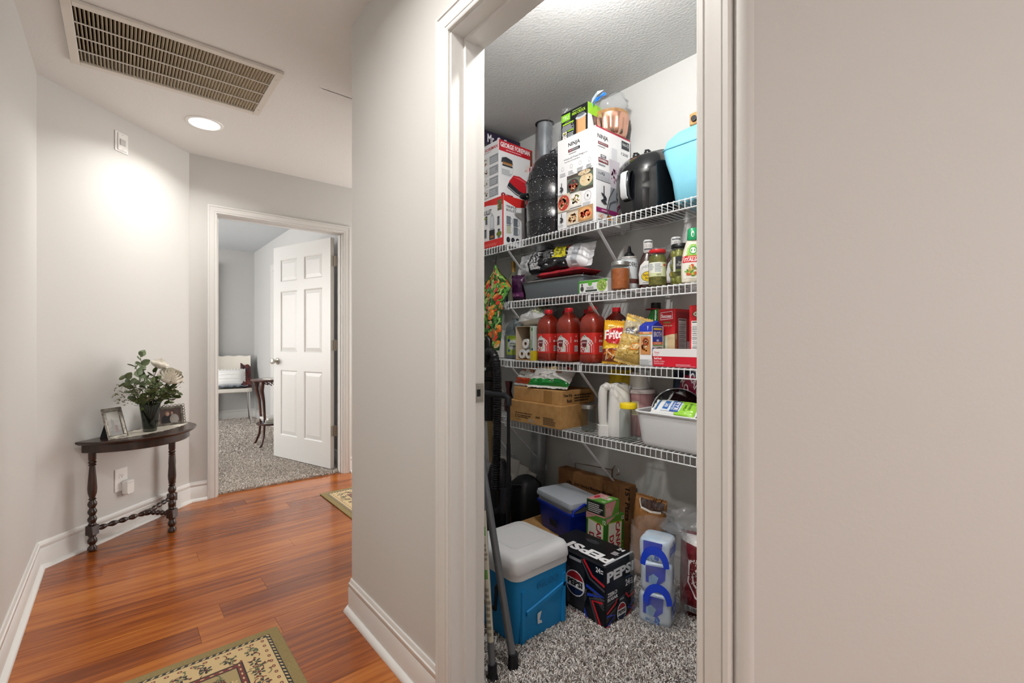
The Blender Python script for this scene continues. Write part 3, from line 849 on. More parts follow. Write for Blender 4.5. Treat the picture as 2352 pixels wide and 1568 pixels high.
t, w, d, h = carton('grill_box', 'white and red electric grill box reading GEORGE FOREMAN', 'box', -.60, -.247, .985, 1.255, S1 + .2892, .35, CARDW)
p = Pr(); RED = 0xc3202c
p.rect(0, h * .815, d, h * .185, RED); p.text('GEORGE FOREMAN', d * .04, h * .885, d * .88, h * .085, 0xffffff, 1.4); p.lines(d * .2, h * .845, d * .6, h * .025, 1, 0xf3cfd2); p.rect(d * .93, h * .70, d * .07, h * .28, 0x7a3a2a)
p.rect(d * .05, h * .40, d * .37, h * .33, 0xeceef0); p.ring(d * .235, h * .565, d * .185, h * .165, .001, 0xb9bcc2); p.poly([(d * .06, h * .62), (d * .40, h * .62), (d * .38, h * .70), (d * .2, h * .73), (d * .08, h * .70)], 0x33343a); p.rect(d * .1, h * .60, d * .28, h * .035, 0xb0793a); p.rect(d * .09, h * .565, d * .3, h * .03, 0x2a2a2e); p.lines(d * .08, h * .42, d * .3, h * .1, 4, 0xa0a2a8)
p.poly([(d * .74, h * .56), (d * .86, h * .56), (d * .93, h * .72), (d * .80, h * .70)], 0xf4e9e4); p.food(d * .74, h * .56, d * .1, h * .1, [0xb3322a, 0xd9d0cc], 6, 2); p.rect(d * .90, h * .50, d * .1, h * .18, RED)
p.poly([(d * .22, h * .22), (d * .5, h * .12), (d * 1.0, h * .03), (d * 1.0, h * .2), (d * .32, h * .36)], 0x2b2c33); p.poly([(d * .28, h * .32), (d * .60, h * .20), (d * 1.0, h * .14), (d * 1.0, h * .36), (d * .60, h * .46), (d * .42, h * .45)], 0xc9202c); p.poly([(d * .42, h * .42), (d * .6, h * .43), (d * .95, h * .345), (d * .6, h * .40)], 0xe8636a); p.line([(d * .22, h * .24), (d * .5, h * .14), (d * 1.0, h * .05)], .004, 0xd9dde2)
p.ell(d * .12, h * .055, d * .07, h * .05, 0x7a1420); p.text('2', d * .095, h * .03, d * .045, h * .05, 0xffffff, 1); p.rect(d * .2, h * .02, d * .2, h * .065, 0x8a1a28); p.text('Serving', d * .215, h * .035, d * .17, h * .035, 0xffffff, 0)
p.build('side_print', t, faceR(w, d, h))
p = Pr(); p.text('GEORGE FOREMAN', w * .30, h * .875, w * .66, h * .055, RED, 1); p.lines(w * .4, h * .85, w * .5, h * .015, 1, 0x888888)
for k in range(4):
    y = h * (.63 - .19 * k); p.rect(w * .74, y, w * .24, h * .14, 0x9b9ea4); p.lines(w * .76, y + h * .02, w * .2, h * .1, 3, 0xc9ccd0, k); p.rect(w * .52, y, w * .2, h * .14, 0xe6e3df); p.food(w * .54, y + .005, w * .16, h * .12, [(0x8a2a22), 0x2a2a2e, 0xb9752f, 0x4a3a30], 10, k)
p.build('front_print', t, faceF(w, d, h))

t, w, d, h = carton('blender_box', 'red and white personal blender box under the grill box', 'box', -.60, -.19, .975, 1.14, S1, .289, CARDW)
p = Pr(); RD = 0xcf2a26
p.poly([(0, h * .86), (w * .6, h * .90), (w, h * .82), (w, h), (0, h)], RD); p.rect(0, 0, w, h * .15, RD); p.lines(w * .5, h * .03, w * .45, h * .06, 2, 0xe87a70); p.rect(w * .97, 0, w * .03, h, RD)
p.text('BULLET', w * .52, h * .70, w * .2, h * .1, 0x3a3a40, 1); p.rect(w * .86, h * .72, w * .10, h * .22, 0x5a6a4a); p.food(w * .86, h * .73, w * .1, h * .2, [0xd9b04a, 0x8a3a2a, 0x4a7a3a], 8, 3)
p.poly([(w * .66, h * .18), (w * .80, h * .18), (w * .785, h * .36), (w * .78, h * .62), (w * .73, h * .72), (w * .68, h * .62), (w * .675, h * .36)], 0xb9bec4); p.rect(w * .665, h * .16, w * .13, h * .2, 0x222226); p.rect(w * .685, h * .40, w * .08, h * .24, 0xd9dde2); p.rect(w * .69, h * .19, w * .08, h * .05, 0x9c6a3a)
for (x, y) in ((.57, .5), (.86, .42), (.55, .22), (.87, .16)): p.rect(w * x, h * y, w * .05, h * .15, 0x5f656c); p.rect(w * x, h * (y + .15), w * .05, h * .03, 0x2a2a2e)
p.ell(w * .90, h * .24, w * .06, h * .05, 0x6e7a2a); p.rect(w * .55, h * .62, w * .06, h * .03, 0x8a9a3a)
p.build('front_print', t, faceF(w, d, h))
p = Pr(); p.poly([(0, h * .9), (d * .6, h * .80), (d, h * .84), (d, h), (0, h)], RD); p.text('TRIPLE', d * .1, h * .76, d * .5, h * .05, 0x4a4a50, 1); p.text('BULLET', d * .12, h * .69, d * .46, h * .05, 0x4a4a50, 1)
for (x, y, c) in ((.12, .42, 0x7b828a), (.45, .40, 0x6d747c), (.12, .24, 0xc3c6b0), (.45, .22, 0x7b828a)): p.rect(d * x, h * y, d * .2, h * .16, c); p.ring(d * (x + .22), h * (y + .08), d * .07, h * .06, .0025, c); p.rect(d * x, h * (y + .155), d * .2, h * .012, 0x4a4d52)
for k in range(3): p.ell(d * (.2 + .22 * k), h * .11, d * .085, h * .055, 0x1d1e23); p.ell(d * (.2 + .22 * k), h * .115, d * .05, h * .03, 0x3c3d45)
p.build('side_print', t, faceR(w, d, h))

t, w, d, h = carton('coffee_maker_box', 'dark purple coffee maker box under the pantry ceiling reading Mr.', 'box', -.62, -.355, .93, 1.25, S1 + .6402, .085, M('purple_carton', 0x2b2438, .45))
p = Pr(); p.text('Mr. Coffee', d * .16, h * .18, d * .60, h * .62, 0xf0eef4, 1); p.build('side_print', t, faceR(w, d, h))

# speckled canning pot with domed lid
ENAM = M('speckled_enamel', 0x14151a, .18, h2=0xdfe2e6, nscale=140, contrast=(.655, .675), coat=.5)
t = thing('canning_pot', 'black white-speckled enamel canning pot with domed lid', 'pot', (.076, 1.112, S1))
PK = 1.15
m = MB(); m.lathe([(r * PK, z) for r, z in ((.10, 0), (.118, .006), (.125, .02), (.127, .085), (.1295, .09), (.127, .096), (.128, .18), (.131, .186), (.128, .192), (.129, .298), (.132, .304), (.129, .307))], 40); m.build('body', ENAM, t, 40)
m = MB(); m.lathe([(r * PK, z) for r, z in ((.132, .3055), (.134, .310), (.128, .322), (.119, .36), (.098, .415), (.07, .452), (.035, .474), (.001, .48))], 40); m.build('lid', ENAM, t, 40)
m = MB(); m.tube([(-.02, 0, .478), (-.018, 0, .50), (.018, 0, .50), (.02, 0, .478)], .004, 8); m.build('lid_handle', BLACK, t, 40)
m = MB(); m.box(-.070, -.058, -.108, -.094, .385, .403, 0, .002); m.build('lid_clip', CHROME, t, 0)
for a in (228, 48):
    m = MB(); c, s_ = math.cos(R(a)), math.sin(R(a)); pts = []
    for k in range(9):
        q = PI * k / 8; pts.append(((.146 + .034 * math.sin(q)) * c - .035 * math.cos(q) * s_, (.146 + .034 * math.sin(q)) * s_ + .035 * math.cos(q) * c, .245))
    m.tube(pts, .0085, 8); m.build('side_handle', BLACK, t, 50)

# crumpled clear film and bags
def crumple(name, mat, parent, sx, sy, sz, seed, amp=.28, n=26, loc=None, freq=2.2, flat=True):
    m = MB(); off = Vector((seed * 3.1, seed * 1.7, seed))
    def fn(u, v):
        a = 2 * PI * u; b = PI * (v - .5) * .98
        d_ = Vector((math.cos(a) * math.cos(b), math.sin(a) * math.cos(b), math.sin(b)))
        k = 1 + amp * noise.noise(d_ * freq + off) + amp * .5 * abs(noise.noise(d_ * freq * 2.7 + off)) + amp * .25 * noise.noise(d_ * freq * 6 + off)
        p = d_ * k
        z = p.z * sz
        if flat: z = max(z, -sz * .55)
        return (p.x * sx, p.y * sy, z + (sz * .55 if flat else 0))
    m.grid(fn, n, n // 2)
    return m.build(name, mat, parent, 50, loc)
t = thing('plastic_bag', 'crumpled clear plastic bag between the duct and the white box', 'plastic bag', (.135, 1.15, S1 + .487))
m = MB()
def fn(u, v):
    a = u * 5.2 - 1.2; r_ = .050 + .03 * noise.noise(Vector((u * 5, v * 4, 2))) + .02 * v
    return (r_ * math.cos(a) * 1.3 - .03 * (1 - v), r_ * math.sin(a) * .9 + .015 * noise.noise(Vector((u * 9, v * 6, 7))), .19 * v + .012 * noise.noise(Vector((u * 8, v * 3, 5))) + .012)
m.grid(fn, 30, 20); m.build('loose_film', FILM, t, 50)
crumple('gathered_film', FILM, t, .06, .05, .02, 9, .3)

# copper mould with a plastic bag on it
COPPER = M('copper', 0xe0ae98, .22, 1.0)
t = thing('copper_mould', 'fluted copper baking mould on the white food processor box', 'mould', (.44, 1.160, S1 + .4555), 0)
t.scale = (1.03, 1.03, 1.0)
m = MB(); rings = []
for r_, z in ((.060, 0), (.072, .006), (.080, .03), (.086, .075), (.088, .082), (.090, .1), (.088, .102), (.08, .08), (.07, .02)):
    rings.append([((r_ + (.0035 * math.cos(14 * 2 * PI * k / 84) if .005 < z < .08 else 0)) * math.cos(2 * PI * k / 84), (r_ + (.0035 * math.cos(14 * 2 * PI * k / 84) if .005 < z < .08 else 0)) * math.sin(2 * PI * k / 84), z) for k in range(84)])
m.loft(rings); m.build('bowl', COPPER, t, 50)
m = MB(); m.lathe([(.078, .098), (.0855, .100), (.0855, .118), (.078, .120), (.001, .120)], 36); m.build('wooden_disc', M('pale_wood', 0xc99a66, .5, h2=0xb98650, nscale=14, stretch=(1, 8, 1)), t, 40)
t = thing('plastic_bag', 'clear bag with blue printing crumpled over the copper mould', 'plastic bag', (.462, 1.125, S1 + .562))
crumple('loose_film', FILM, t, .085, .07, .06, 3, .3)
p = Pr(); pts = [(.0, .03), (.02, .045), (.035, .04), (.05, .06), (.07, .058), (.085, .075), (.10, .07), (.10, .06), (.08, .055), (.065, .04), (.045, .042), (.03, .02), (.01, .012)]
p.poly(pts, 0x2f7fd6); p.poly([(0, .02), (.03, .05), (.06, .07), (.09, .085), (.06, .088), (.02, .07), (-.01, .04)], 0xcfe2f2)
p.build('blue_print', t, lambda u, v, o: (-.065 + u, -.070 - .02 * math.sin(u * 30) - o, v), INKG)

# air fryer
t = thing('air_fryer', 'black glossy air fryer with silver handle on the top shelf', 'air fryer', (.680, 1.112, S1), R(-4))
GLB = M('gloss_black_plastic', 0x0f1014, .12, coat=.6)
m = MB(); rings = []
for r_, z in ((.10, 0), (.116, .008), (.126, .05), (.130, .11), (.1275, .165), (.1285, .168), (.124, .215), (.112, .255), (.094, .28), (.088, .285)):
    rings.append([(x, y, zz + (.30 * y * (z / .285) ** 3)) for (x, y, zz) in [(r_ * q * math.cos(a), r_ * .96 * q * math.sin(a), z) for a in [2 * PI * k / 48 for k in range(48)] for q in [(abs(math.cos(a)) ** 2.6 + abs(math.sin(a)) ** 2.6) ** (-1 / 2.6)]]])
m.loft(rings); m.build('body', GLB, t, 40)
m = MB(); m.loft([[(x, y, .287 + .30 * y) for (x, y, _) in [(r_ * math.cos(2 * PI * k / 40), r_ * .96 * math.sin(2 * PI * k / 40), 0) for k in range(40)]] for r_ in (.088, .07, .002)]); m.build('control_panel', M('grey_panel', 0x8d8884, .3), t, 40)
for k, (x, y) in enumerate(((-.02, -.045), (.018, -.012))):
    m = MB(); m.lathe([(.016, 0), (.016, .012), (.013, .016), (.001, .017)], 20); m.box(-.003, .003, -.014, .014, .014, .022); m.build('dial', BLACK, t, 40, (x, y, .287 + .30 * y), (R(17), 0, 0))
m = MB(); m.loft([rrect(.042, .02, .008, 4, 0, -.138 + dy, z) for z, dy in ((.055, .010), (.07, -.004), (.12, -.012), (.17, -.004), (.185, .012))]); m.build('handle_mount', GLB, t, 40)
m = MB(); m.loft([rrect(.032, .008, .003, 3, 0, -.160 + dy, z) for z, dy in ((.06, .012), (.07, .002), (.12, -.003), (.17, .002), (.18, .012))]); m.build('handle_face', M('silver_plastic', 0xe4e6ea, .22, .3), t, 40)
m = MB(); m.tube([(-.14, -.06, .16), (-.16, -.07, .12), (-.165, -.08, .07), (-.15, -.09, .02), (-.12, -.1, .006)], .003, 6); m.build('power_cord', BLACK, t, 50)

t = thing('cooler_bag', 'pale blue soft cooler bag at the right of the top shelf', 'bag', (.968, 1.125, S1))
m = MB(); m.loft([rrect(.21 + a, .20 + b, .03, 5, c, 0, z) for z, a, b, c in ((0, .0, 0, .02), (.008, .02, .01, .015), (.1, .035, .02, .01), (.18, .06, .03, -.003), (.235, .075, .03, -.008), (.27, .06, .025, 0), (.295, .02, .01, .02), (.310, -.05, -.03, .045))]); m.build('body', M('aqua_fabric', 0x82c6da, .55, h2=0x74bbd2, nscale=6), t, 50)
m = MB(); m.tube([(x, y, .236) for x, y, _ in rrect(.287, .232, .03, 5, -.008, 0)], .003, 6, closed=True); m.build('piping', M('aqua_piping', 0x6fb4ca, .5), t, 50)
t = thing('wooden_board', 'pale wooden board end lying on the blue cooler bag', 'board', (1.025, 1.085, S1 + .3105))
m = MB(); m.loft([rrect(.19, .10, .012, 4, 0, 0, z) if 0 < z < .05 else rrect(.182, .092, .010, 4, 0, 0, z) for z in (0, .004, .046, .05)]); m.build('board', MATS['pale_wood'], t, 40)
m = MB(); m.lathe([(.012, 0), (.012, .012)], 14, T=Matrix.Translation((-.07, -.046, .022)) @ Matrix.Rotation(R(90), 4, 'X')); m.build('knot_hole', BLACK, t, 40)

# ---------------------------------------------------------------- hanging apron
t = thing('apron', 'vegetable-print apron hanging from the top pantry shelf', 'apron', (-.22, YF - .018, 1.07))
def apx(v):  # left and right edge by height (v 0 bottom .. 1 top)
    K = [(0, -.17, .05), (.18, -.22, .068), (.5, -.22, .078), (.60, -.205, .10), (.72, -.15, .150), (.80, -.10, .115), (.90, -.045, .05), (1, -.006, .008)]
    for (a, l0, r0), (b, l1, r1) in zip(K, K[1:]):
        if a <= v <= b:
            q = (v - a) / (b - a); return l0 + (l1 - l0) * q, r0 + (r1 - r0) * q
def aps(u, v, o=0.0):
    v = min(1, max(0, v)); l_, r_ = apx(v); x = l_ + (r_ - l_) * u
    y = -.012 * math.sin(u * 9 + v * 4) * (1 - v * .5) - .014 * math.sin(u * 17 - v * 6) * (1 - v) - .02 * (1 - v) * u - .012
    return (x, y - o, v * .50)
m = MB(); m.grid(lambda u, v: aps(u, v), 30, 40); m.build('cloth', M('apron_cloth', 0x2f5a24, .85, h2=0x1d3a18, nscale=30), t, 60)
p = Pr(.00001, .0008); rn = random.Random(21)
for k in range(420):
    x, y = rn.uniform(.01, .26), rn.uniform(.01, .49); s_ = rn.uniform(.6, 1.1); kind = rn.random(); a = rn.uniform(0, PI)
    if kind < .46:
        g = rn.choice([0x3f8a2e, 0x5fa83c, 0x2f6f28, 0x8fbf4f, 0xa9cc6a])
        for q in range(3): p.ell(x, y, .026 * s_, .0045 * s_, g, 8, a + q * .35); p.l -= 1
    elif kind < .64: p.ell(x, y, .018 * s_, .013 * s_, rn.choice([0xe07a22, 0xe8922f, 0xd9611c]), 10, a); p.ell(x + .003, y + .004, .006 * s_, .004 * s_, 0xf6bf6a, 7, a)
    elif kind < .78: p.ell(x, y, .016 * s_, .015 * s_, rn.choice([0xc32a1e, 0xd9402c]), 10, a); p.ell(x - .004, y + .004, .005 * s_, .003 * s_, 0xf0a090, 7, a)
    elif kind < .90: p.ell(x, y, .016 * s_, .011 * s_, rn.choice([0xe6d3a8, 0xdcc08a, 0xeee2c0]), 9, a); p.ell(x, y, .009 * s_, .006 * s_, 0xcaa874, 7, a)
    else: p.ell(x, y, .013 * s_, .012 * s_, 0x4f9a34, 10, a); p.ell(x, y, .008 * s_, .007 * s_, 0xb6d97a, 9, a)
p.build('vegetable_print', t, lambda u, v, o: aps(min(1, max(0, u / .27)), v / .5, o), INKC)
m = MB(); m.tube([(0, -.012, .498), (.001, -.006, .55), (.002, .010, .582), (.002, .0185, .585), (.002, .024, .578)], .0022, 6); m.build('neck_strap', BLACKR, t, 60)

# ---------------------------------------------------------------- second shelf
BAGG = {}
def bag(name, label, cat, loc, rot, w, hh, dp, mat, seed=1, crimp=.012, group=None, pwr=.5, wr=.06, film=None):
    """pillow bag standing in local xz; front is -y. returns root and front map fn(u, v, off) with u, v in 0..1"""
    t = thing(name, label, cat, loc, 0, group, rot)
    def S(u, v, o, s_=-1):
        U, V = 2 * u - 1, 2 * v - 1
        k = max(0, (1 - abs(U) ** 3.2)) ** pwr * max(0, (1 - abs(V) ** 3.2)) ** pwr
        q = Vector((u * 4, v * 5, seed * 2.3 + s_))
        th = dp / 2 * k * (1 + wr * 3 * noise.noise(q) + wr * 2 * noise.noise(q * 2.6))
        xx = (u - .5) * w * (1 - .10 * (1 - abs(V) ** 2) * .0 + .03 * noise.noise(Vector((v * 4, seed, s_ * 0))))
        return (xx, s_ * (th + o), crimp + v * (hh - 2 * crimp))
    m = MB(); m.grid(lambda u, v: S(u, v, 0, -1), 16, 20); m.grid(lambda u, v: S(u, v, 0, 1), 16, 20, flip=True)
    b_ = m.build('bag', mat, t, 60)
    for z0, z1 in ((0, crimp), (hh - crimp, hh)):
        m = MB(); n = 22
        def fs_(u, v): return ((u - .5) * w, .002 * math.sin(u * 20 + seed), z0 + (z1 - z0) * v + (.002 * ((int(u * n) % 2) * 2 - 1) if (v == 1 and z0 > 0) or (v == 0 and z0 == 0) else 0))
        m.grid(fs_, n, 1); m.build('crimped_seal', mat, t, 0)
    def F_(u, v, o): return S(u, v, o, -1)
    F_.q = .05
    return t, F_

PANG = M('grey_nonstick', 0x6c7379, .4)
t = thing('roasting_pan', 'long grey metal roasting pan on the second shelf', 'pan', (.16, 1.10, S2))
m = MB(); m.loft([rrect(w, d, r, 5, 0, 0, z) for w, d, r, z in ((.40, .17, .02, 0), (.405, .175, .022, .003), (.445, .205, .026, .088), (.457, .217, .028, .092), (.457, .217, .028, .096), (.440, .20, .026, .094), (.40, .17, .022, .006))]); m.build('pan', PANG, t, 40)
m = MB(); m.tube([(x, y, .096) for x, y, _ in rrect(.459, .219, .028, 5)], .003, 6, closed=True); m.build('rolled_rim', CHROME, t, 50)
t = thing('roasting_rack', 'wire roasting rack sitting in the grey pan', 'rack', (.16, 1.10, S2 + .0065))
for k in range(9):
    m = MB(); x = -.17 + .0425 * k; m.tube([(x, -.085, .08), (x, -.07, .01), (x, .07, .01), (x, .085, .08)], .0016, 6); m.build('cross_wire', CHROME, t, 50)
m = MB(); m.tube([(x, y, .08) for x, y, _ in rrect(.36, .172, .02, 4)], .002, 6, closed=True); m.tube([(.18, -.05, .08), (.20, -.05, .12), (.20, -.035, .135), (.20, .035, .135), (.20, .05, .12), (.18, .05, .08)], .0022, 6); m.build('rim_wire', CHROME, t, 50)
def soft_slab(name, label, cat, loc, w, d, h, mat, seed, rz=0, amp=.012):
    t = thing(name, label, cat, loc, rz)
    m = MB()
    def f(u, v, top):
        e = min(1, min(u, 1 - u, v, 1 - v) * 7); q = noise.noise(Vector((u * 4, v * 3, seed))) * amp
        return ((u - .5) * w, (v - .5) * d, (h * (.5 + .5 * math.sin(e * PI / 2)) + q * e if top else h * .5 * (1 - math.sin(e * PI / 2))))
    m.grid(lambda u, v: f(u, v, 1), 18, 10); m.grid(lambda u, v: f(u, v, 0), 18, 10, flip=True)
    m.build('quilted_cloth', mat, t, 60); return t
soft_slab('pot_holder', 'folded black quilted pot holder on the roasting rack', 'pot holder', (.13, 1.10, S2 + .087), .34, .15, .028, M('black_cloth', 0x17171a, .8, h2=0x35353a, nscale=40), 4)
soft_slab('pot_holder', 'red and black striped pot holder under the snack bag', 'pot holder', (.21, 1.09, S2 + .112), .36, .15, .034, M('red_cloth', 0xb3202e, .8, h2=0x7a1420, nscale=12), 5, R(-2))

t, S_ = bag('pasta_bag', 'black, yellow and white bag of dried pasta lying above the roasting pan', 'bag', (-.13, 1.08, S2 + .192), (0, 0, 0), .135, .57, .095, M('white_gloss_bag', 0xe7e8ec, .35), 3, .03, wr=.10)
t.rotation_euler = Matrix(((0, 0, 1), (-math.cos(R(72)), math.sin(R(72)), 0), (-math.sin(R(72)), -math.cos(R(72)), 0))).to_euler(); t.location = (-.175, 1.085, S2 + .214)
p = Pr(.00022, .0012)
p.rect(0, .20, 1, .58, 0x16171c, 14, 14); p.poly([(.12, .24), (.9, .22), (.9, .36), (.2, .38)], 0xe8eaee); p.lines(.2, .25, .65, .1, 9, 0x55575d, 2, .4); p.rect(.3, .31, .4, .03, 0x22242a); p.lines(.2, .44, .5, .10, 8, 0xb9bcc0, 3, .35); p.rect(.0, .58, .62, .17, 0xe6dc2a, 8, 3)
p.text('Kale', .10, .67, .40, .055, 0x2b3a22, 1.2); p.text('Quinoa', .06, .60, .50, .055, 0x2b3a22, 1.2); p.ell(.15, .775, .12, .022, 0x7a1a22); p.rect(.05, .84, .9, .07, 0xb9bdc4, 10, 2); p.rect(.05, .10, .9, .06, 0xc3c6cc, 10, 2)
p.build('bag_print', t, S_, INKG)

t, w, d, h = carton('vegetable_pasta_box', 'slim white and green box lying beside the roasting pan', 'box', .385, .555, .980, 1.03, S2, .062, CARDW, rz=R(3))
p = Pr(); p.ell(w * .42, h * .72, w * .07, h * .18, 0x5fae3a); p.lines(w * .3, h * .3, w * .32, h * .2, 2, 0x6a6a6a); p.rect(w * .26, h * .1, w * .4, h * .14, 0x2a3a2a); p.ell(w * .82, h * .5, w * .17, h * .44, 0x9cb85a); p.food(w * .66, h * .1, w * .32, h * .8, [0xb9cc7a, 0x7fa03f, 0xd3df9a, 0x5f8030], 26, 8); p.ell(w * .14, h * .35, w * .06, h * .2, 0x3a3f3a); p.ell(w * .14, h * .65, w * .03, h * .1, 0x3a3f3a)
p.build('front_print', t, faceF(w, d, h)); p = Pr(); p.rect(0, h * .78, w, h * .2, 0x4f9a34)
p.rect(0, 0, .008, h, 0x3f8a34); p.build('edge_print', t, lambda u, v, o: (-w / 2 + u, -d / 2 - .0002 - o * .3, v))

def jar(name, label, cat, loc, prof, glassmat, group=None, n=30, part='glass', **k):
    t = thing(name, label, cat, loc, 0, group); m = MB(); m.lathe(prof, n, **k); m.build(part, glassmat, t, 40); return t
ZINC = M('zinc_lid', 0xb6b6b4, .35, .9)
PG = [(.030, .0), (.036, .004), (.0375, .02), (.0375, .098), (.036, .106), (.033, .112), (.033, .122)]
t = jar('mason_jar', 'mason jar of orange sauce on the second shelf', 'jar', (.612, 1.008, S2), [(r * 1.13, z) for r, z in PG], JARG)
m = MB(); m.lathe([(.033, .003), (.0405, .008), (.0405, .092), (.039, .098)], 28); m.build('sauce', M('orange_sauce', 0xa8501c, .4, h2=0xc06a2a, nscale=70), t, 40)
m = MB(); m.lathe([(.0395, .112), (.0405, .113), (.0405, .127), (.039, .130), (.001, .130)], 32); m.build('screw_lid', ZINC, t, 40)
m = MB()
for k in range(3): m.lathe([(.0405, .1145 + .004 * k), (.0412, .116 + .004 * k), (.0405, .1175 + .004 * k)], 32, cap=False)
m.build('lid_ridge', ZINC, t, 40)

prof = [(.036, 0), (.040, .005), (.040, .145), (.0385, .158), (.036, .162), (.036, .166), (.022, .168)]
t = jar('sauce_bottle', 'white squeeze bottle with black nozzle reading SANDERS', 'bottle', (.592, 1.105, S2), prof, M('milky_plastic', 0xe6ebee, .3), part='bottle')
m = MB(); m.lathe([(.0225, .166), (.0225, .180), (.019, .184), (.010, .192), (.006, .216), (.004, .219)], 22); m.build('nozzle', BLACK, t, 40)
p = Pr(); p.rect(-.05, .02, .10, .136, 0xe4e9ec, 14); p.text('SANDERS', -.036, .112, .072, .020, 0x3a3d44, 1, 0, 0, .006); p.rect(-.05, .038, .10, .022, 0x6a3a34, 14); p.lines(-.03, .150, .06, .006, 1, 0x8a9096); p.build('label', t, cylmap(.040, R(-52)))
m = MB(); m.lathe([(.0386, .155), (.040, .158), (.0385, .163)], 28, cap=False); m.build('shoulder_band', M('taupe_plastic', 0xa89f96, .4), t, 40)

def bbq(label, loc):
    prof = [(.036, 0), (.046, .006), (.049, .03), (.049, .10), (.042, .135), (.026, .17), (.019, .185), (.018, .20)]
    t = jar('barbecue_sauce_bottle', label, 'bottle', loc, prof, M('barbecue_sauce', 0x3a201c, .2, coat=.5), 'shrink-wrapped barbecue sauce bottles', part='bottle', sy=.62)
    t.rotation_euler = (0, 0, R(35))
    m = MB(); m.lathe([(.0195, .178), (.022, .185), (.022, .232), (.019, .238), (.001, .2385)], 24); m.build('cap', WHITE, t, 40)
    p = Pr(); p.poly([(-.040, .030), (.040, .030), (.043, .08), (.036, .118), (.018, .138), (-.018, .138), (-.036, .118), (-.043, .08)], 0xf1f1ee); p.text('SWEET BABY', -.030, .098, .060, .013, 0x3a3a55, 0, 0, 0, .008); p.ell(0, .066, .031, .024, 0x20201c); p.ell(0, .066, .029, .022, 0xf2d21c); p.text('Barbecue', -.022, .068, .044, .010, 0x6a3a12, 1); p.text('Sauce', -.014, .054, .028, .010, 0x6a3a12, 1); p.lines(-.025, .036, .05, .005, 1, 0x777777)
    def f(u, v, o):
        r = profr(prof)(v); x = u; yy = -r * .62 * math.sqrt(max(0, 1 - min(1, (x / r) ** 2))); return (x, yy - o - .0003, v)
    f.q = .012
    p.build('label', t, f)
    p = Pr(); p.rect(-.02, .19, .04, .006, 0x555b66, 8); p.text('250', -.012, .203, .024, .012, 0xb8a4a8, 0); p.rect(-.02, .224, .04, .005, 0x555b66, 8); p.build('cap_print', t, cylmap(.022, R(-90)))
    return t
bbq('brown barbecue sauce bottle with yellow oval label behind the red-lidded jar', (.675, 1.135, S2))
bbq('brown barbecue sauce bottle behind the tall olive jar', (.79, 1.18, S2))
t = thing('shrink_film', 'clear shrink film stretched between the two white-capped sauce bottles', 'plastic film', (.733, 1.155, S2 + .14))
m = MB()
def fn(u, v):
    x = -.075 + .15 * u; sag = .045 * math.sin(PI * u)
    return (x, .028 * u - .03 + .06 * v * 0 + .01 * noise.noise(Vector((u * 7, v * 6, 3))), .03 + (.05 - sag * .6) * v + .012 * noise.noise(Vector((u * 5, v * 5, 9))))
m.grid(fn, 22, 8); m.build('film', FILM, t, 60)

prof = [(.030, 0), (.035, .004), (.0362, .015), (.0362, .118), (.033, .130), (.0305, .134), (.0305, .146)]
t = jar('relish_jar', 'red-lidded jar of green relish with pale label', 'jar', (.803, 1.008, S2), prof, JARG)
m = MB(); m.lathe([(.032, .003), (.0352, .006), (.0352, .122), (.031, .132)], 28); m.build('relish', M('relish', 0x8a7a24, .4, h2=0x4f5a18, nscale=110), t, 40)
m = MB(); m.lathe([(.0325, .140), (.034, .142), (.034, .153), (.0325, .156), (.001, .1565)], 30); m.build('lid', M('red_enamel', 0xc51f26, .25), t, 40)
p = Pr(); p.rect(-.042, .040, .084, .060, 0xd9dfae, 16); p.rect(-.042, .055, .062, .045, 0xf2f3e6, 14); p.lines(-.036, .068, .022, .028, 5, 0x8f9aa8); p.lines(-.010, .060, .03, .036, 6, 0x8f9aa8); p.bars(-.004, .043, .02, .009, 0x333333, 0xd9dfae, n=8); p.ell(.030, .088, .006, .006, 0xc4452a); p.build('label', t, cylmap(.0364, R(-58)))

prof = [(.034, 0), (.040, .004), (.042, .015), (.042, .14), (.038, .152), (.0345, .157), (.0345, .166)]
t = jar('olive_jar', 'tall jar of green olives with black lid and black label', 'jar', (.874, 1.07, S2), prof, JARG)
OLV = M('olive', 0x8a8a36, .3, h2=0xa39f4a, nscale=8); m = MB(); m.lathe([(.0135, -.0165), (.0160, 0), (.0135, .0165), (.006, .020), (.0008, .0205)][::1], 12, cap=False); m.lathe([(.0008, -.0205), (.006, -.020), (.0135, -.0165)], 12, cap=False); om = m.mesh('olive', OLV, 60); rn = random.Random(4)
for lv in range(5):
    for k in range(5):
        a = 2 * PI * k / 5 + lv * .6; link('olive', om, t, (.0235 * math.cos(a), .0235 * math.sin(a), .022 + .028 * lv), (rn.uniform(-.5, .5), rn.uniform(-.5, .5), 0))
m = MB(); m.lathe([(.03, .003), (.0395, .006), (.0395, .012), (.01, .014)], 24); m.build('brine', M('brine', 0x7d7a3a, .2), t, 40)
m = MB(); m.lathe([(.036, .160), (.038, .162), (.038, .174), (.036, .177), (.001, .1775)], 30); m.build('lid', BLACK, t, 40)
p = Pr(); p.rect(-.030, .058, .057, .062, 0x1c1d20, 12); p.rect(-.030, .058, .011, .062, 0xe9eae4, 3); p.text('STUFFED', -.014, .080, .034, .010, 0xe8e8e4, 0); p.text('Garlic', -.008, .093, .02, .008, 0xe8e8e4, 0); p.rect(-.018, .058, .045, .010, 0x5f6a2f, 10); p.build('label', t, cylmap(.0424, R(-62)))

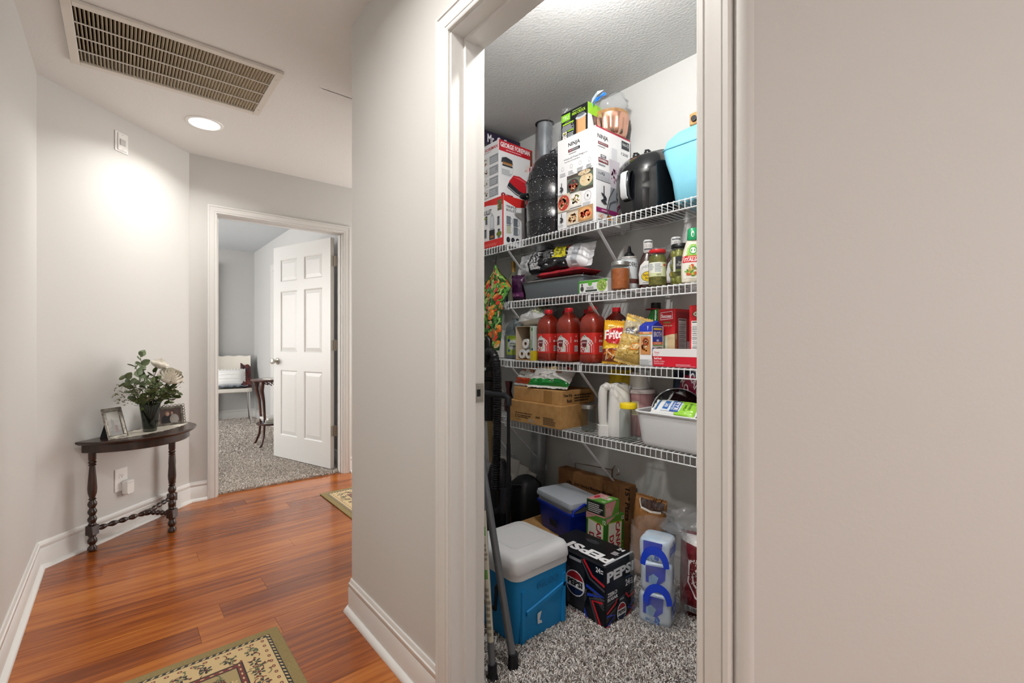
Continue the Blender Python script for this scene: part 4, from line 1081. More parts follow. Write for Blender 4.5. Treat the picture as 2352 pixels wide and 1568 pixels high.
prof = [(.036, 0), (.043, .005), (.045, .03), (.045, .07), (.040, .115), (.028, .16), (.019, .178), (.018, .185)]
t = jar('dressing_bottle', 'creamy dressing bottle with green cap reading ITALIAN', 'bottle', (.962, 1.01, S2), prof, M('cream_dressing', 0xe9e2d0, .25, coat=.4), part='bottle', sy=.66)
t.rotation_euler = (0, 0, R(30))
m = MB(); m.lathe([(.021, .170), (.0225, .174), (.0205, .214), (.018, .218), (.001, .2185)], 24); m.build('cap', M('green_plastic', 0x1f9a62, .3), t, 40)
def dfn(u, v, o):
    r = profr(prof)(v); return (u, -r * .66 * math.sqrt(max(0, 1 - min(1, (u / r) ** 2))) - o - .0003, v)
p = Pr(); p.poly([(-.038, .018), (.038, .018), (.040, .07), (.034, .112), (.022, .148), (.008, .158), (-.008, .158), (-.022, .148), (-.034, .112), (-.040, .07)], 0xf3f1e6); p.poly([(-.030, .10), (.030, .10), (.020, .142), (.008, .153), (-.008, .153), (-.020, .142)], 0x8fc63f); p.ell(.0, .128, .014, .017, 0x3f9a46); p.ell(0, .128, .011, .012, 0xeef4ec); p.rect(-.039, .080, .078, .027, 0xd2232a, 8); p.text('ITALIAN', -.033, .084, .066, .015, 0xffffff, 1.3, .2); p.rect(-.02, .100, .04, .004, 0xf0b9a0); p.food(-.036, .022, .072, .05, [0x7fb23f, 0x4f8f34, 0xd94a2c, 0xe8c24a, 0xf0e6c8, 0x3f7a2f], 46, 5); p.ell(.022, .066, .014, .014, 0xffffff); p.ell(.022, .066, .008, .008, 0xc3202a)
dfn.q = .012; p.build('label', t, dfn)
p = Pr(); p.ell(0, .194, .006, .013, 0xf2f6f0); p.ell(.001, .191, .003, .007, 0x1f9a62); p.build('cap_print', t, cylmap(.0222, R(-95)))

# behind the apron, on the corner shelf
for k, (c, nm) in enumerate(((0x5a2a70, 'purple'), (0x6b6fb0, 'lilac'), (0x57b83a, 'bright green'))):
    t = thing('game_box', 'flat %s box in the stack beside the apron' % nm, 'box', (-.58 + .01 * k, 1.14, S2 + .032 * k + .0005 * k))
    m = MB(); m.box(-.10, .10, -.09, .09, 0, .0315, 0, .002); m.build('box_lid', M('card_' + nm, c, .45), t, 0)
    p = Pr(); p.rect(.01, .010, .16, .010, (0xe6c93a, 0xe8e8f4, 0x2a6a22)[k]); p.build('side_print', t, faceR(.20, .18, .03))
t = thing('black_clip_box', 'small grey lidded box on top of the flat boxes', 'box', (-.57, 1.14, S2 + .099)); m = MB(); m.loft([rrect(a, b, .012, 4, 0, 0, z) for a, b, z in ((.14, .12, 0), (.15, .13, .004), (.15, .13, .03), (.155, .135, .031), (.155, .135, .042), (.14, .12, .045))]); m.build('tub', M('grey_tub', 0x6f7276, .5), t, 40)
t = jar('wine_bottle', 'bottle with gold foil neck standing in the pantry corner', 'bottle', (-.372, 1.205, S2), [(.030, 0), (.036, .005), (.036, .16), (.03, .19), (.014, .215), (.0135, .25)], M('pale_bottle_glass', 0x7d8068, .1, coat=.4), part='bottle')
m = MB(); m.lathe([(.0145, .215), (.0145, .268), (.0155, .27), (.0155, .283), (.012, .285)], 20); m.build('foil', M('gold_foil', 0xb08a4a, .35, .6), t, 40)
t, S_ = bag('snack_pouch', 'dark purple pouch beside the grey roasting pan', 'bag', (-.115, 1.03, S2 + .001), (R(6), 0, R(20)), .085, .15, .05, M('purple_pouch', 0x3a1438, .35), 8)
p = Pr(); p.rect(.05, .1, .9, .2, 0x6a2a62, 8, 2); p.lines(.15, .14, .7, .1, 2, 0xb98ab0); p.build('bag_print', t, S_, INKG)
# ---------------------------------------------------------------- third shelf
JP = [(.040, 0), (.047, .005), (.049, .012), (.049, .034), (.0465, .040), (.0465, .150), (.0485, .158), (.0495, .175), (.048, .195), (.040, .222), (.026, .243), (.0185, .250), (.0175, .262)]
JP = [(r * 1.13 if z < .24 else r, z) for r, z in JP]
JU = M('tomato_juice', 0x7c1d12, .16, coat=.6, h2=0x8c2a18, nscale=18)
def juice(label, x, y):
    t = thing('juice_bottle', label, 'bottle', (x, y, S3), 0, 'red juice bottles on the third shelf')
    m = MB(); m.lathe(JP, 40, pw=3.6); m.build('bottle', JU, t, 40)
    m = MB(); m.lathe([(.0195, .255), (.0215, .257), (.0215, .274), (.0195, .2775), (.001, .278)], 24); m.build('cap', M('red_cap', 0xd31f2a, .3), t, 40)
    m = MB(); m.lathe([(.0178, .249), (.0205, .250), (.0205, .254), (.0178, .255)], 24, cap=False); m.build('neck_ring', JU, t, 40)
    p = Pr(); RL = 0xd22a24
    p.rect(-.082, .043, .164, .104, RL, 40); p.poly([(-.043, .052), (.030, .052), (.030, .090), (.022, .110), (.008, .122), (-.006, .128), (-.016, .138), (-.030, .128), (-.043, .120)], 0xf1efee)
    p.poly([(-.036, .112), (-.002, .112), (-.007, .078), (-.031, .078)], 0x6a1420); p.rect(-.033, .096, .026, .008, 0xc9a0a0); p.food(-.038, .052, .034, .03, [0xc3221c, 0xe0402e, 0x8f1614], 16, 3); p.ell(-.018, .130, .007, .005, 0x8fbfae); p.ell(-.004, .075, .004, .010, 0xb8cf9a)
    p.lines(.034, .10, .006, .03, 5, 0xf0c9c4)
    p.ell(.060, .108, .006, .006, 0xf3d9d4); p.ell(.074, .108, .005, .006, 0xf3d9d4); p.poly([(.062, .128), (.072, .128), (.067, .138)], 0xf0b9b0); p.bars(.056, .054, .022, .030, 0x555055, 0xf1efee, n=10)
    p.build('label', t, cylmap(profr(JP), R(-78), 3.6))
    return t
juice('red juice bottle with white-panelled label, leftmost of the front row', .112, 1.045)
juice('red juice bottle with white-panelled label in the middle of the front row', .272, 1.032)
juice('red juice bottle directly behind the orange snack bag', .430, 1.032)
juice('red juice bottle in the back row beside the paper rolls', .105, 1.192)
juice('red juice bottle in the back row, second from the duct', .262, 1.192)
juice('red juice bottle at the right end of the back row', .455, 1.188)

t, w, d, h = carton('roll_box', 'open beige cardboard box holding three white rolls', 'box', -.094, .030, .985, 1.16, S3, .004, CARDB, part='base', bev=.0008)
BGE = M('beige_card', 0xc9b79c, .75)
for nm, b in (('side_panel', (-.062, -.059, -.0875, .0875, .004, .188)), ('side_panel', (.059, .062, -.0875, .0875, .004, .188)), ('top_panel', (-.062, .062, -.0875, .0875, .188, .191)), ('back_panel', (-.059, .059, .0845, .0875, .004, .188))):
    m = MB(); m.box(*b); m.build(nm, BGE, t, 0)
for k, (x, z, wd) in enumerate(((.004, .088, 'topmost'), (-.026, .0305, 'lower left'), (.030, .0305, 'lower right'))):
    t = thing('paper_roll', '%s of the three white rolls in the open beige box' % wd, 'roll', (-.032 + x, 1.0, S3 + .0045 + z), 0, 'white rolls in the beige box')
    m = MB(); T_ = Matrix.Rotation(R(-90), 4, 'X'); m.lathe([(.010, 0), (.0265, 0), (.0268, .002), (.0268, .118), (.0265, .12), (.010, .12), (.010, 0)], 28, T=T_, cap=False); m.build('paper', M('soft_paper', 0xeeeeee, .8), t, 40)
    m = MB(); m.lathe([(.0085, 0), (.010, 0), (.010, .12), (.0085, .12), (.0085, 0)], 20, T=T_, cap=False); m.build('core', CARDD, t, 40)
t, w, d, h = carton('foil_box', 'narrow green, grey and yellow box beside the open beige box', 'box', .0315, .054, .985, 1.10, S3, .190, M('pale_green_card', 0xc3d2c6, .5))
p = Pr(); p.rect(0, 0, w, h * .28, 0xd9c21f); p.rect(0, h * .30, w * .3, h * .3, 0x6aa84a); p.rect(w * .35, h * .30, w * .5, h * .4, 0xb9bcd0); p.rect(w * .35, h * .30, w * .5, h * .06, 0x3a3a8a); p.poly([(w * .3, h * .86), (w * .7, h * .86), (w * .7, h * .95), (w * .3, h * .95)], 0x2f7a3a); p.build('front_print', t, faceF(w, d, h))
p = Pr(); p.rect(0, 0, d, h * .28, 0xd9c21f); p.build('side_print', t, faceR(w, d, h))

t, S_ = bag('flour_bag', 'white crumpled paper bag lying on the beige roll box', 'bag', (-.16, 1.10, S3 + .24), (0, 0, 0), .17, .23, .085, M('white_paper_bag', 0xdfe0e2, .6), 6, .022, wr=.16)
t.rotation_euler = Matrix(((.15, .1, .98), (-.93, .35, .1), (-.33, -.93, .14))).to_euler()
p = Pr(.00022, .0012); p.rect(.1, .62, .8, .3, 0xc9d0a8, 10, 6); p.lines(.2, .66, .6, .2, 4, 0x6f7d58); p.rect(.05, .45, .9, .14, 0xeeeeee, 10, 3); p.build('bag_print', t, S_)

VINP = [(.045, 0), (.056, .006), (.058, .02), (.058, .165), (.050, .195), (.030, .222), (.018, .235), (.017, .25)]
t = jar('vinegar_jug', 'clear vinegar jug with green and white label beside the apron', 'jug', (-.243, 1.115, S3), VINP, M('vinegar_plastic', 0x9fb0b6, .15, alpha=.6), part='jug', pw=3.2)
m = MB(); m.lathe([(.019, .245), (.020, .247), (.020, .262), (.001, .264)], 22); m.build('cap', WHITE, t, 40)
m = MB(); m.tube([(.018, -.02, .236), (.048, -.045, .226), (.055, -.052, .20), (.045, -.042, .17)], .008, 8); m.build('handle', MATS['vinegar_plastic'], t, 50)
p = Pr(); p.rect(-.05, .025, .10, .115, 0xb9cf5a, 18); p.rect(-.03, .124, .05, .014, 0x8faf2a, 8); p.ell(0, .085, .040, .030, 0xeef3ea); p.text('white', -.020, .088, .036, .012, 0x2a3a5a, 1); p.text('vinegar', -.024, .070, .048, .015, 0x2a3a5a, 1); p.ell(-.030, .112, .010, .010, 0x1f4f9a); p.ell(-.028, .050, .008, .008, 0x1f5fae); p.build('label', t, cylmap(.0585, R(-58), 3.2))
t = jar('white_jug', 'plain white jug behind the vacuum hose on the corner shelf', 'jug', (-.36, 1.11, S3), [(.035, 0), (.045, .005), (.047, .08), (.042, .12), (.022, .145), (.016, .15), (.016, .165)], WHITE, part='jug', pw=3)
m = MB(); m.lathe([(.018, .160), (.018, .178), (.001, .18)], 20); m.build('cap', WHITE, t, 40)

t, S_ = bag('corn_chip_bag', 'orange and yellow corn chip bag reading Fritos', 'bag', (.578, 1.008, S3 + .001), (R(-8), R(3), R(32)), .115, .205, .05, M('yellow_foil_bag', 0xe3a81c, .3), 2, .010, wr=.09)
p = Pr(.00022, .0012); p.rect(.0, .0, 1, .36, 0x7a2a16, 12, 6); p.food(.02, .02, .96, .30, [0xd98a2a, 0xe39c3f, 0xc06a1c, 0xf0d9b0, 0xa84a18], 40, 4); p.poly([(0, .34), (.3, .42), (.7, .38), (1, .46), (1, .36), (0, .30)], 0xf2c83a); p.poly([(.06, .55), (.2, .46), (.6, .44), (.95, .52), (1, .78), (.7, .86), (.3, .82), (.08, .72)], 0xc8202a); p.text('Fritos', .06, .535, .92, .24, 0xffffff, 1.6, .02, .06); p.ell(.3, .90, .14, .03, 0xf6e08a); p.text('ORIGINAL', .5, .29, .4, .04, 0xe8e8ee, 0)
p.build('bag_print', t, S_, INKG)

t, S_ = bag('noodle_bag', 'clear bag of yellow egg noodles leaning to the right', 'bag', (.652, 1.0, S3 + .002), (R(-6), R(16), R(38)), .118, .225, .062, M('noodles_in_film', 0xcaa24a, .35, h2=0xe0bf6e, nscale=60, coat=.5), 5, .012, wr=.10)
p = Pr(.00022, .0012); p.rect(0, .60, 1, .40, 0xb7a98a, 10, 8); p.poly([(0, .90), (1, .93), (1, 1), (0, 1)], 0xe0b52a); rn = random.Random(3)
for k in range(150):
    a, b, c = rn.random() * .8 + .05, rn.random() * .5 + .03, rn.uniform(0, PI); L = rn.uniform(.08, .2)
    p.line([(a, b), (a + L * .5 * math.cos(c), b + L * .3 * math.sin(c)), (min(.98, a + L * math.cos(c + .5)), min(.58, max(.02, b + L * .6 * math.sin(c + .5))))], .010, rn.choice([0xe3c878, 0xd3ae55, 0xb9913a, 0xeedba0])); p.l -= 1
p.l += 2; p.rect(.12, .62, .30, .10, 0xe9e6dd, 4, 3); p.text('FINE', .14, .60, .28, .11, 0x1c2450, 1.2, 0, .25); p.text('EGG NOODLES', .50, .64, .46, .07, 0x2a3060, 1.0, 0, .2); p.poly([(.42, .26), (.72, .30), (.80, .40), (.70, .46), (.44, .42)], 0xe88a1a); p.poly([(.46, .29), (.70, .32), (.76, .40), (.68, .44), (.47, .40)], 0xf7e3b0); p.text('TNT', .52, .33, .16, .06, 0xd9891a, 0); p.poly([(.66, .50), (.86, .50), (.90, .58), (.70, .60)], 0xe88a1a); p.rect(.72, .60, .28, .14, 0xe0a81c, 4, 3)
p.build('bag_print', t, S_, INKG)

t, w, d, h = carton('broth_carton', 'blue, orange and white chicken broth carton reading BROTH', 'carton', .716, .779, 1.005, 1.095, S3, .172, CARDW)
m = MB(); m.loft([[(-w / 2, -d / 2, h), (w / 2, -d / 2, h), (w / 2, d / 2, h), (-w / 2, d / 2, h)], [(-w / 2, -.004, h + .020), (w / 2, -.004, h + .020), (w / 2, .004, h + .020), (-w / 2, .004, h + .020)]]); m.build('gable_top', M('blue_card', 0x2136a8, .4), t, 0)
m = MB(); m.lathe([(.012, 0), (.012, .012), (.010, .014), (.001, .0145)], 18); m.build('cap', M('blue_cap', 0x2a62d2, .35), t, 40, (.008, .02, h + .010))
p = Pr(); p.rect(0, h * .86, w, h * .14, 0x2338ae); p.poly([(w * .62, h), (w * .72, h), (w * .66, h * .88)], 0xd9deee); p.rect(0, h * .80, w, h * .05, 0xe2803a); p.rect(0, h * .78, w, h * .02, 0x9aa060); p.rect(w * .3, h * .815, w * .5, h * .02, 0xf6e3cc); p.rect(w * .08, h * .28, w * .82, h * .46, 0xc98e56); p.ell(w * .5, h * .60, w * .25, h * .11, 0x8a3a16); p.food(w * .12, h * .32, w * .74, h * .36, [0xd9803a, 0xf0b27a, 0x7a9a3a, 0xb0522a, 0xf3e3cc], 24, 6); p.lines(w * .1, h * .75, w * .8, h * .015, 1, 0x999999); p.rect(w * .06, h * .02, w * .88, h * .14, 0xd6d8da); p.lines(w * .06, h * .02, w * .88, h * .14, 7, 0x8f9296); p.build('front_print', t, faceF(w, d, h))
p = Pr(); p.rect(d * .04, h * .60, d * .86, h * .38, 0x1f3296); p.rect(d * .12, h * .90, d * .7, h * .05, 0xe0c23a); p.text('BROTH', d * .13, h * .73, d * .68, h * .13, 0xf2f4f8, .6); p.ell(d * .47, h * .635, d * .12, h * .03, 0xb9c3e4); p.rect(d * .04, h * .53, d * .86, h * .07, 0xe2632a); p.text('CHICKEN', d * .16, h * .545, d * .6, h * .04, 0xfbe9d8, .6); p.rect(d * .04, h * .50, d * .86, h * .025, 0x5fa84a); p.ell(d * .62, h * .34, d * .42, h * .13, 0x77807a); p.ell(d * .62, h * .33, d * .37, h * .11, 0xb59a72); p.food(d * .3, h * .24, d * .62, h * .18, [0xe0b48a, 0xc9743a, 0xe89a5a, 0x7f8a4a], 24, 8); p.ell(d * .06, h * .40, d * .08, h * .06, 0x2f7fd2); p.ell(d * .05, h * .25, d * .09, h * .09, 0xc9623a); p.build('side_print', t, faceR(w, d, h))

def nutri(p, x, y, w_, h_, s_=1):
    p.rect(x, y, w_, h_, 0xf1efec); p.rect(x + w_ * .04, y + h_ * .955, w_ * .9, h_ * .025, 0x3a3a3a)
    for k in range(9): p.rect(x + w_ * .04, y + h_ * (.90 - .1 * k), w_ * .92, h_ * .004, 0x555555)
    p.lines(x + w_ * .06, y + h_ * .04, w_ * .85, h_ * .86, 18, 0x9a9a9e, s_, .4)
t, w, d, h = carton('rice_box', 'tall red rice box reading Success behind the broth carton', 'box', .742, .822, 1.115, 1.245, S3, .25, M('red_carton', 0xc62128, .45))
p = Pr(); p.rect(0, 0, w, h * .55, 0xe3cba0); p.poly([(0, h * .5), (w, h * .56), (w, h * .62), (0, h * .6)], 0xc62128); p.rect(0, h * .1, w * .55, h * .4, 0xdfe3c8); p.lines(w * .05, h * .14, w * .4, h * .3, 8, 0x8fae6a); p.poly([(w * .12, h * .80), (w * .88, h * .82), (w * .86, h * .96), (w * .14, h * .94)], 0xf3dcdc); p.poly([(w * .15, h * .815), (w * .85, h * .83), (w * .83, h * .945), (w * .17, h * .93)], 0xb51a24); p.text('Success', w * .18, h * .84, w * .62, h * .065, 0xffffff, 1.2); p.rect(w * .3, h * .74, w * .45, h * .035, 0x8a6a34); p.text('whole grain', w * .25, h * .68, w * .6, h * .04, 0xf0d9b0, 0); p.build('front_print', t, faceF(w, d, h))
p = Pr(); p.rect(0, 0, d * .14, h * .56, 0xdcc08f); p.rect(d * .1, h * .82, d * .85, h * .13, 0x9c1a22); nutri(p, d * .22, h * .03, d * .52, h * .80, 2); p.rect(d * .76, h * .02, d * .2, h * .4, 0xdadde2); p.rect(d * .02, h * .30, d * .06, h * .16, 0xc4622a); p.build('side_print', t, faceR(w, d, h))
t, w, d, h = carton('casserole_box', 'red dinner box with nutrition panel at the end of the third shelf', 'box', .905, 1.03, 1.085, 1.22, S3, .255, MATS['red_carton'], flap=MATS['red_carton'])
p = Pr(); nutri(p, w * .08, h * .03, w * .72, h * .72, 5); p.ell(w * .42, h * .86, w * .3, h * .06, 0x3a2a1c); p.ell(w * .42, h * .86, w * .27, h * .05, 0xe8dcc0); p.text('Classic', w * .2, h * .84, w * .44, h * .04, 0x2a1a12, 1); p.build('front_print', t, faceF(w, d, h))
t, w, d, h = carton('soup_packet_box', 'low red and white box lying in front of the rice box', 'box', .797, 1.03, .982, 1.075, S3, .072, M('red_box_card', 0xcf1a30, .45), flap=CARDW)
p = Pr(); p.rect(0, h * .60, w, h * .40, 0xf0ecec); p.text('Diced', w * .04, h * .76, w * .09, h * .12, 0xd2405a, 1); p.lines(w * .04, h * .66, w * .1, h * .05, 1, 0xd98a98); p.text('Beef Broth', w * .03, h * .42, w * .15, h * .12, 0xffffff, 1); p.text('Bouillon Cubes', w * .03, h * .27, w * .21, h * .10, 0xf6d9dd, 0); p.lines(w * .03, h * .14, w * .26, h * .10, 2, 0xf0a8b2); p.lines(w * .46, h * .06, w * .36, h * .14, 3, 0xf0a8b2); p.build('front_print', t, faceF(w, d, h))

t = jar('green_bottle', 'green bottle with black cap and red carry ring behind the rice box', 'bottle', (.672, 1.205, S3), [(.036, 0), (.044, .006), (.044, .19), (.038, .215), (.024, .245), (.021, .258), (.021, .268)], M('green_bottle_plastic', 0x1f5a22, .15, coat=.5), part='bottle', pw=2.6)
m = MB(); m.lathe([(.0225, .262), (.024, .264), (.024, .286), (.022, .289), (.001, .2895)], 26); m.build('cap', BLACK, t, 40)
m = MB(); m.tube([(.018 * math.cos(a) * (2.4 if math.cos(a) < 0 else 1.5) - .008, .026 * math.sin(a), .259) for a in [2 * PI * k / 20 for k in range(20)]], .0032, 6, closed=True); m.build('carry_ring', M('red_ring', 0x8f1620, .4), t, 50)
t, w, d, h = carton('dark_packet', 'dark blue packet standing behind the orange chip bag', 'box', .535, .585, 1.12, 1.15, S3, .215, M('navy_card', 0x1d2236, .5))
p = Pr(); p.rect(w * .1, h * .8, w * .2, h * .18, 0xc9ccd4); p.build('front_print', t, faceF(w, d, h))

# ---------------------------------------------------------------- fourth shelf
t, w, d, h = carton('large_cardboard_box', 'large brown cardboard box with black printing on the lowest shelf', 'box', -.128, .289, .952, 1.165, S4, .116, CARDB, flap=CARDB)
INKB = 0x2a2018
p = Pr(); p.text('Use Aluminum Baking Bowl', w * .16, h * .40, w * .33, h * .085, INKB, 1.5); p.text('for Hot as Desserts for Bulk', w * .16, h * .30, w * .31, h * .085, INKB, 1.5); p.text('for Yeast Free Baking', w * .16, h * .20, w * .27, h * .085, INKB, 1.5); p.lines(w * .16, h * .12, w * .16, h * .04, 1, 0x5a4630); p.rect(w * .42, h * .09, w * .11, h * .12, 0xb3a48e)
p.text('#568', w * .56, h * .32, w * .08, h * .09, INKB, 1); p.lines(w * .70, h * .10, w * .24, h * .36, 5, 0x5a4630, 4); p.text('Free Priced', .0, 0, h * .8, .016, INKB, 1.2, 0, R(90)); 
p.build('front_print', t, lambda u, v, o: faceF(w, d, h)(u + (.024 if u < .02 else 0), v + (.006 if u < .02 else 0), o))
t, w, d, h = carton('small_cardboard_box', 'flat brown cardboard box on top of the large cardboard box', 'box', -.102, .272, .975, 1.235, S4 + .1178, .071, CARDB, flap=CARDB)
p = Pr(); p.rect(w * .66, h * .02, w * .16, h * .96, 0xa87b44); p.rect(w * .66, h * .02, .001, h * .96, 0x7a5a34); p.rect(w * .82, h * .02, .001, h * .96, 0x7a5a34); p.build('front_print', t, faceF(w, d, h))
p = Pr(); p.text('Three Way', d * .06, h * .52, d * .26, h * .28, INKB, 1.6); p.text('Rack', d * .16, h * .16, d * .16, h * .26, INKB, 1.6); p.lines(d * .38, h * .2, d * .54, h * .6, 3, 0x4a3826, 2); p.build('side_print', t, faceR(w, d, h))

def lying(X, Y, Z): return Matrix((X, Y, Z)).transposed().to_euler()
t, S_ = bag('snack_bag', 'white snack bag with orange stripe lying on the cardboard boxes', 'bag', (.02, 1.125, S4 + .22), (0, 0, 0), .19, .15, .075, M('white_snack_film', 0xeceae6, .35), 11, .012, wr=.12)
t.rotation_euler = lying((.985, -.05, .0), (-.03, .66, -.75), (.04, .75, .66)); t.location = (-.05, 1.01, S4 + .197)
p = Pr(.00022, .0012); p.rect(0, .0, 1, .14, 0xd9481f, 12, 2); p.text('Real', .08, .45, .3, .22, 0xd9362a, 1.2, .2, .1); p.lines(.1, .3, .4, .06, 1, 0x888888); p.food(.45, .35, .5, .55, [0xc9742a, 0xb0521c, 0xd99a4a, 0x7a2418], 30, 3); p.build('bag_print', t, S_, INKG)
t, S_ = bag('snack_bag', 'white snack bag with green stripe lying in front on the cardboard boxes', 'bag', (.16, 1.06, S4 + .22), (0, 0, 0), .25, .16, .08, MATS['white_snack_film'], 14, .014, wr=.12)
t.rotation_euler = lying((.97, .22, .0), (-.15, .66, -.73), (-.16, .71, .68)); t.location = (.15, .99, S4 + .199)
p = Pr(.00022, .0012); p.rect(0, 0, 1, .17, 0x1f8f3a, 14, 2); p.poly([(.3, .62), (.55, .86), (.75, .66), (.6, .60)], 0xe6d3a0); p.lines(.25, .36, .5, .06, 1, 0x8a8a92); p.ell(.72, .55, .07, .09, 0xb98a6a); p.ell(.9, .8, .05, .06, 0xc3302a); p.build('bag_print', t, S_, INKG)
t = jar('red_vase', 'small dark red vase in the corner behind the vacuum', 'vase', (-.352, 1.15, S4), [(.020, 0), (.03, .01), (.034, .06), (.022, .11), (.016, .13), (.026, .19), (.025, .192), (.014, .13)], M('oxblood_glaze', 0x4a0f16, .15, coat=.5), part='vase')
t = jar('empty_mason_jar', 'empty mason jar with zinc lid between the cardboard box and white kettle', 'jar', (.392, 1.045, S4), [(r * .98, z) for r, z in PG], JARG)
m = MB(); m.lathe([(.0345, .112), (.0355, .113), (.0355, .127), (.034, .130), (.001, .130)], 30); m.build('screw_lid', ZINC, t, 40)

# white electric kettle
t = thing('electric_kettle', 'white plastic electric kettle with moulded handle', 'kettle', (.548, 1.060, S4), R(50))
m = MB(); m.loft([rrect(a, b, .03, 6, c, 0, z) for z, a, b, c in ((0, .104, .100, .01), (.004, .108, .104, .01), (.06, .106, .100, .012), (.18, .096, .092, .014), (.228, .090, .086, .014), (.244, .080, .076, .014), (.250, .05, .045, .014))]); m.build('body', WHITE, t, 40)
m = MB(); m.tube([(-.028, 0, .228), (-.046, 0, .234), (-.057, 0, .226), (-.063, 0, .20), (-.064, 0, .13), (-.063, 0, .07), (-.056, 0, .035)], [.016, .019, .020, .021, .021, .020, .019], 14); m.build('handle', WHITE, t, 60)
m = MB(); m.loft([rrect(.056, .05, .015, 4, -.058, 0, z) for z in (0, .05)]); m.build('handle_base', WHITE, t, 40)
m = MB(); m.box(-.0885, -.085, -.010, .010, .024, .032, 0, .001); m.build('switch', M('grey_switch', 0x8d9094, .4), t, 0)
m = MB(); m.loft([rrect(.03, .03 - .018 * k, .005, 3, .048 + .008 * k, 0, .19 + .045 * k) for k in (0, .5, 1)]); m.build('spout', WHITE, t, 40)

t = thing('ice_cream_tub', 'pink ice cream tub with white lid behind the kettle', 'tub', (.605, 1.172, S4))
m = MB(); m.lathe([(.058, 0), (.060, .002), (.067, .205), (.067, .208)], 40); m.build('tub', M('pink_card', 0xcfa0a2, .5, h2=0xc48f94, nscale=10), t, 40)
m = MB(); m.lathe([(.068, .200), (.0715, .201), (.0715, .212), (.068, .218), (.001, .219)], 40); m.build('lid', M('frosted_lid', 0xe6dcdb, .3), t, 40)
p = Pr(); p.rect(-.054, .005, .112, .19, 0xcfa0a2, 16, 4); p.rect(-.052, .10, .045, .065, 0xe3d7b4, 10); p.lines(-.048, .106, .036, .05, 6, 0x8f7a5a); p.rect(0, .0, .001, .2, 0xa07a7e); p.rect(.045, .0, .001, .2, 0xa07a7e); p.build('label', t, cylmap(profr([(.060, 0), (.0672, .21)]), R(-54)))
t = thing('cup', 'upturned white cup stack on the pink tub', 'cup', (.600, 1.172, S4 + .2195))
m = MB(); m.lathe([(.046, 0), (.047, .002), (.040, .07), (.037, .078), (.001, .079)], 32); m.build('cup', WHITE, t, 40)
m = MB(); m.lathe([(.0472, .001), (.049, .003), (.0472, .006)], 32, cap=False); m.build('rim', WHITE, t, 40)
t, S_ = bag('yellow_bag', 'yellow bag with red dots standing behind the kettle', 'bag', (.462, 1.215, S4 + .001), (0, 0, R(10)), .13, .30, .045, M('yellow_film', 0xe0c21a, .35), 9)
p = Pr(.00022, .0012)
for k in range(14): p.ell(.12 + .19 * (k % 5), .2 + .09 * (k // 2), .04, .014, 0xc3362a, 8)
p.build('bag_print', t, S_, INKG)
t = jar('yellow_lidded_jar', 'clear plastic jar with bright yellow lid beside the kettle', 'jar', (.655, 1.008, S4), [(.034, 0), (.039, .004), (.040, .02), (.040, .130), (.035, .142), (.033, .146)], JARG)
m = MB(); m.lathe([(.036, .145), (.037, .146), (.037, .166), (.035, .169), (.001, .1695)], 32); m.build('lid', M('yellow_plastic', 0xf0d51c, .35), t, 40)
m = MB()
for k in range(24):
    a = 2 * PI * k / 24; m.box(.0365, .0378, -.0012, .0012, .148, .164, T=Matrix.Rotation(a, 4, 'Z'))
rb = m.build('lid_grip', MATS['yellow_plastic'], t, 0); rb['kind'] = 'stuff'

TUBM = M('white_tub_plastic', 0xe6e7e8, .35)
t = thing('dish_tub', 'white plastic dish tub at the right of the lowest shelf', 'tub', (.893, 1.082, S4))
TW, TD = .365, .236
m = MB(); m.loft([rrect(a, b, r, 6, 0, 0, z) for a, b, r, z in ((TW - .06, TD - .05, .03, 0), (TW - .04, TD - .03, .045, .006), (TW - .03, TD - .02, .05, .02), (TW, TD, .05, .138), (TW + .014, TD + .014, .055, .141), (TW + .018, TD + .018, .056, .146), (TW + .012, TD + .012, .054, .150), (TW - .002, TD - .002, .05, .146), (TW - .03, TD - .03, .048, .02), (TW - .06, TD - .06, .04, .008))]); m.build('tub', TUBM, t, 40)
t, S_ = bag('wipes_packet', 'white and lime green wipes packet in the dish tub reading EYE', 'packet', (.885, 1.0, S4 + .142), (0, 0, 0), .085, .20, .03, M('wipes_film', 0xf0f2f2, .35), 17, .008, wr=.05)
t.rotation_euler = lying((.02, -.80, -.60), (-.05, .60, -.80), (1, .05, .0)); t.location = (.787, 1.005, S4 + .168)
p = Pr(.00022, .0012); p.rect(0, .56, 1, .44, 0x9ad63f, 8, 10); p.rect(.1, .06, .7, .05, 0x2f6fae, 4, 1); p.poly([(.15, .22), (.85, .22), (.85, .62), (.75, .68), (.25, .68), (.15, .62)], 0xe0eaf2); p.rect(.2, .25, .55, .13, 0x2f66b0, 4, 2); p.text('30', .36, .27, .25, .09, 0xffffff, 1); p.rect(.14, .44, .72, .20, 0x2358a8, 6, 3); p.text('EYE', .22, .535, .56, .085, 0xffffff, 1.5); p.text('WIPES', .24, .46, .52, .06, 0xd9e6f6, 1); p.text('SIMPLY', .3, .74, .45, .05, 0x3a5a2a, 0); p.lines(.2, .84, .6, .05, 2, 0x4a6a3a); p.build('packet_print', t, S_, INKG)
t = thing('pan_lid', 'black round pan lid with grey rim leaning in the dish tub', 'lid', (.825, 1.13, S4 + .135), 0, None, (R(66), 0, R(25)))
m = MB(); m.lathe([(.001, .012), (.06, .010), (.105, 0), (.11, -.002)], 40, cap=False); m.build('lid', GLB, t, 50)
m = MB(); m.tube([(.110 * math.cos(2 * PI * k / 40), .110 * math.sin(2 * PI * k / 40), -.002) for k in range(40)], .003, 6, closed=True); m.build('rim', M('grey_rim', 0x9a9ca0, .3, .6), t, 50)
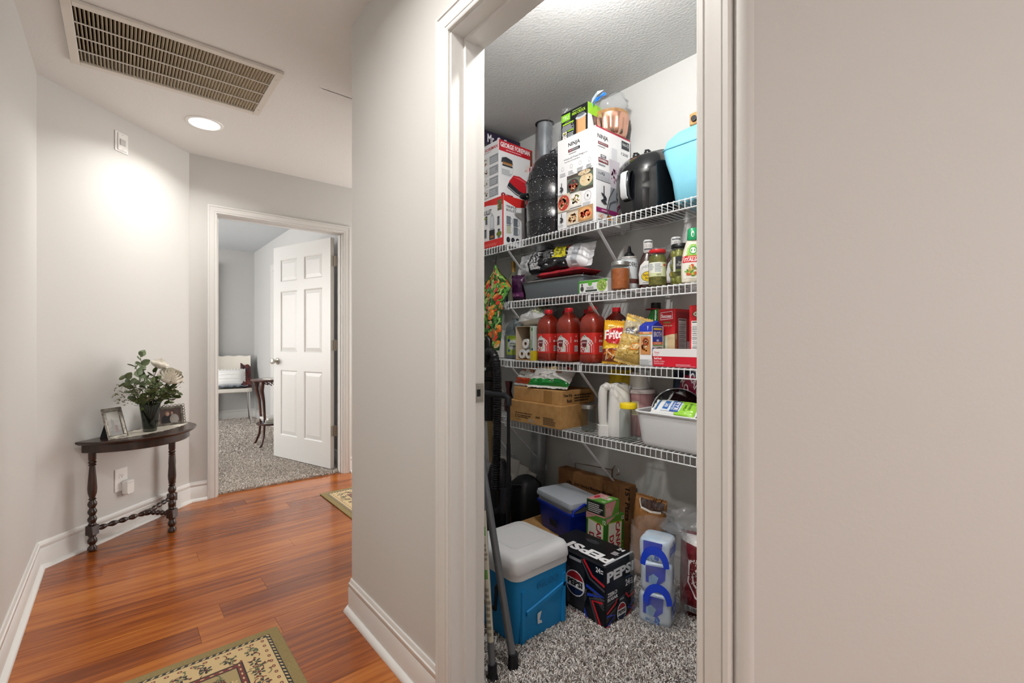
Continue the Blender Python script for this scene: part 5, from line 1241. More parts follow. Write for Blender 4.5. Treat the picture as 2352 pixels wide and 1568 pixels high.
t, S_ = bag('candy_bag', 'blue and crimson candy bag with white lettering behind the dish tub', 'bag', (.80, 1.245, S4 + .001), (0, R(4), R(8)), .15, .31, .03, M('navy_film', 0x22324a, .35), 19)
p = Pr(.00022, .0012); p.poly([(.3, .50), (.95, .48), (1, .95), (.35, .98), (.2, .7)], 0x8f1a3a); p.text('ROCK', .25, .86, .6, .13, 0xf0e6ea, 1.3, 0, -.75); p.text('CANDY', .50, .96, .65, .13, 0xf0e6ea, 1.3, 0, -.8); p.build('bag_print', t, S_, INKG)
t = thing('red_bowl', 'red bowl tucked at the right end of the dish tub', 'bowl', (.995, 1.06, S4 + .085)); m = MB(); m.lathe([(.02, 0), (.03, .003), (.045, .045), (.048, .07), (.0465, .07), (.043, .045), (.02, .006)], 32); m.build('bowl', M('red_glaze', 0xa3141c, .25), t, 40)
m = MB(); m.tube([(.048 * math.cos(2 * PI * k / 32), .048 * math.sin(2 * PI * k / 32), .07) for k in range(32)], .003, 6, closed=True); m.build('black_rim', BLACK, t, 50)
# ---------------------------------------------------------------- pantry floor
CZ = .012
# large cooler
IB = M('cooler_blue', 0x0f86c9, .42); IWH = M('cooler_white', 0xe3e4e6, .4)
t = thing('large_cooler', 'bright blue cooler with white lid reading IGLOO', 'cooler', (.5, .487, CZ))
cw, cl = .29, .282
m = MB(); m.loft([rrect(a, b, r, 5, 0, 0, z) for a, b, r, z in ((cw - .03, cl - .03, .03, 0), (cw - .012, cl - .012, .035, .006), (cw, cl, .035, .10), (cw + .004, cl + .004, .035, .238), (cw + .004, cl + .004, .035, .242))]); bd = m.build('body', IB, t, 40)
m = MB(); m.loft([rrect(cw + .010, cl + .010, .038, 5, 0, 0, z) for z in (.240, .243, .258, .262)]); m.build('rim', IWH, t, 30)
m = MB(); m.loft([rrect(a, b, .036, 5, 0, 0, z) for a, b, z in ((cw + .014, cl + .014, .262), (cw + .016, cl + .016, .268), (cw + .010, cl + .010, .300), (cw - .004, cl - .004, .314), (cw - .03, cl - .03, .321))]); m.build('lid', IWH, t, 40)
m = MB(); m.loft([rrect(cw * .62, cl * .66, .03, 5, -.01, .005, z) for z in (.3205, .3225)]); m.build('lid_inset', IWH, t, 30)
m = MB(); m.loft([[(cw / 2 + .006 + e, y + q, z) for y, q in ((-.075, .0), (.105, 0), (.095, 0), (-.085 + .02, 0))] for z, e in ((.262, 0), (.268, .003))]); m.build('lid_grip', IWH, t, 0)
# moulded arch relief on the long face
m = MB()
for (a, b, c, d_) in ((-.118, -.098, .012, .20), (.098, .118, .012, .20)):
    m.loft([[(cw / 2 - .004, a, z), (cw / 2 + .006, a + .004, z), (cw / 2 + .006, b - .004, z), (cw / 2 - .004, b, z)] for z in (c, d_)])
    m.build('moulded_rib', IB, t, 0); m = MB()
m.loft([[(cw / 2 - .004, y, .125 + k * .03), (cw / 2 + .006, y, .129 + k * .03), (cw / 2 + .006, y, .143 + k * .03), (cw / 2 - .004, y, .147 + k * .03)] for y, k in ((-.09, -.8), (-.06, -.6), (.09, .6), (.12, .8))]); m.build('moulded_band', IB, t, 0)
p = Pr(); p.text('IGLOO', -.045, .185, .11, .028, 0x0c6aa4, .6); p.build('embossed_name', t, lambda u, v, o: (cw / 2 + .0035 + o * 2, u + .01, v))
p = Pr(); p.poly([(-.035, .055), (-.012, .052), (-.016, .063), (-.026, .066), (-.015, .098), (-.036, .095), (-.037, .080)], 0xdfe2e4); p.build('torn_sticker', t, lambda u, v, o: (cw / 2 + .0032 + o, u, v))
m = MB(); m.tube([(-.06, -cl / 2 - .004, .215), (-.06, -cl / 2 - .022, .20), (-.06, -cl / 2 - .026, .12), (.06, -cl / 2 - .026, .12), (.06, -cl / 2 - .022, .20), (.06, -cl / 2 - .004, .215)], .007, 8); m.build('carry_handle', BLACK, t, 50)
# cardboard box under the small cooler
t, w, d, h = carton('flat_cardboard_box', 'flat tan cardboard box under the small blue cooler', 'box', .01, .435, .905, 1.17, CZ, .128, CARDB, flap=CARDB)
# small cooler
SB = M('deep_blue_plastic', 0x1230a8, .35); SG = M('pale_grey_plastic', 0xbfc6d0, .4)
t = thing('small_cooler', 'small deep blue cooler with pale grey lid', 'cooler', (.262, 1.037, CZ + .1298), R(-10))
m = MB(); m.loft([rrect(a, b, .015, 4, 0, 0, z) for a, b, z in ((.258, .160, 0), (.262, .164, .004), (.284, .182, .125), (.300, .198, .128), (.302, .200, .142), (.29, .188, .143))]); m.build('body', SB, t, 40)
m = MB(); m.loft([rrect(a, b, .018, 4, 0, 0, z) for a, b, z in ((.288, .186, .143), (.290, .188, .163), (.282, .180, .164))]); m.build('collar', M('warm_grey_plastic', 0xa8aaac, .4), t, 40)
m = MB(); m.loft([rrect(a, b, .020, 5, 0, 0, z) for a, b, z in ((.284, .182, .164), (.304, .202, .166), (.308, .206, .176), (.300, .198, .192), (.28, .18, .197))]); m.build('lid', SG, t, 40)
m = MB(); m.tube([(.153, -.09, .135), (.156, -.085, .16), (.156, -.02, .182), (.156, .06, .15), (.153, .09, .135)], .007, 8); m.build('carry_handle', SB, t, 50)
m = MB(); m.box(-.03, .03, -.0935, -.090, .045, .08, 0, .002, T=Matrix.Rotation(R(3), 4, 'X')); m.build('label_patch', M('dark_patch', 0x0c1430, .5), t, 0)

# cola 24-pack
t, w, d, h = carton('cola_case', 'black cola can case reading PEPSI ZERO SUGAR', 'case', .46, .781, .684, .877, CZ, .243, M('black_gloss_card', 0x0d0f16, .3), bev=.006)
WHT, GRY, BLU, RDD = 0xf0f0f2, 0x4a4b50, 0x1f3fb8, 0xd3202c
p = Pr()
for k in range(5): p.line([(w * .60, h * (.02 + .10 * k)), (w * .74, h * (.50)), (w * .98, h * (.30 + .05 * k))], .006, GRY); p.l -= 1
p.l += 1
p.line([(w * .62, h * .95), (w * .76, h * .70), (w * .99, h * .60)], .009, GRY); p.line([(w * .66, h * .97), (w * .80, h * .76), (w * .99, h * .68)], .010, RDD); p.line([(w * .70, h * .56), (w * .97, h * .50), (w * .72, h * .42)], .013, BLU); p.line([(w * .96, h * .40), (w * .80, h * .36), (w * .93, h * .02)], .010, RDD); p.line([(w * .99, h * .46), (w * .76, h * .38), (w * .88, h * .02)], .008, GRY); p.line([(w * .60, h * .38), (w * .72, h * .02)], .010, BLU); p.line([(w * .02, h * .9), (w * .3, h * .5), (w * .05, h * .1)], .01, RDD); p.line([(w * .08, h * .95), (w * .34, h * .52), (w * .1, h * .05)], .01, BLU)
p.poly([(w * .38, h * .10), (w * .66, h * .10), (w * .68, h * .16), (w * .68, h * .78), (w * .62, h * .90), (w * .42, h * .90), (w * .36, h * .78), (w * .36, h * .16)], 0x26282e); p.rect(w * .42, h * .88, w * .2, h * .05, 0x9a9da4); p.rect(w * .38, h * .14, w * .05, h * .6, 0x44474f)
p.ell(w * .52, h * .50, w * .165, h * .215, 0xe8e8ec); p.ell(w * .52, h * .50, w * .155, h * .20, 0xf6f6f8)
def globe(p, cx, cy_, rx, ry):
    up = [(cx + rx * math.cos(a), cy_ + ry * math.sin(a)) for a in [R(22 + 136 * k / 12) for k in range(13)]]; p.poly(up, 0xa81e2a)
    dn = [(cx + rx * math.cos(a), cy_ + ry * math.sin(a)) for a in [R(202 + 136 * k / 12) for k in range(13)]]; p.poly(dn, 0x14264f)
globe(p, w * .52, h * .50, w * .15, h * .195); p.text('PEPSI', w * .395, h * .455, w * .25, h * .10, 0x0d0f16, 2.2)
p.text('ZERO SUGAR', w * .40, h * .04, w * .30, h * .045, WHT, 1.4); p.line([(w * .42, h * .02), (w * .7, h * .03)], .003, RDD); p.text('24', w * .86, h * .86, w * .07, h * .085, WHT, 1.6); p.lines(w * .935, h * .865, w * .05, h * .075, 2, WHT)
p.build('front_print', t, faceF(w, d, h))
p = Pr(); p.text('PEPSI', d * .05, h * .72, d * .90, h * .17, WHT, 2.2); p.text('24', d * .66, h * .52, d * .15, h * .11, WHT, 1.6); p.lines(d * .83, h * .52, d * .1, h * .11, 3, WHT); p.lines(d * .66, h * .66, d * .22, h * .02, 1, 0x5a7ac0); p.text('ZERO', d * .06, h * .49, d * .32, h * .065, WHT, 1.8); p.text('SUGAR', d * .06, h * .42, d * .34, h * .055, WHT, 1.8)
p.line([(d * .06, h * .37), (d * .9, h * .40)], .001, 0x9a9a9e); p.line([(d * .04, h * .24), (d * .34, h * .34), (d * .36, h * .40)], .008, RDD); p.line([(d * .03, h * .18), (d * .36, h * .26)], .007, GRY); p.line([(d * .05, h * .04), (d * .3, h * .16), (d * .04, h * .20)], .008, BLU); p.line([(d * .66, h * .42), (d * .76, h * .32), (d * .98, h * .36)], .008, RDD); p.line([(d * .98, h * .06), (d * .74, h * .16), (d * .98, h * .24)], .008, BLU); p.line([(d * .7, h * .03), (d * .98, h * .14)], .007, RDD); p.line([(d * .02, h * .04), (d * .2, h * .01)], .006, RDD)
p.poly([(d * .36, h * .0), (d * .68, h * .0), (d * .68, h * .26), (d * .60, h * .36), (d * .44, h * .36), (d * .36, h * .26)], 0x24262c); p.ell(d * .52, h * .15, d * .155, h * .15, 0xf6f6f8); globe(p, d * .52, h * .15, d * .14, h * .135); p.text('PEPSI', d * .395, h * .12, d * .25, h * .065, 0x0d0f16, 2.0); p.rect(d * .45, h * .345, d * .14, h * .03, 0x9a9da4)
p.build('side_print', t, faceR(w, d, h))
p = Pr(); p.text('PEPSI', w * .98, d * .42, w * .72, d * .30, WHT, 2.2, 0, PI); p.ell(w * .45, d * .72, w * .10, d * .07, 0x2c2e36); p.ring(w * .45, d * .72, w * .10, d * .07, .002, 0x55585f); p.text('24', w * .80, d * .80, w * .10, d * .12, WHT, 1.4); p.rect(w * .955, 0.002, w * .03, d - .004, 0xb9bcc2); p.lines(w * .82, d * .55, w * .1, d * .16, 4, 0xd9d9dc)
p.build('top_print', t, faceT(w, d, h))

# ginger ale boxes
def dry(label, x0, x1, y0, y1, z, h, big):
    t, w, d, h = carton('ginger_ale_box', label, 'box', x0, x1, y0, y1, z, h, M('green_carton', 0x2c6a24, .4), 'ginger ale boxes', flap=(None if big else M('pink_carton', 0xdca0a0, .45)))
    for nm, ww, fn in (('front_print', w, faceF(w, d, h)), ('side_print', d, faceR(w, d, h))):
        p = Pr()
        if big:
            p.rect(0, h * .90, ww, h * .10, 0x4f8a2c); p.poly([(0, h), (ww * .5, h), (0, h * .92)], 0xdc9a9c); p.poly([(ww * .06, 0), (ww * .86, 0), (ww * .82, h * .3), (ww * .88, h * .90), (ww * .1, h * .94), (ww * .04, h * .4)], 0x8fae2a); p.poly([(ww * .09, 0), (ww * .83, 0), (ww * .79, h * .3), (ww * .85, h * .88), (ww * .13, h * .92), (ww * .07, h * .4)], 0xeeeade)
            p.text('CANADA', ww * .50, h * .90, h * .62, ww * .24, 0xb01c2c, 1.4, 0, -PI / 2 + .05); p.text('DRY', ww * .16, h * .72, h * .30, ww * .24, 0xb01c2c, 1.4, 0, -PI / 2 + .05); p.lines(ww * .86, h * .1, ww * .1, h * .5, 9, 0x8fae2a); p.text('12', ww * .84, h * .91, ww * .13, h * .06, 0xffffff, 1)
        elif nm == 'side_print':
            p.rect(0, 0, ww, h, 0xdf9a9a); p.poly([(ww * .45, 0), (ww, h * .1), (ww, h), (ww * .8, h)], 0x5fa03a); p.lines(ww * .08, h * .15, ww * .4, h * .5, 4, 0xf0d0cc)
        else:
            p.rect(ww * .06, h * .12, ww * .88, h * .82, 0x15161a); p.lines(ww * .1, h * .2, ww * .8, h * .66, 5, 0xd9d9d6); p.rect(0, 0, ww, h * .1, 0xdf9a9a)
        p.build(nm, t, fn)
    if not big:
        p = Pr(); p.poly([(w * .3, 0), (w, 0), (w, d), (w * .6, d)], 0x5fa03a); p.rect(w * .45, d * .45, w * .4, d * .3, 0xeeeade); p.lines(w * .48, d * .5, w * .34, d * .2, 2, 0xb01c2c); p.text('12', w * .75, d * .08, w * .16, d * .14, 0xffffff, 1); p.ell(w * .2, d * .5, w * .1, d * .2, 0xc92a36); p.build('top_print', t, lambda u, v, o: faceT(w, d, h + .0016)(u, v, o))
dry('upright green ginger ale box reading CANADA DRY behind the cola case', .456, .576, .952, 1.085, CZ, .298, True)
dry('smaller pink and green ginger ale box on top of the upright one', .456, .566, .955, 1.06, CZ + .2984, .066, False)

# long cardboard box on edge against the back wall
t, w, d, h = carton('long_cardboard_box', 'long brown cardboard box standing against the pantry back wall', 'box', .05, .53, 1.185, 1.25, CZ, .385, CARDD, flap=CARDD)
p = Pr(); p.rect(w * .88, h * .55, .0015, h * .44, 0x5a3c20)
for k in range(3): p.text(('Set up Baking Hints and Tips', 'for Best Results use Aluminum', 'Pie Pans and Cookie Sheets')[k], w * (.80 - .04 * k), h * (.86 - .10 * k), w * (.66 - .1 * k), h * .055, 0x2a1a10, 1.2, 0, PI)
p.text('15" Pizza', w * .96, h * .98, h * .42, w * .06, 0x2a1a10, 1.5, 0, -PI / 2); p.build('front_print', t, faceF(w, d, h))
# wire hook rack on the back wall
t = thing('wall_hook_rack', 'chrome wire hook rack on the back wall above the long box', 'hook rack', (0, 1.262, 0))
m = MB(); m.tube([(.09, 0, .472), (.072, -.012, .474), (.075, -.014, .452), (.113, -.008, .424), (.116, 0, .388)], .003, 6); m.build('hook', CHROME, t, 50)
m = MB(); m.tube([(.372, 0, .39), (.378, -.008, .440), (.40, -.014, .468), (.424, -.012, .455), (.422, -.006, .425), (.405, -.01, .42)], .003, 6); m.build('hook', CHROME, t, 50)
m = MB(); m.tube([(.113, 0, .424), (.378, 0, .438), (.372, 0, .39), (.116, 0, .39)], .0024, 6, closed=True); m.build('wire_frame', CHROME, t, 50)

# brown paper sack
t, S_ = bag('charcoal_sack', 'brown printed paper sack behind the ginger ale boxes', 'sack', (.662, 1.128, CZ + .001), (R(-4), R(3), R(8)), .155, .385, .085, M('brown_sack_paper', 0xa4713c, .75, h2=0x8f5d2e, nscale=8, stretch=(1, 1, .3)), 23, .01, wr=.05)
p = Pr(.00022, .0012); p.rect(0, 0, 1, 1, 0x9c6a38, 12, 12); p.poly([(.25, .88), (.95, .88), (.95, .99), (.2, .99)], 0x3a2018); p.food(.25, .88, .7, .11, [0x2a140e, 0x55301f, 0x3f2216], 26, 3); p.line([(.18, .98), (.3, .885), (.6, .865), (.9, .88)], .025, 0xe3ded4); p.ell(.75, .62, .10, .05, 0xb0402a, 10, .5); p.rect(.1, .05, .8, .18, 0xd9b9a4, 6, 4); p.build('sack_print', t, S_)

# wrapped packs of wipes in a clear bag
LB = M('pale_blue_film', 0xbcd4ea, .3, h2=0xe6eef6, nscale=14, coat=.4); RB = M('royal_blue_film', 0x1a44d8, .3, coat=.4)
def softpack(label, x, y, z, w, d, h, rz, seed, tilt=0):
    t = thing('wipes_pack', label, 'pack', (x, y, z), 0, 'soft packs of wipes', (tilt, 0, rz))
    m = MB(); rings = []
    for z_, k in ((0, .86), (.06, .97), (.2, 1.0), (.8, 1.0), (.94, .96), (1, .84)):
        rings.append([(px * (1 + .04 * noise.noise(Vector((px * 30, py * 30, seed + z_ * 3)))), py * (1 + .05 * noise.noise(Vector((py * 30, px * 30, seed)))), z_ * h) for px, py, _ in rrect(w * k, d * k, .02, 5)])
    m.loft(rings); m.build('pack', LB, t, 50)
    p = Pr(); p.poly([(0, h * .35), (w * .5, h * .30), (w * .75, h * .5), (w * .78, h * .92), (0, h * .92)], 0x1638d0); p.poly([(w * .12, h * .34), (w * .40, h * .31), (w * .5, h * .55), (w * .3, h * .66), (w * .12, h * .55)], 0x9cc6ee); p.ell(w * .55, h * .20, w * .10, h * .13, 0x2a5ad0); p.food(w * .05, h * .05, w * .7, h * .26, [0x8fbbe8, 0x4f86d8, 0xe6f0f8], 16, seed); p.build('pack_print', t, lambda u, v, o: (-w / 2 + .02 + u * .8, -d / 2 - o - .0015, v))
    p = Pr(); p.rect(d * .1, h * .3, d * .7, h * .4, 0x2a52cc, 4, 3); p.food(d * .1, h * .1, d * .7, h * .8, [0x9fc2ea, 0x3f6fd0, 0xdfeaf6], 14, seed); p.build('side_print', t, lambda u, v, o: (w / 2 + o + .0015, -d / 2 + u, v))
    return t
softpack('soft blue and white wipes pack on the carpet beside the cola case', .868, .905, CZ, .125, .12, .125, R(20), 1)
softpack('soft blue and white wipes pack in the middle of the wrapped stack', .866, .908, CZ + .1265, .12, .115, .115, R(28), 2)
softpack('soft blue and white wipes pack on top of the wrapped stack', .862, .915, CZ + .243, .12, .11, .085, R(16), 3)
t = thing('plastic_wrap', 'torn clear plastic wrap with blue handles around the wipes packs', 'plastic wrap', (.868, .907, CZ))
m = MB()
def fn(u, v):
    a = 2 * PI * u; n_ = noise.noise(Vector((math.cos(a) * 2, math.sin(a) * 2, v * 4))); r_ = .105 + .012 * n_ + .01 * noise.noise(Vector((math.cos(a) * 6, math.sin(a) * 6, v * 9)))
    return (r_ * math.cos(a), r_ * math.sin(a) * .95, .005 + .37 * v + .02 * n_ * v)
m.grid(fn, 44, 22); m.build('film', FILM, t, 60)
for k, (zz, an) in enumerate(((.30, -66), (.16, -60))):
    m = MB(); a0 = R(an)
    def arc(u, v, zz=zz, a0=a0):
        q = PI * u; rr = .034 + .022 * v; a = a0 + rr * math.cos(q) / .112
        return (.113 * math.cos(a), .113 * math.sin(a) * .95, zz - .05 + rr * 1.45 * math.sin(q))
    m.grid(arc, 18, 2); m.build('blue_handle', RB, t, 60)
t = thing('plastic_bag', 'loose clear plastic bag on top of the wrapped wipes', 'plastic bag', (.89, .99, CZ + .335))
m = MB()
def fn(u, v):
    return (-.07 + .17 * u, .02 + .03 * math.sin(u * 7 + v * 3) + .02 * noise.noise(Vector((u * 6, v * 6, 2))), .11 * v * (.5 + .6 * u) + .02 * noise.noise(Vector((u * 5, v * 5, 8))))
m.grid(fn, 26, 18); m.build('loose_film', FILM, t, 60)
crumple('gathered_film', FILM, t, .05, .035, .02, 4, .35)

# maroon bag and brown paper bag at the right
t, S_ = bag('maroon_sack', 'maroon sack with white 23 emblem at the right of the pantry floor', 'sack', (1.0, 1.035, CZ + .001), (R(-4), 0, R(14)), .20, .335, .10, M('maroon_film', 0x6e1820, .4), 27, .012, wr=.06)
p = Pr(.00022, .0012); p.rect(0, 0, 1, 1, 0x6e1820, 12, 12); p.poly([(0, .93), (.5, .88), (1, .93), (1, 1), (0, 1)], 0xe3e0de)
sh = [(.22, .72), (.55, .76), (.88, .72), (.90, .45), (.75, .27), (.55, .18), (.35, .27), (.20, .45)]
p.poly(sh, 0xe6dcda); p.poly([(.55 + (x - .55) * .90, .48 + (y - .48) * .93) for x, y in sh], 0x6e1820); p.ring(.55, .50, .26, .17, .03, 0xe6dcda, 26); p.text('23', .40, .42, .32, .15, 0xe6dcda, 1.6, .2); p.text('ROASTED', .36, .685, .38, .03, 0xe6dcda, .5); p.bars(.14, .05, .28, .09, 0x2a2a2e, 0xd9d9da); p.build('sack_print', t, S_, INKG)
t = thing('paper_bag', 'open brown paper bag with maroon edge behind the maroon sack', 'paper bag', (1.02, 1.175, CZ), R(6))
m = MB(); m.loft([rrect(a, b, .006, 2, 0, 0, z) for a, b, z in ((.19, .12, 0), (.19, .12, .40), (.195, .125, .41), (.193, .123, .41), (.186, .116, .06))]); m.build('bag', M('kraft_paper', 0x6a4528, .8), t, 30)
m = MB(); m.loft([rrect(.199, .129, .006, 2, 0, 0, z) for z in (.385, .412)], cap=False); m.build('folded_rim', M('maroon_paper', 0x6a2024, .7), t, 30)

# folding walker frame by the jamb
GTU = M('grey_painted_tube', 0x6f7276, .4, .4)
t = thing('folding_walker', 'grey tubular folding frame with black rubber feet by the door jamb', 'folding frame', (.705, .238, 0))
A0, A1 = Vector((.002, .043, .035)), Vector((-.335, .052, 1.2)); B0, B1 = Vector((-.002, -.043, .035)), Vector((-.13, -.036, 1.2))
for a, b, r_ in ((A0, A1, .0135), (B0, B1, .0115)):
    m = MB(); m.tube([a, b], r_, 14); m.build('leg', GTU, t, 50)
    m = MB(); m.lathe([(.021, 0), (.022, .006), (r_ + .004, .022), (r_ + .003, .055)], 18, T=Matrix.Translation((a.x, a.y, CZ - .004))); m.build('rubber_foot', BLACKR, t, 40)
m = MB(); m.tube([A0 + (A1 - A0) * .80, B0 + (B1 - B0) * .80], .009, 10); m.build('cross_bar', GTU, t, 50)
p = Pr(); p.rect(-.010, .10, .022, .42, 0xc4bfae, 3, 6); p.rect(-.008, .30, .012, .03, 0x5f9a4a, 2); p.rect(-.008, .44, .014, .03, 0x4f9a44, 2); p.lines(-.008, .12, .016, .16, 8, 0x8a8676); p.lines(-.008, .36, .016, .06, 4, 0x8a8676)
def lab(u, v, o):
    c = B0 + (B1 - B0) * (v / 1.17); a = R(-40) + u / .0117; return (c.x + (.0117 + o) * math.cos(a), c.y + (.0117 + o) * math.sin(a), c.z)
p.build('paper_label', t, lab, q=.02)

# upright vacuum with hose
t = thing('vacuum_cleaner', 'black upright vacuum cleaner with ribbed hose in the pantry corner', 'vacuum', (-.14, .90, CZ))
m = MB(); m.loft([rrect(a, b, .03, 5, 0, 0, z) for a, b, z in ((.26, .15, 0), (.27, .16, .02), (.25, .14, .06), (.16, .11, .085))]); m.build('floor_head', BLACK, t, 40)
m = MB(); m.lathe([(.055, .07), (.07, .10), (.07, .34), (.055, .40), (.035, .44)], 26); m.build('body', BLACK, t, 40)
m = MB(); m.lathe([(.074, .16), (.076, .17), (.076, .29), (.074, .30)], 26); m.build('dust_bin', M('smoked_plastic', 0x2a2a30, .15), t, 40)
m = MB(); m.tube([(-.045, -.01, .42), (-.055, -.02, .68)], .021, 16); m.build('wand', M('champagne_metal', 0xa8916a, .3, .8), t, 40)
m = MB(); m.tube([(-.055, -.02, .66), (-.06, -.025, .80), (-.062, -.03, .96), (-.065, -.03, 1.02)], [.034, .036, .030, .026], 18); m.build('upper_tube', BLACK, t, 40)
m = MB(); m.lathe([(.036, 0), (.046, .008), (.046, .016), (.034, .022)], 20, T=Matrix.Translation((-.06, -.025, .885))); m.build('locking_collar', BLACK, t, 40)
m = MB(); m.tube([(-.065, -.03, 1.0), (-.068, -.035, 1.07), (-.066, -.038, 1.115), (-.05, -.042, 1.13), (-.035, -.042, 1.115), (-.04, -.04, 1.05)], [.02, .017, .016, .016, .015, .014], 12); m.build('grip_handle', BLACK, t, 50)
key = [(-.045, -.055, .99), (-.04, -.06, 1.02), (-.02, -.065, 1.048), (.01, -.07, 1.055), (.04, -.07, 1.04), (.06, -.07, 1.0), (.068, -.068, .93), (.064, -.062, .84), (.056, -.058, .70), (.048, -.056, .55), (.042, -.056, .40), (.036, -.056, .28), (.02, -.05, .22)]
pts = []
for i in range(len(key) - 1):
    a, b = Vector(key[i]), Vector(key[i + 1]); n_ = max(2, int((b - a).length / .0032))
    for k in range(n_): pts.append(a + (b - a) * (k / n_))
# smooth the centre line
for _ in range(10):
    pts = [pts[0]] + [(pts[i - 1] + pts[i] * 2 + pts[i + 1]) / 4 for i in range(1, len(pts) - 1)] + [pts[-1]]
m = MB(); m.tube(pts, [.0245 if (k // 2) % 2 else .0205 for k in range(len(pts))], 12); m.build('ribbed_hose', M('black_hose', 0x1b1b1f, .3), t, 30)
m = MB(); m.tube([(.036, -.056, .30), (.03, -.054, .25), (.02, -.05, .2)], .031, 16); m.build('hose_cuff', BLACK, t, 40)
p = Pr(); p.rect(0, 0, .03, .014, 0xd6d6d8); p.lines(.003, .002, .024, .010, 3, 0x55555a); p.build('label', t, lambda u, v, o: (-.05 + u, -.078 - o, .945 + v + u * .2))
m = MB(); m.box(-.052, -.018, -.0775, -.03, .945, .962, 0, .002); m.build('label_block', BLACK, t, 0)

# luggage trolley handle
t = thing('luggage_trolley', 'black folding luggage trolley with telescopic handle', 'trolley', (.015, .745, CZ))
for x in (-.12, .113):
    m = MB(); m.tube([(x, 0, .03), (x, 0, .34)], .0125, 14); m.build('outer_tube', BLACK, t, 50)
    m = MB(); m.tube([(x, 0, .34), (x, 0, .60)], .0105, 14); m.build('middle_tube', BLACK, t, 50)
    m = MB(); m.tube([(x, 0, .60), (x, 0, .82)], .0085, 14); m.build('inner_tube', BLACK, t, 50)
    m = MB(); m.lathe([(.03, -.01), (.034, -.008), (.034, .008), (.03, .01)], 20, T=Matrix.Translation((x + (.03 if x > 0 else -.03), .05, .034)) @ Matrix.Rotation(R(90), 4, 'Y')); m.build('wheel', BLACKR, t, 40)
m = MB(); m.tube([(-.12, 0, .79), (-.122, 0, .825), (-.10, 0, .836), (.09, 0, .836), (.115, 0, .825), (.113, 0, .79)], .0155, 12); m.build('grip', M('matt_black_grip', 0x1d1f26, .5), t, 50)
m = MB(); m.box(-.14, .135, -.02, .02, .02, .07, 0, .006); m.box(-.13, .125, -.14, -.02, .004, .014, 0, .003); m.build('base_plate', BLACK, t, 0)
m = MB(); m.lathe([(.003, 0), (.003, .004)], 8, T=Matrix.Translation((.113, -.012, .57)) @ Matrix.Rotation(R(90), 4, 'X')); m.build('rivet', CHROME, t, 40)
# black bag, magazines
t = thing('black_bag', 'soft black zipped bag behind the luggage trolley', 'bag', (-.09, 1.06, CZ), R(-8))
m = MB(); m.loft([rrect(a, b, .03, 5, 0, 0, z) for a, b, z in ((.15, .14, 0), (.17, .16, .02), (.172, .165, .20), (.15, .14, .29), (.09, .08, .325))]); m.build('bag', M('black_nylon', 0x0c0c0f, .6), t, 50)
m = MB(); m.tube([(-.07, -.07, .25), (-.02, -.082, .285), (.05, -.07, .30), (.075, -.02, .27)], .003, 6); m.build('zip', M('dark_zip', 0x33343a, .4), t, 50)
m = MB(); m.tube([(-.05, -.084, .22), (-.045, -.088, .23), (-.038, -.088, .215), (-.034, -.086, .20)], .0035, 6); m.build('zip_pull', CHROME, t, 50)
for k, (c, cc, wd) in enumerate(((0xdcd9d4, 0xc98a4a, 'tan-pictured'), (0xe4e2de, 0x2346a8, 'blue-covered'), (0xd6d3ce, 0x8a8a8a, 'grey-covered'))):
    t = thing('magazine', '%s magazine standing behind the vacuum hose' % wd, 'magazine', (-.36 + .03 * k, 1.08 + .012 * k, CZ), 0, 'magazines behind the vacuum', (R(-3), R(6 + 5 * k), R(15)))
    m = MB(); m.box(-.10, .10, -.004, .004, 0, .39 - .02 * k, 0, .001); m.build('pages', M('paper_%d' % k, c, .7), t, 0)
    p = Pr(); p.rect(.02, .02, .16, .2, cc); p.rect(.02, .24, .16, .06, 0xf0eee8); p.lines(.03, .25, .14, .04, 3, 0x6a6a6a); p.build('cover', t, faceF(.20, .008, .39))
# ---------------------------------------------------------------- hallway: door leaf
t = thing('bedroom_door', 'open white six-panel door swung into the bedroom', 'door', (-2.150, .646, .022), R(197))
DWD, DHT = .872, 2.0
m = MB(); m.box(0, DWD, -.027, -.009, 0, DHT); m.build('core', TRIM, t, 0)
ST, MS = .115, .105; pw_ = (DWD - 2 * ST - MS) / 2
rows = ((.215, .83), (1.0, 1.575), (1.665, 1.875))
for sgn in (0, 1):
    f0, f1 = ((-.009, 0.0), (-.036, -.027))[sgn]
    for x0, x1 in ((0, ST), (ST + pw_, ST + pw_ + MS), (DWD - ST, DWD)):
        m = MB(); m.box(x0, x1, f0, f1, 0, DHT); m.build('stile', TRIM, t, 0)
    zs = [0] + [z for r_ in rows for z in r_] + [DHT]
    for k in range(0, len(zs), 2):
        for x0 in (ST, ST + pw_ + MS):
            m = MB(); m.box(x0, x0 + pw_, f0, f1, zs[k], zs[k + 1]); m.build('rail', TRIM, t, 0)
    for z0, z1 in rows:
        for x0 in (ST, ST + pw_ + MS):
            m = MB(); base, top = ((-.0085, -.0015) if sgn == 0 else (-.0275, -.0345))
            m.loft([[(x0 + e, y, z0 + e), (x0 + pw_ - e, y, z0 + e), (x0 + pw_ - e, y, z1 - e), (x0 + e, y, z1 - e)] for e, y in ((.012, base), (.042, top))]); m.build('raised_panel', TRIM, t, 0)
            m = MB(); yy = 0.0 if sgn == 0 else -.036; q = -1 if sgn == 0 else 1
            m.loft([[(x0 + e, y, z0 + e), (x0 + pw_ - e, y, z0 + e), (x0 + pw_ - e, y, z1 - e), (x0 + e, y, z1 - e)] for e, y in ((0, yy), (.006, yy + q * .003), (.011, base))], cap=False); m.build('panel_moulding', TRIM, t, 0)
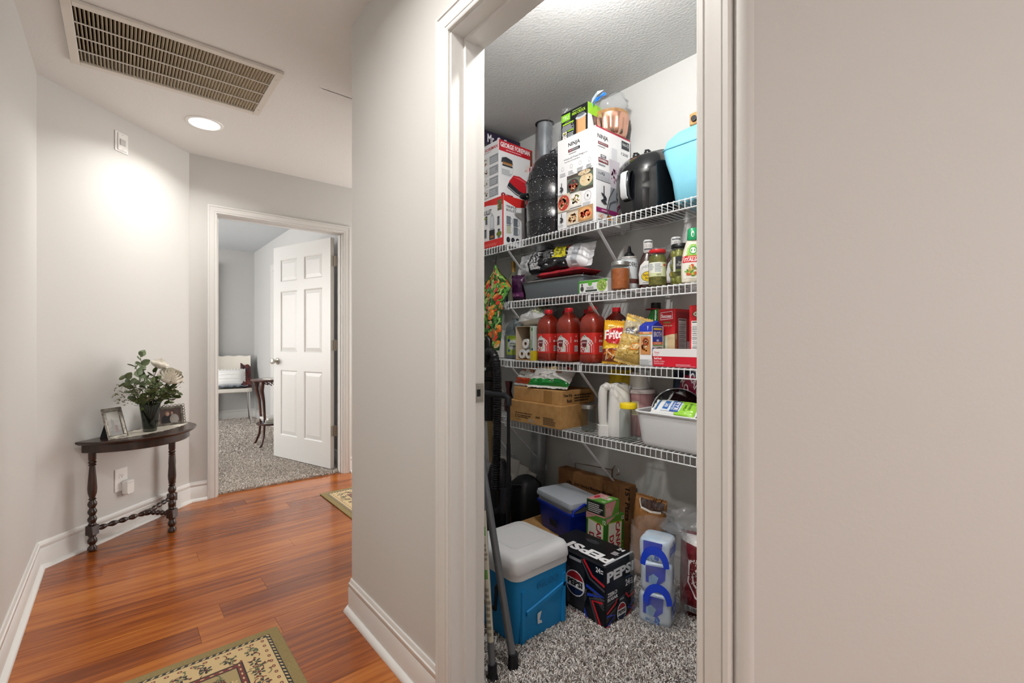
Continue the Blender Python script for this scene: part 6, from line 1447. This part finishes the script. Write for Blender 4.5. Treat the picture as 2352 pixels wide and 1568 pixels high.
for sgn in (1, -1):
    kb = MB(); T_ = Matrix.Translation((DWD - .068, 0 if sgn > 0 else -.036, .912)) @ Matrix.Rotation(R(-90 * sgn), 4, 'X')
    kb.lathe([(.032, 0), (.032, .004), (.026, .009), (.012, .011), (.011, .028), (.022, .036), (.028, .048), (.026, .060), (.014, .066), (.001, .067)], 28, T=T_); kb.build('knob', NICKEL, t, 40)
for z in (1.80, 1.066, .324):
    m = MB(); m.box(-.004, .0005, -.034, -.003, z - .045, z + .045); hg = m.build('hinge', NICKEL, t, 0)
    m = MB(); m.tube([(-.004, -.041, z - .047), (-.004, -.041, z + .047)], .006, 10); m.box(-.032, -.004, -.043, -.0405, z - .045, z + .045); m.build('hinge_knuckle', NICKEL, hg, 40)

# ---------------------------------------------------------------- console table against the angled wall
EX = Vector((-.70711, .70711, 0)); NX = Vector((.70711, .70711, 0))
def onwall(s_, out): 
    q = Vector((pA[0], pA[1], 0)) + EX * s_ + NX * out; return (q.x, q.y, 0)
t = thing('console_table', 'dark half-round console table with bobbin-turned legs', 'table', onwall(.475, .034), R(135))
HW, DP = .325, .315
def half(k, z, sc_=0.0, n=32):
    pts = []
    for i in range(n + 1):
        a = PI + PI * i / n; q = 1 + sc_ * (.5 - .5 * math.cos(12 * a)) * .012
        pts.append((HW * k * q * math.cos(a), DP * k * q * math.sin(a) - .003, z))
    return pts
m = MB(); m.loft([half(k, z, 1) for k, z in ((.955, .574), (.965, .578), (.985, .580), (1.0, .586), (1.0, .590), (.99, .594))]); m.build('top', DARKW, t, 30)
m = MB(); m.loft([half(k, z) for k, z in ((.88, .528), (.895, .532), (.895, .570), (.92, .574))]); m.build('apron', DARKW, t, 30)
LEG = [(.012, 0), (.020, .006), (.021, .018), (.013, .030), (.012, .034), (.021, .048), (.021, .060), (.013, .076), (.018, .080), (.018, .086)]
LEG2 = [(.015, .138), (.019, .142), (.014, .150), (.020, .166), (.020, .174), (.0125, .190), (.020, .206), (.020, .214), (.0125, .230), (.020, .246), (.020, .256), (.0125, .272), (.018, .278), (.012, .284), (.019, .310), (.0205, .335), (.018, .38), (.0135, .44), (.0125, .455), (.018, .460), (.013, .466), (.019, .474), (.014, .482), (.017, .490), (.017, .530)]
lm = MB(); lm.lathe(LEG, 18); lm.box(-.021, .021, -.021, .021, .086, .138, 0, .003); lm.lathe(LEG2, 18); lmesh = lm.mesh('leg', DARKW, 40)
LP = ((-.262, -.034), (.262, -.034), (0, -.262))
for x, y in LP: link('leg', lmesh, t, (x, y, 0))
jc = Vector((0, -.105, .112))
for x, y in LP:
    a = Vector((x, y, .112)); d_ = (jc - a); L = d_.length; st = d_ * (.021 / L); pts = []; rs = []
    n_ = 56
    for k in range(n_ + 1):
        q = k / n_; pts.append(a + st + (d_ - st) * q); w_ = (q * 5) % 1; rs.append(.0075 + .0075 * math.sin(PI * w_) ** 1.3)
    m = MB(); m.tube(pts, rs, 12); m.build('stretcher', DARKW, t, 60)
m = MB(); m.lathe([(.012, -.016), (.02, -.012), (.022, 0), (.02, .012), (.012, .016)], 16, T=Matrix.Translation(jc)); m.build('stretcher_hub', DARKW, t, 40)
TZ = .5942
def ontable(x, y): 
    q = Vector(onwall(.475, .034)) + EX * x - NX * (-y) * -1; q = Vector(onwall(.475, .034)) + EX * x + NX * (-y); return (q.x, q.y, TZ)
LACE = M('lace', 0xe6e0d4, .9, h2=0xcfc6b8, nscale=220)
t = thing('doily', 'cream lace runner on the console table', 'doily', ontable(.02, -.115), R(135)); pts = []
for k in range(120):
    a = 2 * PI * k / 120; q = 1 + .025 * math.cos(30 * a); pts.append((.245 * q * math.cos(a) * (1 - .12 * math.sin(a) ** 2), .085 * q * math.sin(a)))
m = MB(); m.prism(pts, 0, .0014); m.build('lace_cloth', LACE, t, 0)
m = MB()
for k in range(30):
    a = 2 * PI * k / 30; m.tube([(.249 * math.cos(a) * (1 - .12 * math.sin(a) ** 2) + .007 * math.cos(b), .087 * math.sin(a) + .006 * math.sin(b), .0012) for b in [2 * PI * j / 8 for j in range(8)]], .0012, 4, closed=True)
o = m.build('scalloped_edge', LACE, t, 50); o['kind'] = 'stuff'
PEW = M('pewter', 0x8b857a, .35, .7, h2=0x5a564e, nscale=60)
def frame(name, label, loc, rz, w, h, lean, wavy, photo):
    t = thing(name, label, 'picture frame', loc, 0, None, (R(-lean), 0, rz)); b = .016
    for k, (x0, x1, z0, z1) in enumerate(((-w / 2, w / 2, 0, b), (-w / 2, w / 2, h - b, h), (-w / 2, -w / 2 + b, b, h - b), (w / 2 - b, w / 2, b, h - b))):
        m = MB(); m.box(x0, x1, -.006, .004, z0, z1, 0, .002); m.build('frame_side', PEW, t, 0)
    m = MB(); n_ = 14 if wavy else 22; r_ = .0085 if wavy else .0035; per = [(-w / 2 + w * k / n_, 0) for k in range(n_)] + [(w / 2, h * k / n_) for k in range(n_)] + [(w / 2 - w * k / n_, h) for k in range(n_)] + [(-w / 2, h - h * k / n_) for k in range(n_)]
    for (x, z) in per[::1 if not wavy else 2]: m.tube([(x + r_ * math.cos(b_), -.004, z + r_ * math.sin(b_)) for b_ in [2 * PI * j / 8 for j in range(8)]], .0022, 5, closed=True)
    o = m.build('ornament', PEW, t, 50); o['kind'] = 'stuff'
    m = MB(); m.box(-w / 2 + b, w / 2 - b, -.001, .003, b, h - b); m.build('backing', BLACKR, t, 0)
    p = Pr(); photo(p, w - 2 * b, h - 2 * b); p.build('photograph', t, lambda u, v, o_: (-w / 2 + b + u, -.0012 - o_, b + v), INKG)
    m = MB(); hh = h * .8; m.loft([[(-.02, .004, hh), (.02, .004, hh), (.02, .007, hh), (-.02, .007, hh)], [(-.03, .004 + hh * math.tan(R(lean)) * 2.1, .004), (.03, .004 + hh * math.tan(R(lean)) * 2.1, .004), (.03, .008 + hh * math.tan(R(lean)) * 2.1, .004), (-.03, .008 + hh * math.tan(R(lean)) * 2.1, .004)]]); m.build('easel_back', BLACKR, t, 0)
def ph1(p, w, h):
    p.rect(0, 0, w, h, 0x86837d); p.rect(0, h * .62, w, h * .38, 0xa6a49e); p.rect(0, 0, w, h * .2, 0x6f6c66); p.poly([(0, h * .3), (w * .4, h * .45), (w, h * .38), (w, h * .62), (0, h * .66)], 0x94918a); p.poly([(w * .2, h * .2), (w * .45, h * .22), (w * .5, h * .6), (w * .3, h * .72)], 0x7a776f); p.poly([(w * .45, h * .12), (w * .72, h * .12), (w * .68, h * .42), (w * .5, h * .42)], 0x6f5450); p.ell(w * .59, h * .48, w * .06, h * .045, 0xa08a7e)
def ph2(p, w, h):
    p.rect(0, 0, w, h, 0x4c3a38); p.ell(w * .35, h * .2, w * .28, h * .42, 0x15141a, 16); p.ell(w * .68, h * .25, w * .22, h * .36, 0x8f8a84, 16); p.ell(w * .37, h * .66, w * .11, h * .18, 0x7d5f48, 14); p.ell(w * .39, h * .64, w * .065, h * .12, 0xb08c7c, 14); p.ell(w * .60, h * .72, w * .09, h * .15, 0x2f2420, 14); p.ell(w * .59, h * .69, w * .062, h * .12, 0xa88070, 14); p.ell(w * .56, h * .28, w * .05, h * .045, 0xa88070, 10)
frame('picture_frame', 'small upright pewter picture frame leaning on the console table', ontable(-.205, -.125), R(128), .098, .165, 18, False, ph1)
frame('picture_frame', 'wavy-edged landscape picture frame with a couple photograph beside the vase', ontable(.178, -.10), R(106), .145, .12, 12, True, ph2)

# vase of flowers
t = thing('flower_vase', 'tapered smoked glass vase on the console table', 'vase', (ontable(-.018, -.140)[0], ontable(-.018, -.140)[1], TZ + .0015), R(150))
SMOKE = clear('smoked_glass', 0xb4b7b2, .35, .05)
m = MB(); m.loft([rrect(a, a, .012, 4, 0, 0, z) for a, z in ((.050, 0), (.054, .004), (.066, .08), (.082, .165), (.078, .183), (.074, .183), (.077, .165), (.060, .08), (.046, .014))]); m.build('glass', SMOKE, t, 40)
vb = Vector((ontable(-.018, -.140)[0], ontable(-.018, -.140)[1], TZ + .0015))
t = thing('bouquet', 'eucalyptus and white rose bouquet in the smoked vase', 'flowers', vb, R(135))
STEM = M('stem_green', 0x3a3f26, .6); LEAF = M('eucalyptus_leaf', 0x566647, .55, h2=0x7d8a68, nscale=14); LEAFD = M('dark_leaf', 0x2f3d1e, .5, h2=0x5a6a34, nscale=20); PET = M('rose_petal', 0xefeadf, .6, h2=0xe6ddc8, nscale=10)
def leafmesh(nm, L, W, mat, cup=.15):
    m = MB(); m.grid(lambda u, v: (W * (u - .5) * 2 * math.sin(PI * min(.97, .06 + .9 * v)) ** .7, cup * W * (4 * (u - .5) ** 2) - .15 * L * v * v, L * v), 4, 6); return m.mesh(nm, mat, 60)
lf = leafmesh('leaf', .040, .0165, LEAF); ld = leafmesh('leaf', .05, .013, LEAFD)
rn = random.Random(8)
def orient(d_, roll):
    z = Vector(d_).normalized(); return (z.to_track_quat('Z', 'Y').to_matrix() @ Matrix.Rotation(roll, 3, 'Z')).to_euler()
def spray(tip, base=(0, 0, .03), n=9, mesh=lf, bend=.05, sz=1.0):
    a, b = Vector(base), Vector(tip); mid = (a + b) / 2 + Vector((0, 0, bend)); pts = [(a * (1 - q) ** 2 + mid * 2 * q * (1 - q) + b * q * q) for q in [k / 14 for k in range(15)]]
    m = MB(); m.tube(pts, [.0022 - .0012 * k / 14 for k in range(15)], 5); m.build('stem', STEM, t, 60)
    for k in range(n):
        q = .52 + .48 * k / (n - 1); i = min(13, int(q * 14)); p_ = pts[i]; tg = (pts[i + 1] - pts[i]).normalized(); a_ = k * 2.4 + rn.random()
        sd = tg.orthogonal().normalized(); sd = Matrix.Rotation(a_, 3, tg) @ sd
        o = link('leaf', mesh, t, p_, orient(sd * .9 + tg * .5, rn.uniform(0, 6))); s_ = sz * rn.uniform(.8, 1.15); o.scale = (s_, s_, s_)
spray((-.06, .01, .47), n=11); spray((-.12, -.02, .40), n=10); spray((-.165, .0, .345), n=8); spray((-.03, .03, .42), n=7); spray((-.14, .03, .30), n=8)
for tip in ((.14, -.02, .26), (.18, .01, .29), (-.10, -.08, .26), (.05, -.10, .26), (-.02, -.09, .24), (.10, .05, .30), (-.15, -.05, .22), (.13, -.07, .22), (0, -.04, .32), (-.06, -.07, .30), (.06, .03, .36)): spray(tip, (0, 0, .05), 11, ld, .03, .85)
m = MB()
for k in range(420):
    a = rn.uniform(0, 2 * PI); r_ = rn.uniform(.05, .19); z = .20 + rn.uniform(-.03, .12) * (1 - r_ * 1.5); c = Vector((r_ * math.cos(a), r_ * .75 * math.sin(a), z)); s_ = rn.uniform(.006, .012)
    q = Vector((rn.uniform(-1, 1), rn.uniform(-1, 1), rn.uniform(-.2, 1))).normalized(); e = q.orthogonal().normalized() * s_ * .45
    m.add([c, c + q * s_ + e, c + q * s_ * 2, c + q * s_ - e], [(0, 1, 2, 3)])
for k in range(36):
    a = 2 * PI * k / 36 + rn.uniform(-.1, .1); r_ = rn.uniform(.08, .18); m.tube([(0, 0, .15), (r_ * .5 * math.cos(a), r_ * .4 * math.sin(a), .20), (r_ * math.cos(a), r_ * .75 * math.sin(a), .21 + rn.uniform(-.03, .08))], .0009, 3)
o = m.build('filler_sprigs', M('filler_green', 0x47502c, .65, h2=0x6a5a44, nscale=9), t, 0); o['kind'] = 'stuff'
def petal(R0, w, h, mat=PET):
    m = MB()
    def f(u, v):
        a = (u - .5) * w; r_ = R0 * (.25 + .75 * math.sin(min(1, v * 1.25) * PI / 2) - .22 * max(0, v - .7) * 2) * (1 + .06 * v * math.cos((u - .5) * 9)); return (r_ * math.cos(a), r_ * math.sin(a), h * v * (1 - .12 * (2 * u - 1) ** 2))
    m.grid(f, 8, 6); return m.mesh('petal', mat, 60)
def rose(c, R0, tilt, rz):
    hd = link('rose', None, t, c, (tilt, 0, rz)); hd.empty_display_size = .02
    for ring, (k, n_) in enumerate(((.18, 3), (.36, 4), (.56, 5), (.78, 6), (1.0, 7))):
        pm = petal(R0 * k, 2.2 - .25 * ring, R0 * (1.35 - .12 * ring))
        for j in range(n_): link('petal', pm, hd, (0, 0, 0), (0, 0, 2 * PI * j / n_ + ring * .5))
    m = MB(); m.tube([(0, 0, .002), (0, .0, -.16)], .002, 5); m.build('stem', STEM, hd, 60)
rose((.095, -.03, .285), .068, R(38), R(-20)); rose((.075, .02, .365), .046, R(20), R(40))

# wall fittings on the angled wall
t = thing('wall_outlet', 'white duplex wall outlet under the console table', 'outlet', (onwall(.445, 0)[0], onwall(.445, 0)[1], .312), R(135))
m = MB(); m.box(-.040, .040, -.006, 0, -.066, .066, 0, .002); m.build('cover_plate', WHITE, t, 0)
for z in (.022, -.022):
    m = MB(); m.loft([rrect(.034, .028, .010, 4, 0, 0, q) for q in (0, .0015)], T=Matrix.Translation((0, -.006, z)) @ Matrix.Rotation(R(90), 4, 'X')); sk = m.build('socket', WHITE, t, 0)
    for a, b, w_, h_ in ((-.006, .003, .0018, .009), (.006, .003, .0018, .007), (0, -.007, .004, .004)):
        m = MB(); m.box(a - w_ / 2, a + w_ / 2, -.0082, -.0078, z + b - h_ / 2, z + b + h_ / 2); m.build('slot', BLACK, sk, 0)
t = thing('plug_in_device', 'white plug-in sensor in the lower socket of the outlet', 'plug', (onwall(.470, .0078)[0], onwall(.470, .0078)[1], .262), R(135))
m = MB(); m.loft([rrect(a, b, .012, 5, 0, 0, q) for a, b, q in ((.050, .084, 0), (.052, .086, .004), (.052, .086, .026), (.044, .078, .032))], T=Matrix.Rotation(R(90), 4, 'X')); m.build('housing', WHITE, t, 40)
m = MB(); m.loft([rrect(.038, .002, .0008, 2, 0, 0, q) for q in (0, .0006)], T=Matrix.Translation((0, -.0315, .026)) @ Matrix.Rotation(R(90), 4, 'X')); m.build('seam_line', M('grey_seam', 0xb9b6b2, .5), t, 0)
t = thing('wall_switch', 'white switch plate high on the angled wall', 'switch', (onwall(.448, 0)[0], onwall(.448, 0)[1], 2.291), R(135))
m = MB(); m.box(-.042, .042, -.005, 0, -.058, .058, 0, .002); m.build('cover_plate', WHITE, t, 0)
m = MB(); m.box(-.029, .029, -.010, -.005, -.05, .05, 0, .003); m.build('inner_plate', WHITE, t, 0)
m = MB(); m.box(-.018, .018, -.014, -.010, -.018, .018, 0, .002); m.build('sensor_window', M('sensor_grey', 0xc9c7c4, .3), t, 0)
for z in (.042, -.042):
    m = MB(); m.lathe([(.0022, 0), (.0018, .001)], 8, T=Matrix.Translation((0, -.010, z)) @ Matrix.Rotation(R(90), 4, 'X')); m.build('screw', NICKEL, t, 0)

# ---------------------------------------------------------------- rugs
def rug(label, x0, x1, y0, y1, seed, flip):
    w, d = x1 - x0, y1 - y0; t = thing('rug', label, 'rug', (x0, y0, .0004), 0, 'patterned hall rugs')
    m = MB(); m.box(0, w, 0, d, 0, .007, 0, .002); m.build('rug_body', M('olive_wool', 0x84744c, .95, h2=0x938257, nscale=160), t, 0)
    p = Pr(.00001, .0002); rn = random.Random(seed); B = .036
    def band(a, b, c):
        p.rect(a, a, w - 2 * a, b - a, c); p.l -= 1; p.rect(a, d - b, w - 2 * a, b - a, c); p.l -= 1; p.rect(a, b, b - a, d - 2 * b, c); p.l -= 1; p.rect(w - b, b, b - a, d - 2 * b, c)
    CR, OLV2, RD, BK = 0xc9ae7c, 0x96855a, 0x6e2a22, 0x23231f
    p.rect(B, B, w - 2 * B, d - 2 * B, CR)
    band(B, B + .014, BK)
    def along(a, step, fn):
        n1 = int((w - 2 * a) / step); n2 = int((d - 2 * a) / step)
        for k in range(n1 + 1):
            x = a + (w - 2 * a) * k / max(1, n1); fn(x, a, 0); fn(x, d - a, 0)
        for k in range(1, n2):
            y = a + (d - 2 * a) * k / max(1, n2); fn(a, y, PI / 2); fn(w - a, y, PI / 2)
    along(B + .007, .020, lambda x, y, r_: (p.ell(x, y, .0075, .0035, CR, 6, r_ + .6), setattr(p, 'l', p.l - 1)))
    band(B + .014, B + .016, CR)
    def flower(x, y, s_, c1, c2):
        for q in range(6): p.ell(x + s_ * .62 * math.cos(q * PI / 3), y + s_ * .62 * math.sin(q * PI / 3), s_ * .34, s_ * .2, c1, 6, q * PI / 3); p.l -= 1
        p.l += 1; p.ell(x, y, s_ * .3, s_ * .3, c2, 8); p.l = 20 + (p.l - 20) % 60 if p.l > 20 else p.l
    def vine(x, y, s_):
        a = rn.uniform(0, 2 * PI); pts = [(x + s_ * q * math.cos(a + q), y + s_ * q * math.sin(a + q)) for q in (0, .4, .8, 1.2)]
        p.line(pts, .0035, rn.choice([RD, 0x5a6240, BK])); p.ell(pts[-1][0], pts[-1][1], .006, .0035, rn.choice([RD, 0x5a6240, OLV2]), 6, a); p.l = 20 + (p.l - 20) % 60 if p.l > 20 else p.l
    along(B + .030, .034, lambda x, y, r_: (p.ell(x, y, .008, .006, RD, 7, r_), p.ell(x, y, .003, .003, CR, 5), setattr(p, 'l', p.l - 2)))
    b0 = B + .075; k_ = [0]
    def mot(x, y, r_):
        k_[0] += 1; flower(x, y, .022, BK if k_[0] % 2 else 0x2c3630, CR if k_[0] % 3 else RD)
        for _ in range(7): vine(x + rn.uniform(-.03, .03), y + rn.uniform(-.022, .022), .022)
    along(b0, .062, mot)
    p.l = 78; band(B + .108, B + .113, BK); band(B + .113, B + .128, RD); band(B + .128, B + .131, BK)
    p.l = 82; along(B + .1205, .026, lambda x, y, r_: (p.ell(x, y, .007, .003, CR, 6, r_), setattr(p, 'l', p.l - 1)))
    p.l = 8; e = B + .131; p.rect(e, e, w - 2 * e, d - 2 * e, 0xa08c5e)
    for k in range(int((w - 2 * e) * (d - 2 * e) * 2200)):
        x, y = rn.uniform(e + .02, w - e - .02), rn.uniform(e + .02, d - e - .02)
        if rn.random() < .25: flower(x, y, rn.uniform(.012, .024), rn.choice([RD, BK, CR, 0x5a6240]), rn.choice([CR, RD]))
        else: vine(x, y, rn.uniform(.02, .035))
    p.build('woven_pattern', t, lambda u, v, o: (u, v, .007 + o), INKC)
rug('olive-bordered patterned runner in the foreground of the hall', -.076, 1.45, -.90, -.268, 2, 0)
rug('olive-bordered patterned rug mostly hidden by the pantry wall corner', -1.585, -.94, .376, 1.6, 3, 0)

# ---------------------------------------------------------------- bedroom furniture
t = thing('bedroom_chair', 'chrome-legged white chair in the bedroom corner', 'chair', (-5.38, .43, .006), R(82))
# local: front is -y (towards the hall after rotation the chair faces +x)
m = MB(); m.loft([rrect(a, b, .05, 5, 0, 0, z) for a, b, z in ((.42, .42, .43), (.45, .45, .44), (.45, .45, .475), (.42, .42, .485))]); m.build('seat', M('ivory_seat', 0xdcd6cc, .6), t, 40)
m = MB(); m.grid(lambda u, v: (-.20 + .40 * u, .19 + .05 * math.sin(PI * u) + .07 * v, .47 + .40 * v), 12, 8); m.grid(lambda u, v: (-.20 + .40 * u, .215 + .05 * math.sin(PI * u) + .07 * v, .47 + .40 * v), 12, 8, flip=True); m.build('backrest', MATS['ivory_seat'], t, 60)
for x, y in ((-.19, -.19), (.19, -.19), (-.19, .19), (.19, .19)):
    m = MB(); m.tube([(x, y, .43), (x * 1.04, y * 1.04, .2), (x * 1.12, y * 1.12, 0)], .011, 10); m.build('leg', CHROME, t, 50)
cb = Vector((-5.38, .43, .006)); rzc = R(82)
def onchair(x, y, z): 
    v = Matrix.Rotation(rzc, 3, 'Z') @ Vector((x, y, z)); return (cb.x + v.x, cb.y + v.y, cb.z + v.z)
def drape(name, label, cat, mat, xr, fn, thick=.012, nu=16, nv=18):
    t = thing(name, label, cat, tuple(cb), rzc); m = MB(); m.grid(lambda u, v: fn(u, v, 0), nu, nv); m.grid(lambda u, v: fn(u, v, thick), nu, nv, flip=True); m.build('fabric', mat, t, 60); return t
KNIT = M('cream_knit', 0xe6e0d4, .9, bump=.6, bscale=70)
drape('throw_blanket', 'cream knitted throw over the back of the bedroom chair', 'blanket', KNIT, 0, lambda u, v, o: (-.225 + .45 * u, (.165 + .05 * math.sin(PI * u) + .07 * min(1, v * 1.15) - o if v < .85 else .25 + .06 * (v - .85) / .15 + .0 * o), (.50 + .42 * v / .85 if v < .85 else .92 - .28 * (v - .85) / .15) + .006 * math.sin(u * 20)))
t = drape('patterned_blanket', 'dark patterned blanket hanging at the side of the bedroom chair', 'blanket', M('dark_blanket', 0x24303e, .9, h2=0x7a3a2c, nscale=16), 0, lambda u, v, o: (.10 + .12 * u + o * .5, -.16 + .36 * v, .50 + .30 * v * v + .012 * math.sin(u * 9 + v * 14) - .03 * u))
drape('seat_blanket', 'blue-grey crumpled blanket on the bedroom chair seat', 'blanket', M('blue_blanket', 0x3a4a5c, .9, h2=0x8d97a2, nscale=24), 0, lambda u, v, o: (-.20 + .38 * u, -.20 + .20 * v, .497 + .018 * abs(math.sin(u * 14)) + o * .4))
t = thing('throw_pillow', 'white ruffled pillow on the bedroom chair', 'pillow', onchair(-.04, -.01, .508), 0, None, (R(-28), 0, rzc))
m = MB()
def pf(u, v, s_):
    k = (max(0, 1 - abs(2 * u - 1) ** 2.6) * max(0, 1 - abs(2 * v - 1) ** 2.6)) ** .5; return ((u - .5) * .36, s_ * .07 * k + .006 * math.sin(v * 50) * k, v * .24)
m.grid(lambda u, v: pf(u, v, -1), 16, 20); m.grid(lambda u, v: pf(u, v, 1), 16, 20, flip=True); m.build('cushion', M('white_cotton', 0xf0efec, .85), t, 60)
m = MB(); per = [(-.18 + .36 * k / 20, 0) for k in range(20)] + [(.18, .24 * k / 14) for k in range(14)] + [(.18 - .36 * k / 20, .24) for k in range(20)] + [(-.18, .24 - .24 * k / 14) for k in range(14)]
rg = lambda s_, e: [(x * (1 + e * 1.0), .012 * s_ * ((k % 2) * 2 - 1), .12 + (z - .12) * (1 + e * 1.3)) for k, (x, z) in enumerate(per)]
m.loft([rg(.2, 0), rg(1, .09)], cap=False); m.build('ruffle', MATS['white_cotton'], t, 60)

t = thing('side_table', 'dark carved side table behind the open bedroom door', 'table', (-3.60, .515, .006))
m = MB(); m.lathe([(.185, .690), (.20, .694), (.205, .702), (.20, .71), (.19, .712), (.001, .712)], 32); m.build('top', REDW, t, 40)
for a in (225, 315, 45, 135):
    c, s_ = math.cos(R(a)), math.sin(R(a)); m = MB(); m.tube([(.16 * c, .16 * s_, .69), (.175 * c, .175 * s_, .60), (.14 * c, .14 * s_, .48), (.125 * c, .125 * s_, .30), (.14 * c, .14 * s_, .12), (.18 * c, .18 * s_, .03), (.20 * c, .20 * s_, .006)], [.022, .020, .014, .012, .012, .011, .014], 10); m.build('leg', REDW, t, 60)
m = MB(); m.lathe([(.145, .225), (.15, .23), (.15, .24), (.001, .241)], 28); m.build('lower_shelf', REDW, t, 40)
for a in (270, 180, 0, 90):
    c, s_ = math.cos(R(a)), math.sin(R(a)); m = MB()
    for k in range(5): m.tube([(.165 * c - s_ * (.09 - .045 * k), .165 * s_ + c * (.09 - .045 * k), .69), (.16 * c - s_ * (.07 - .035 * k), .16 * s_ + c * (.07 - .035 * k), .64 + .01 * abs(k - 2)), (.165 * c - s_ * (.045 - .045 * k), .165 * s_ + c * (.045 - .045 * k), .69)], .005, 6)
    fo = m.build('fretwork', REDW, t, 60); fo['kind'] = 'stuff'
for k in range(3):
    q = thing('book', ('lowest', 'middle', 'topmost')[k] + ' book in the stack on the side table shelf', 'book', (-3.58 + .01 * k, .50, .006 + .2412 + .0222 * k), R(10 * k - 8), 'books on the side table')
    m = MB(); m.box(-.10, .10, -.075, .075, 0, .022, 0, .001); m.build('cover', M('book_%d' % k, (0x6f8088, 0xb9bcbc, 0xdcdad4)[k], .5), q, 0)
    m = MB(); m.box(.0985, .1005, -.07, .07, .003, .019); m.build('pages', M('page_edge', 0xe8e4da, .8), q, 0)
t = thing('paper_sheet', 'folded white paper on the bedroom side table', 'paper', (-3.52, .50, .7183), R(15)); m = MB(); m.box(-.09, .09, -.06, .06, 0, .004, 0, .001); m.box(-.085, .07, -.055, .05, .0042, .007, 0, .001); m.build('sheets', M('page_edge'), t, 0)
t = thing('drinking_glass', 'frosted glass tumbler on the bedroom side table', 'glass', (-3.62, .60, .7183)); m = MB(); m.lathe([(.028, 0), (.03, .003), (.034, .11), (.032, .11), (.028, .006)], 24); m.build('tumbler', M('frosted_glass', 0xdfe6e8, .3, alpha=.6), t, 40)
t = thing('curtain', 'slate blue curtain at the bedroom window', 'curtain', (-5.70, -.10, .02)); m = MB(); m.grid(lambda u, v: (.03 * math.sin(u * 34), -.30 + .655 * u, 2.18 * v), 50, 2); m.grid(lambda u, v: (.03 * math.sin(u * 34) - .004, -.30 + .655 * u, 2.18 * v), 50, 2, flip=True); m.build('cloth', M('slate_cloth', 0x8e959e, .9), t, 60)
m = MB(); m.tube([(-.02, -.36, 2.19), (-.02, .40, 2.19)], .012, 10); m.build('rod', NICKEL, t, 50)
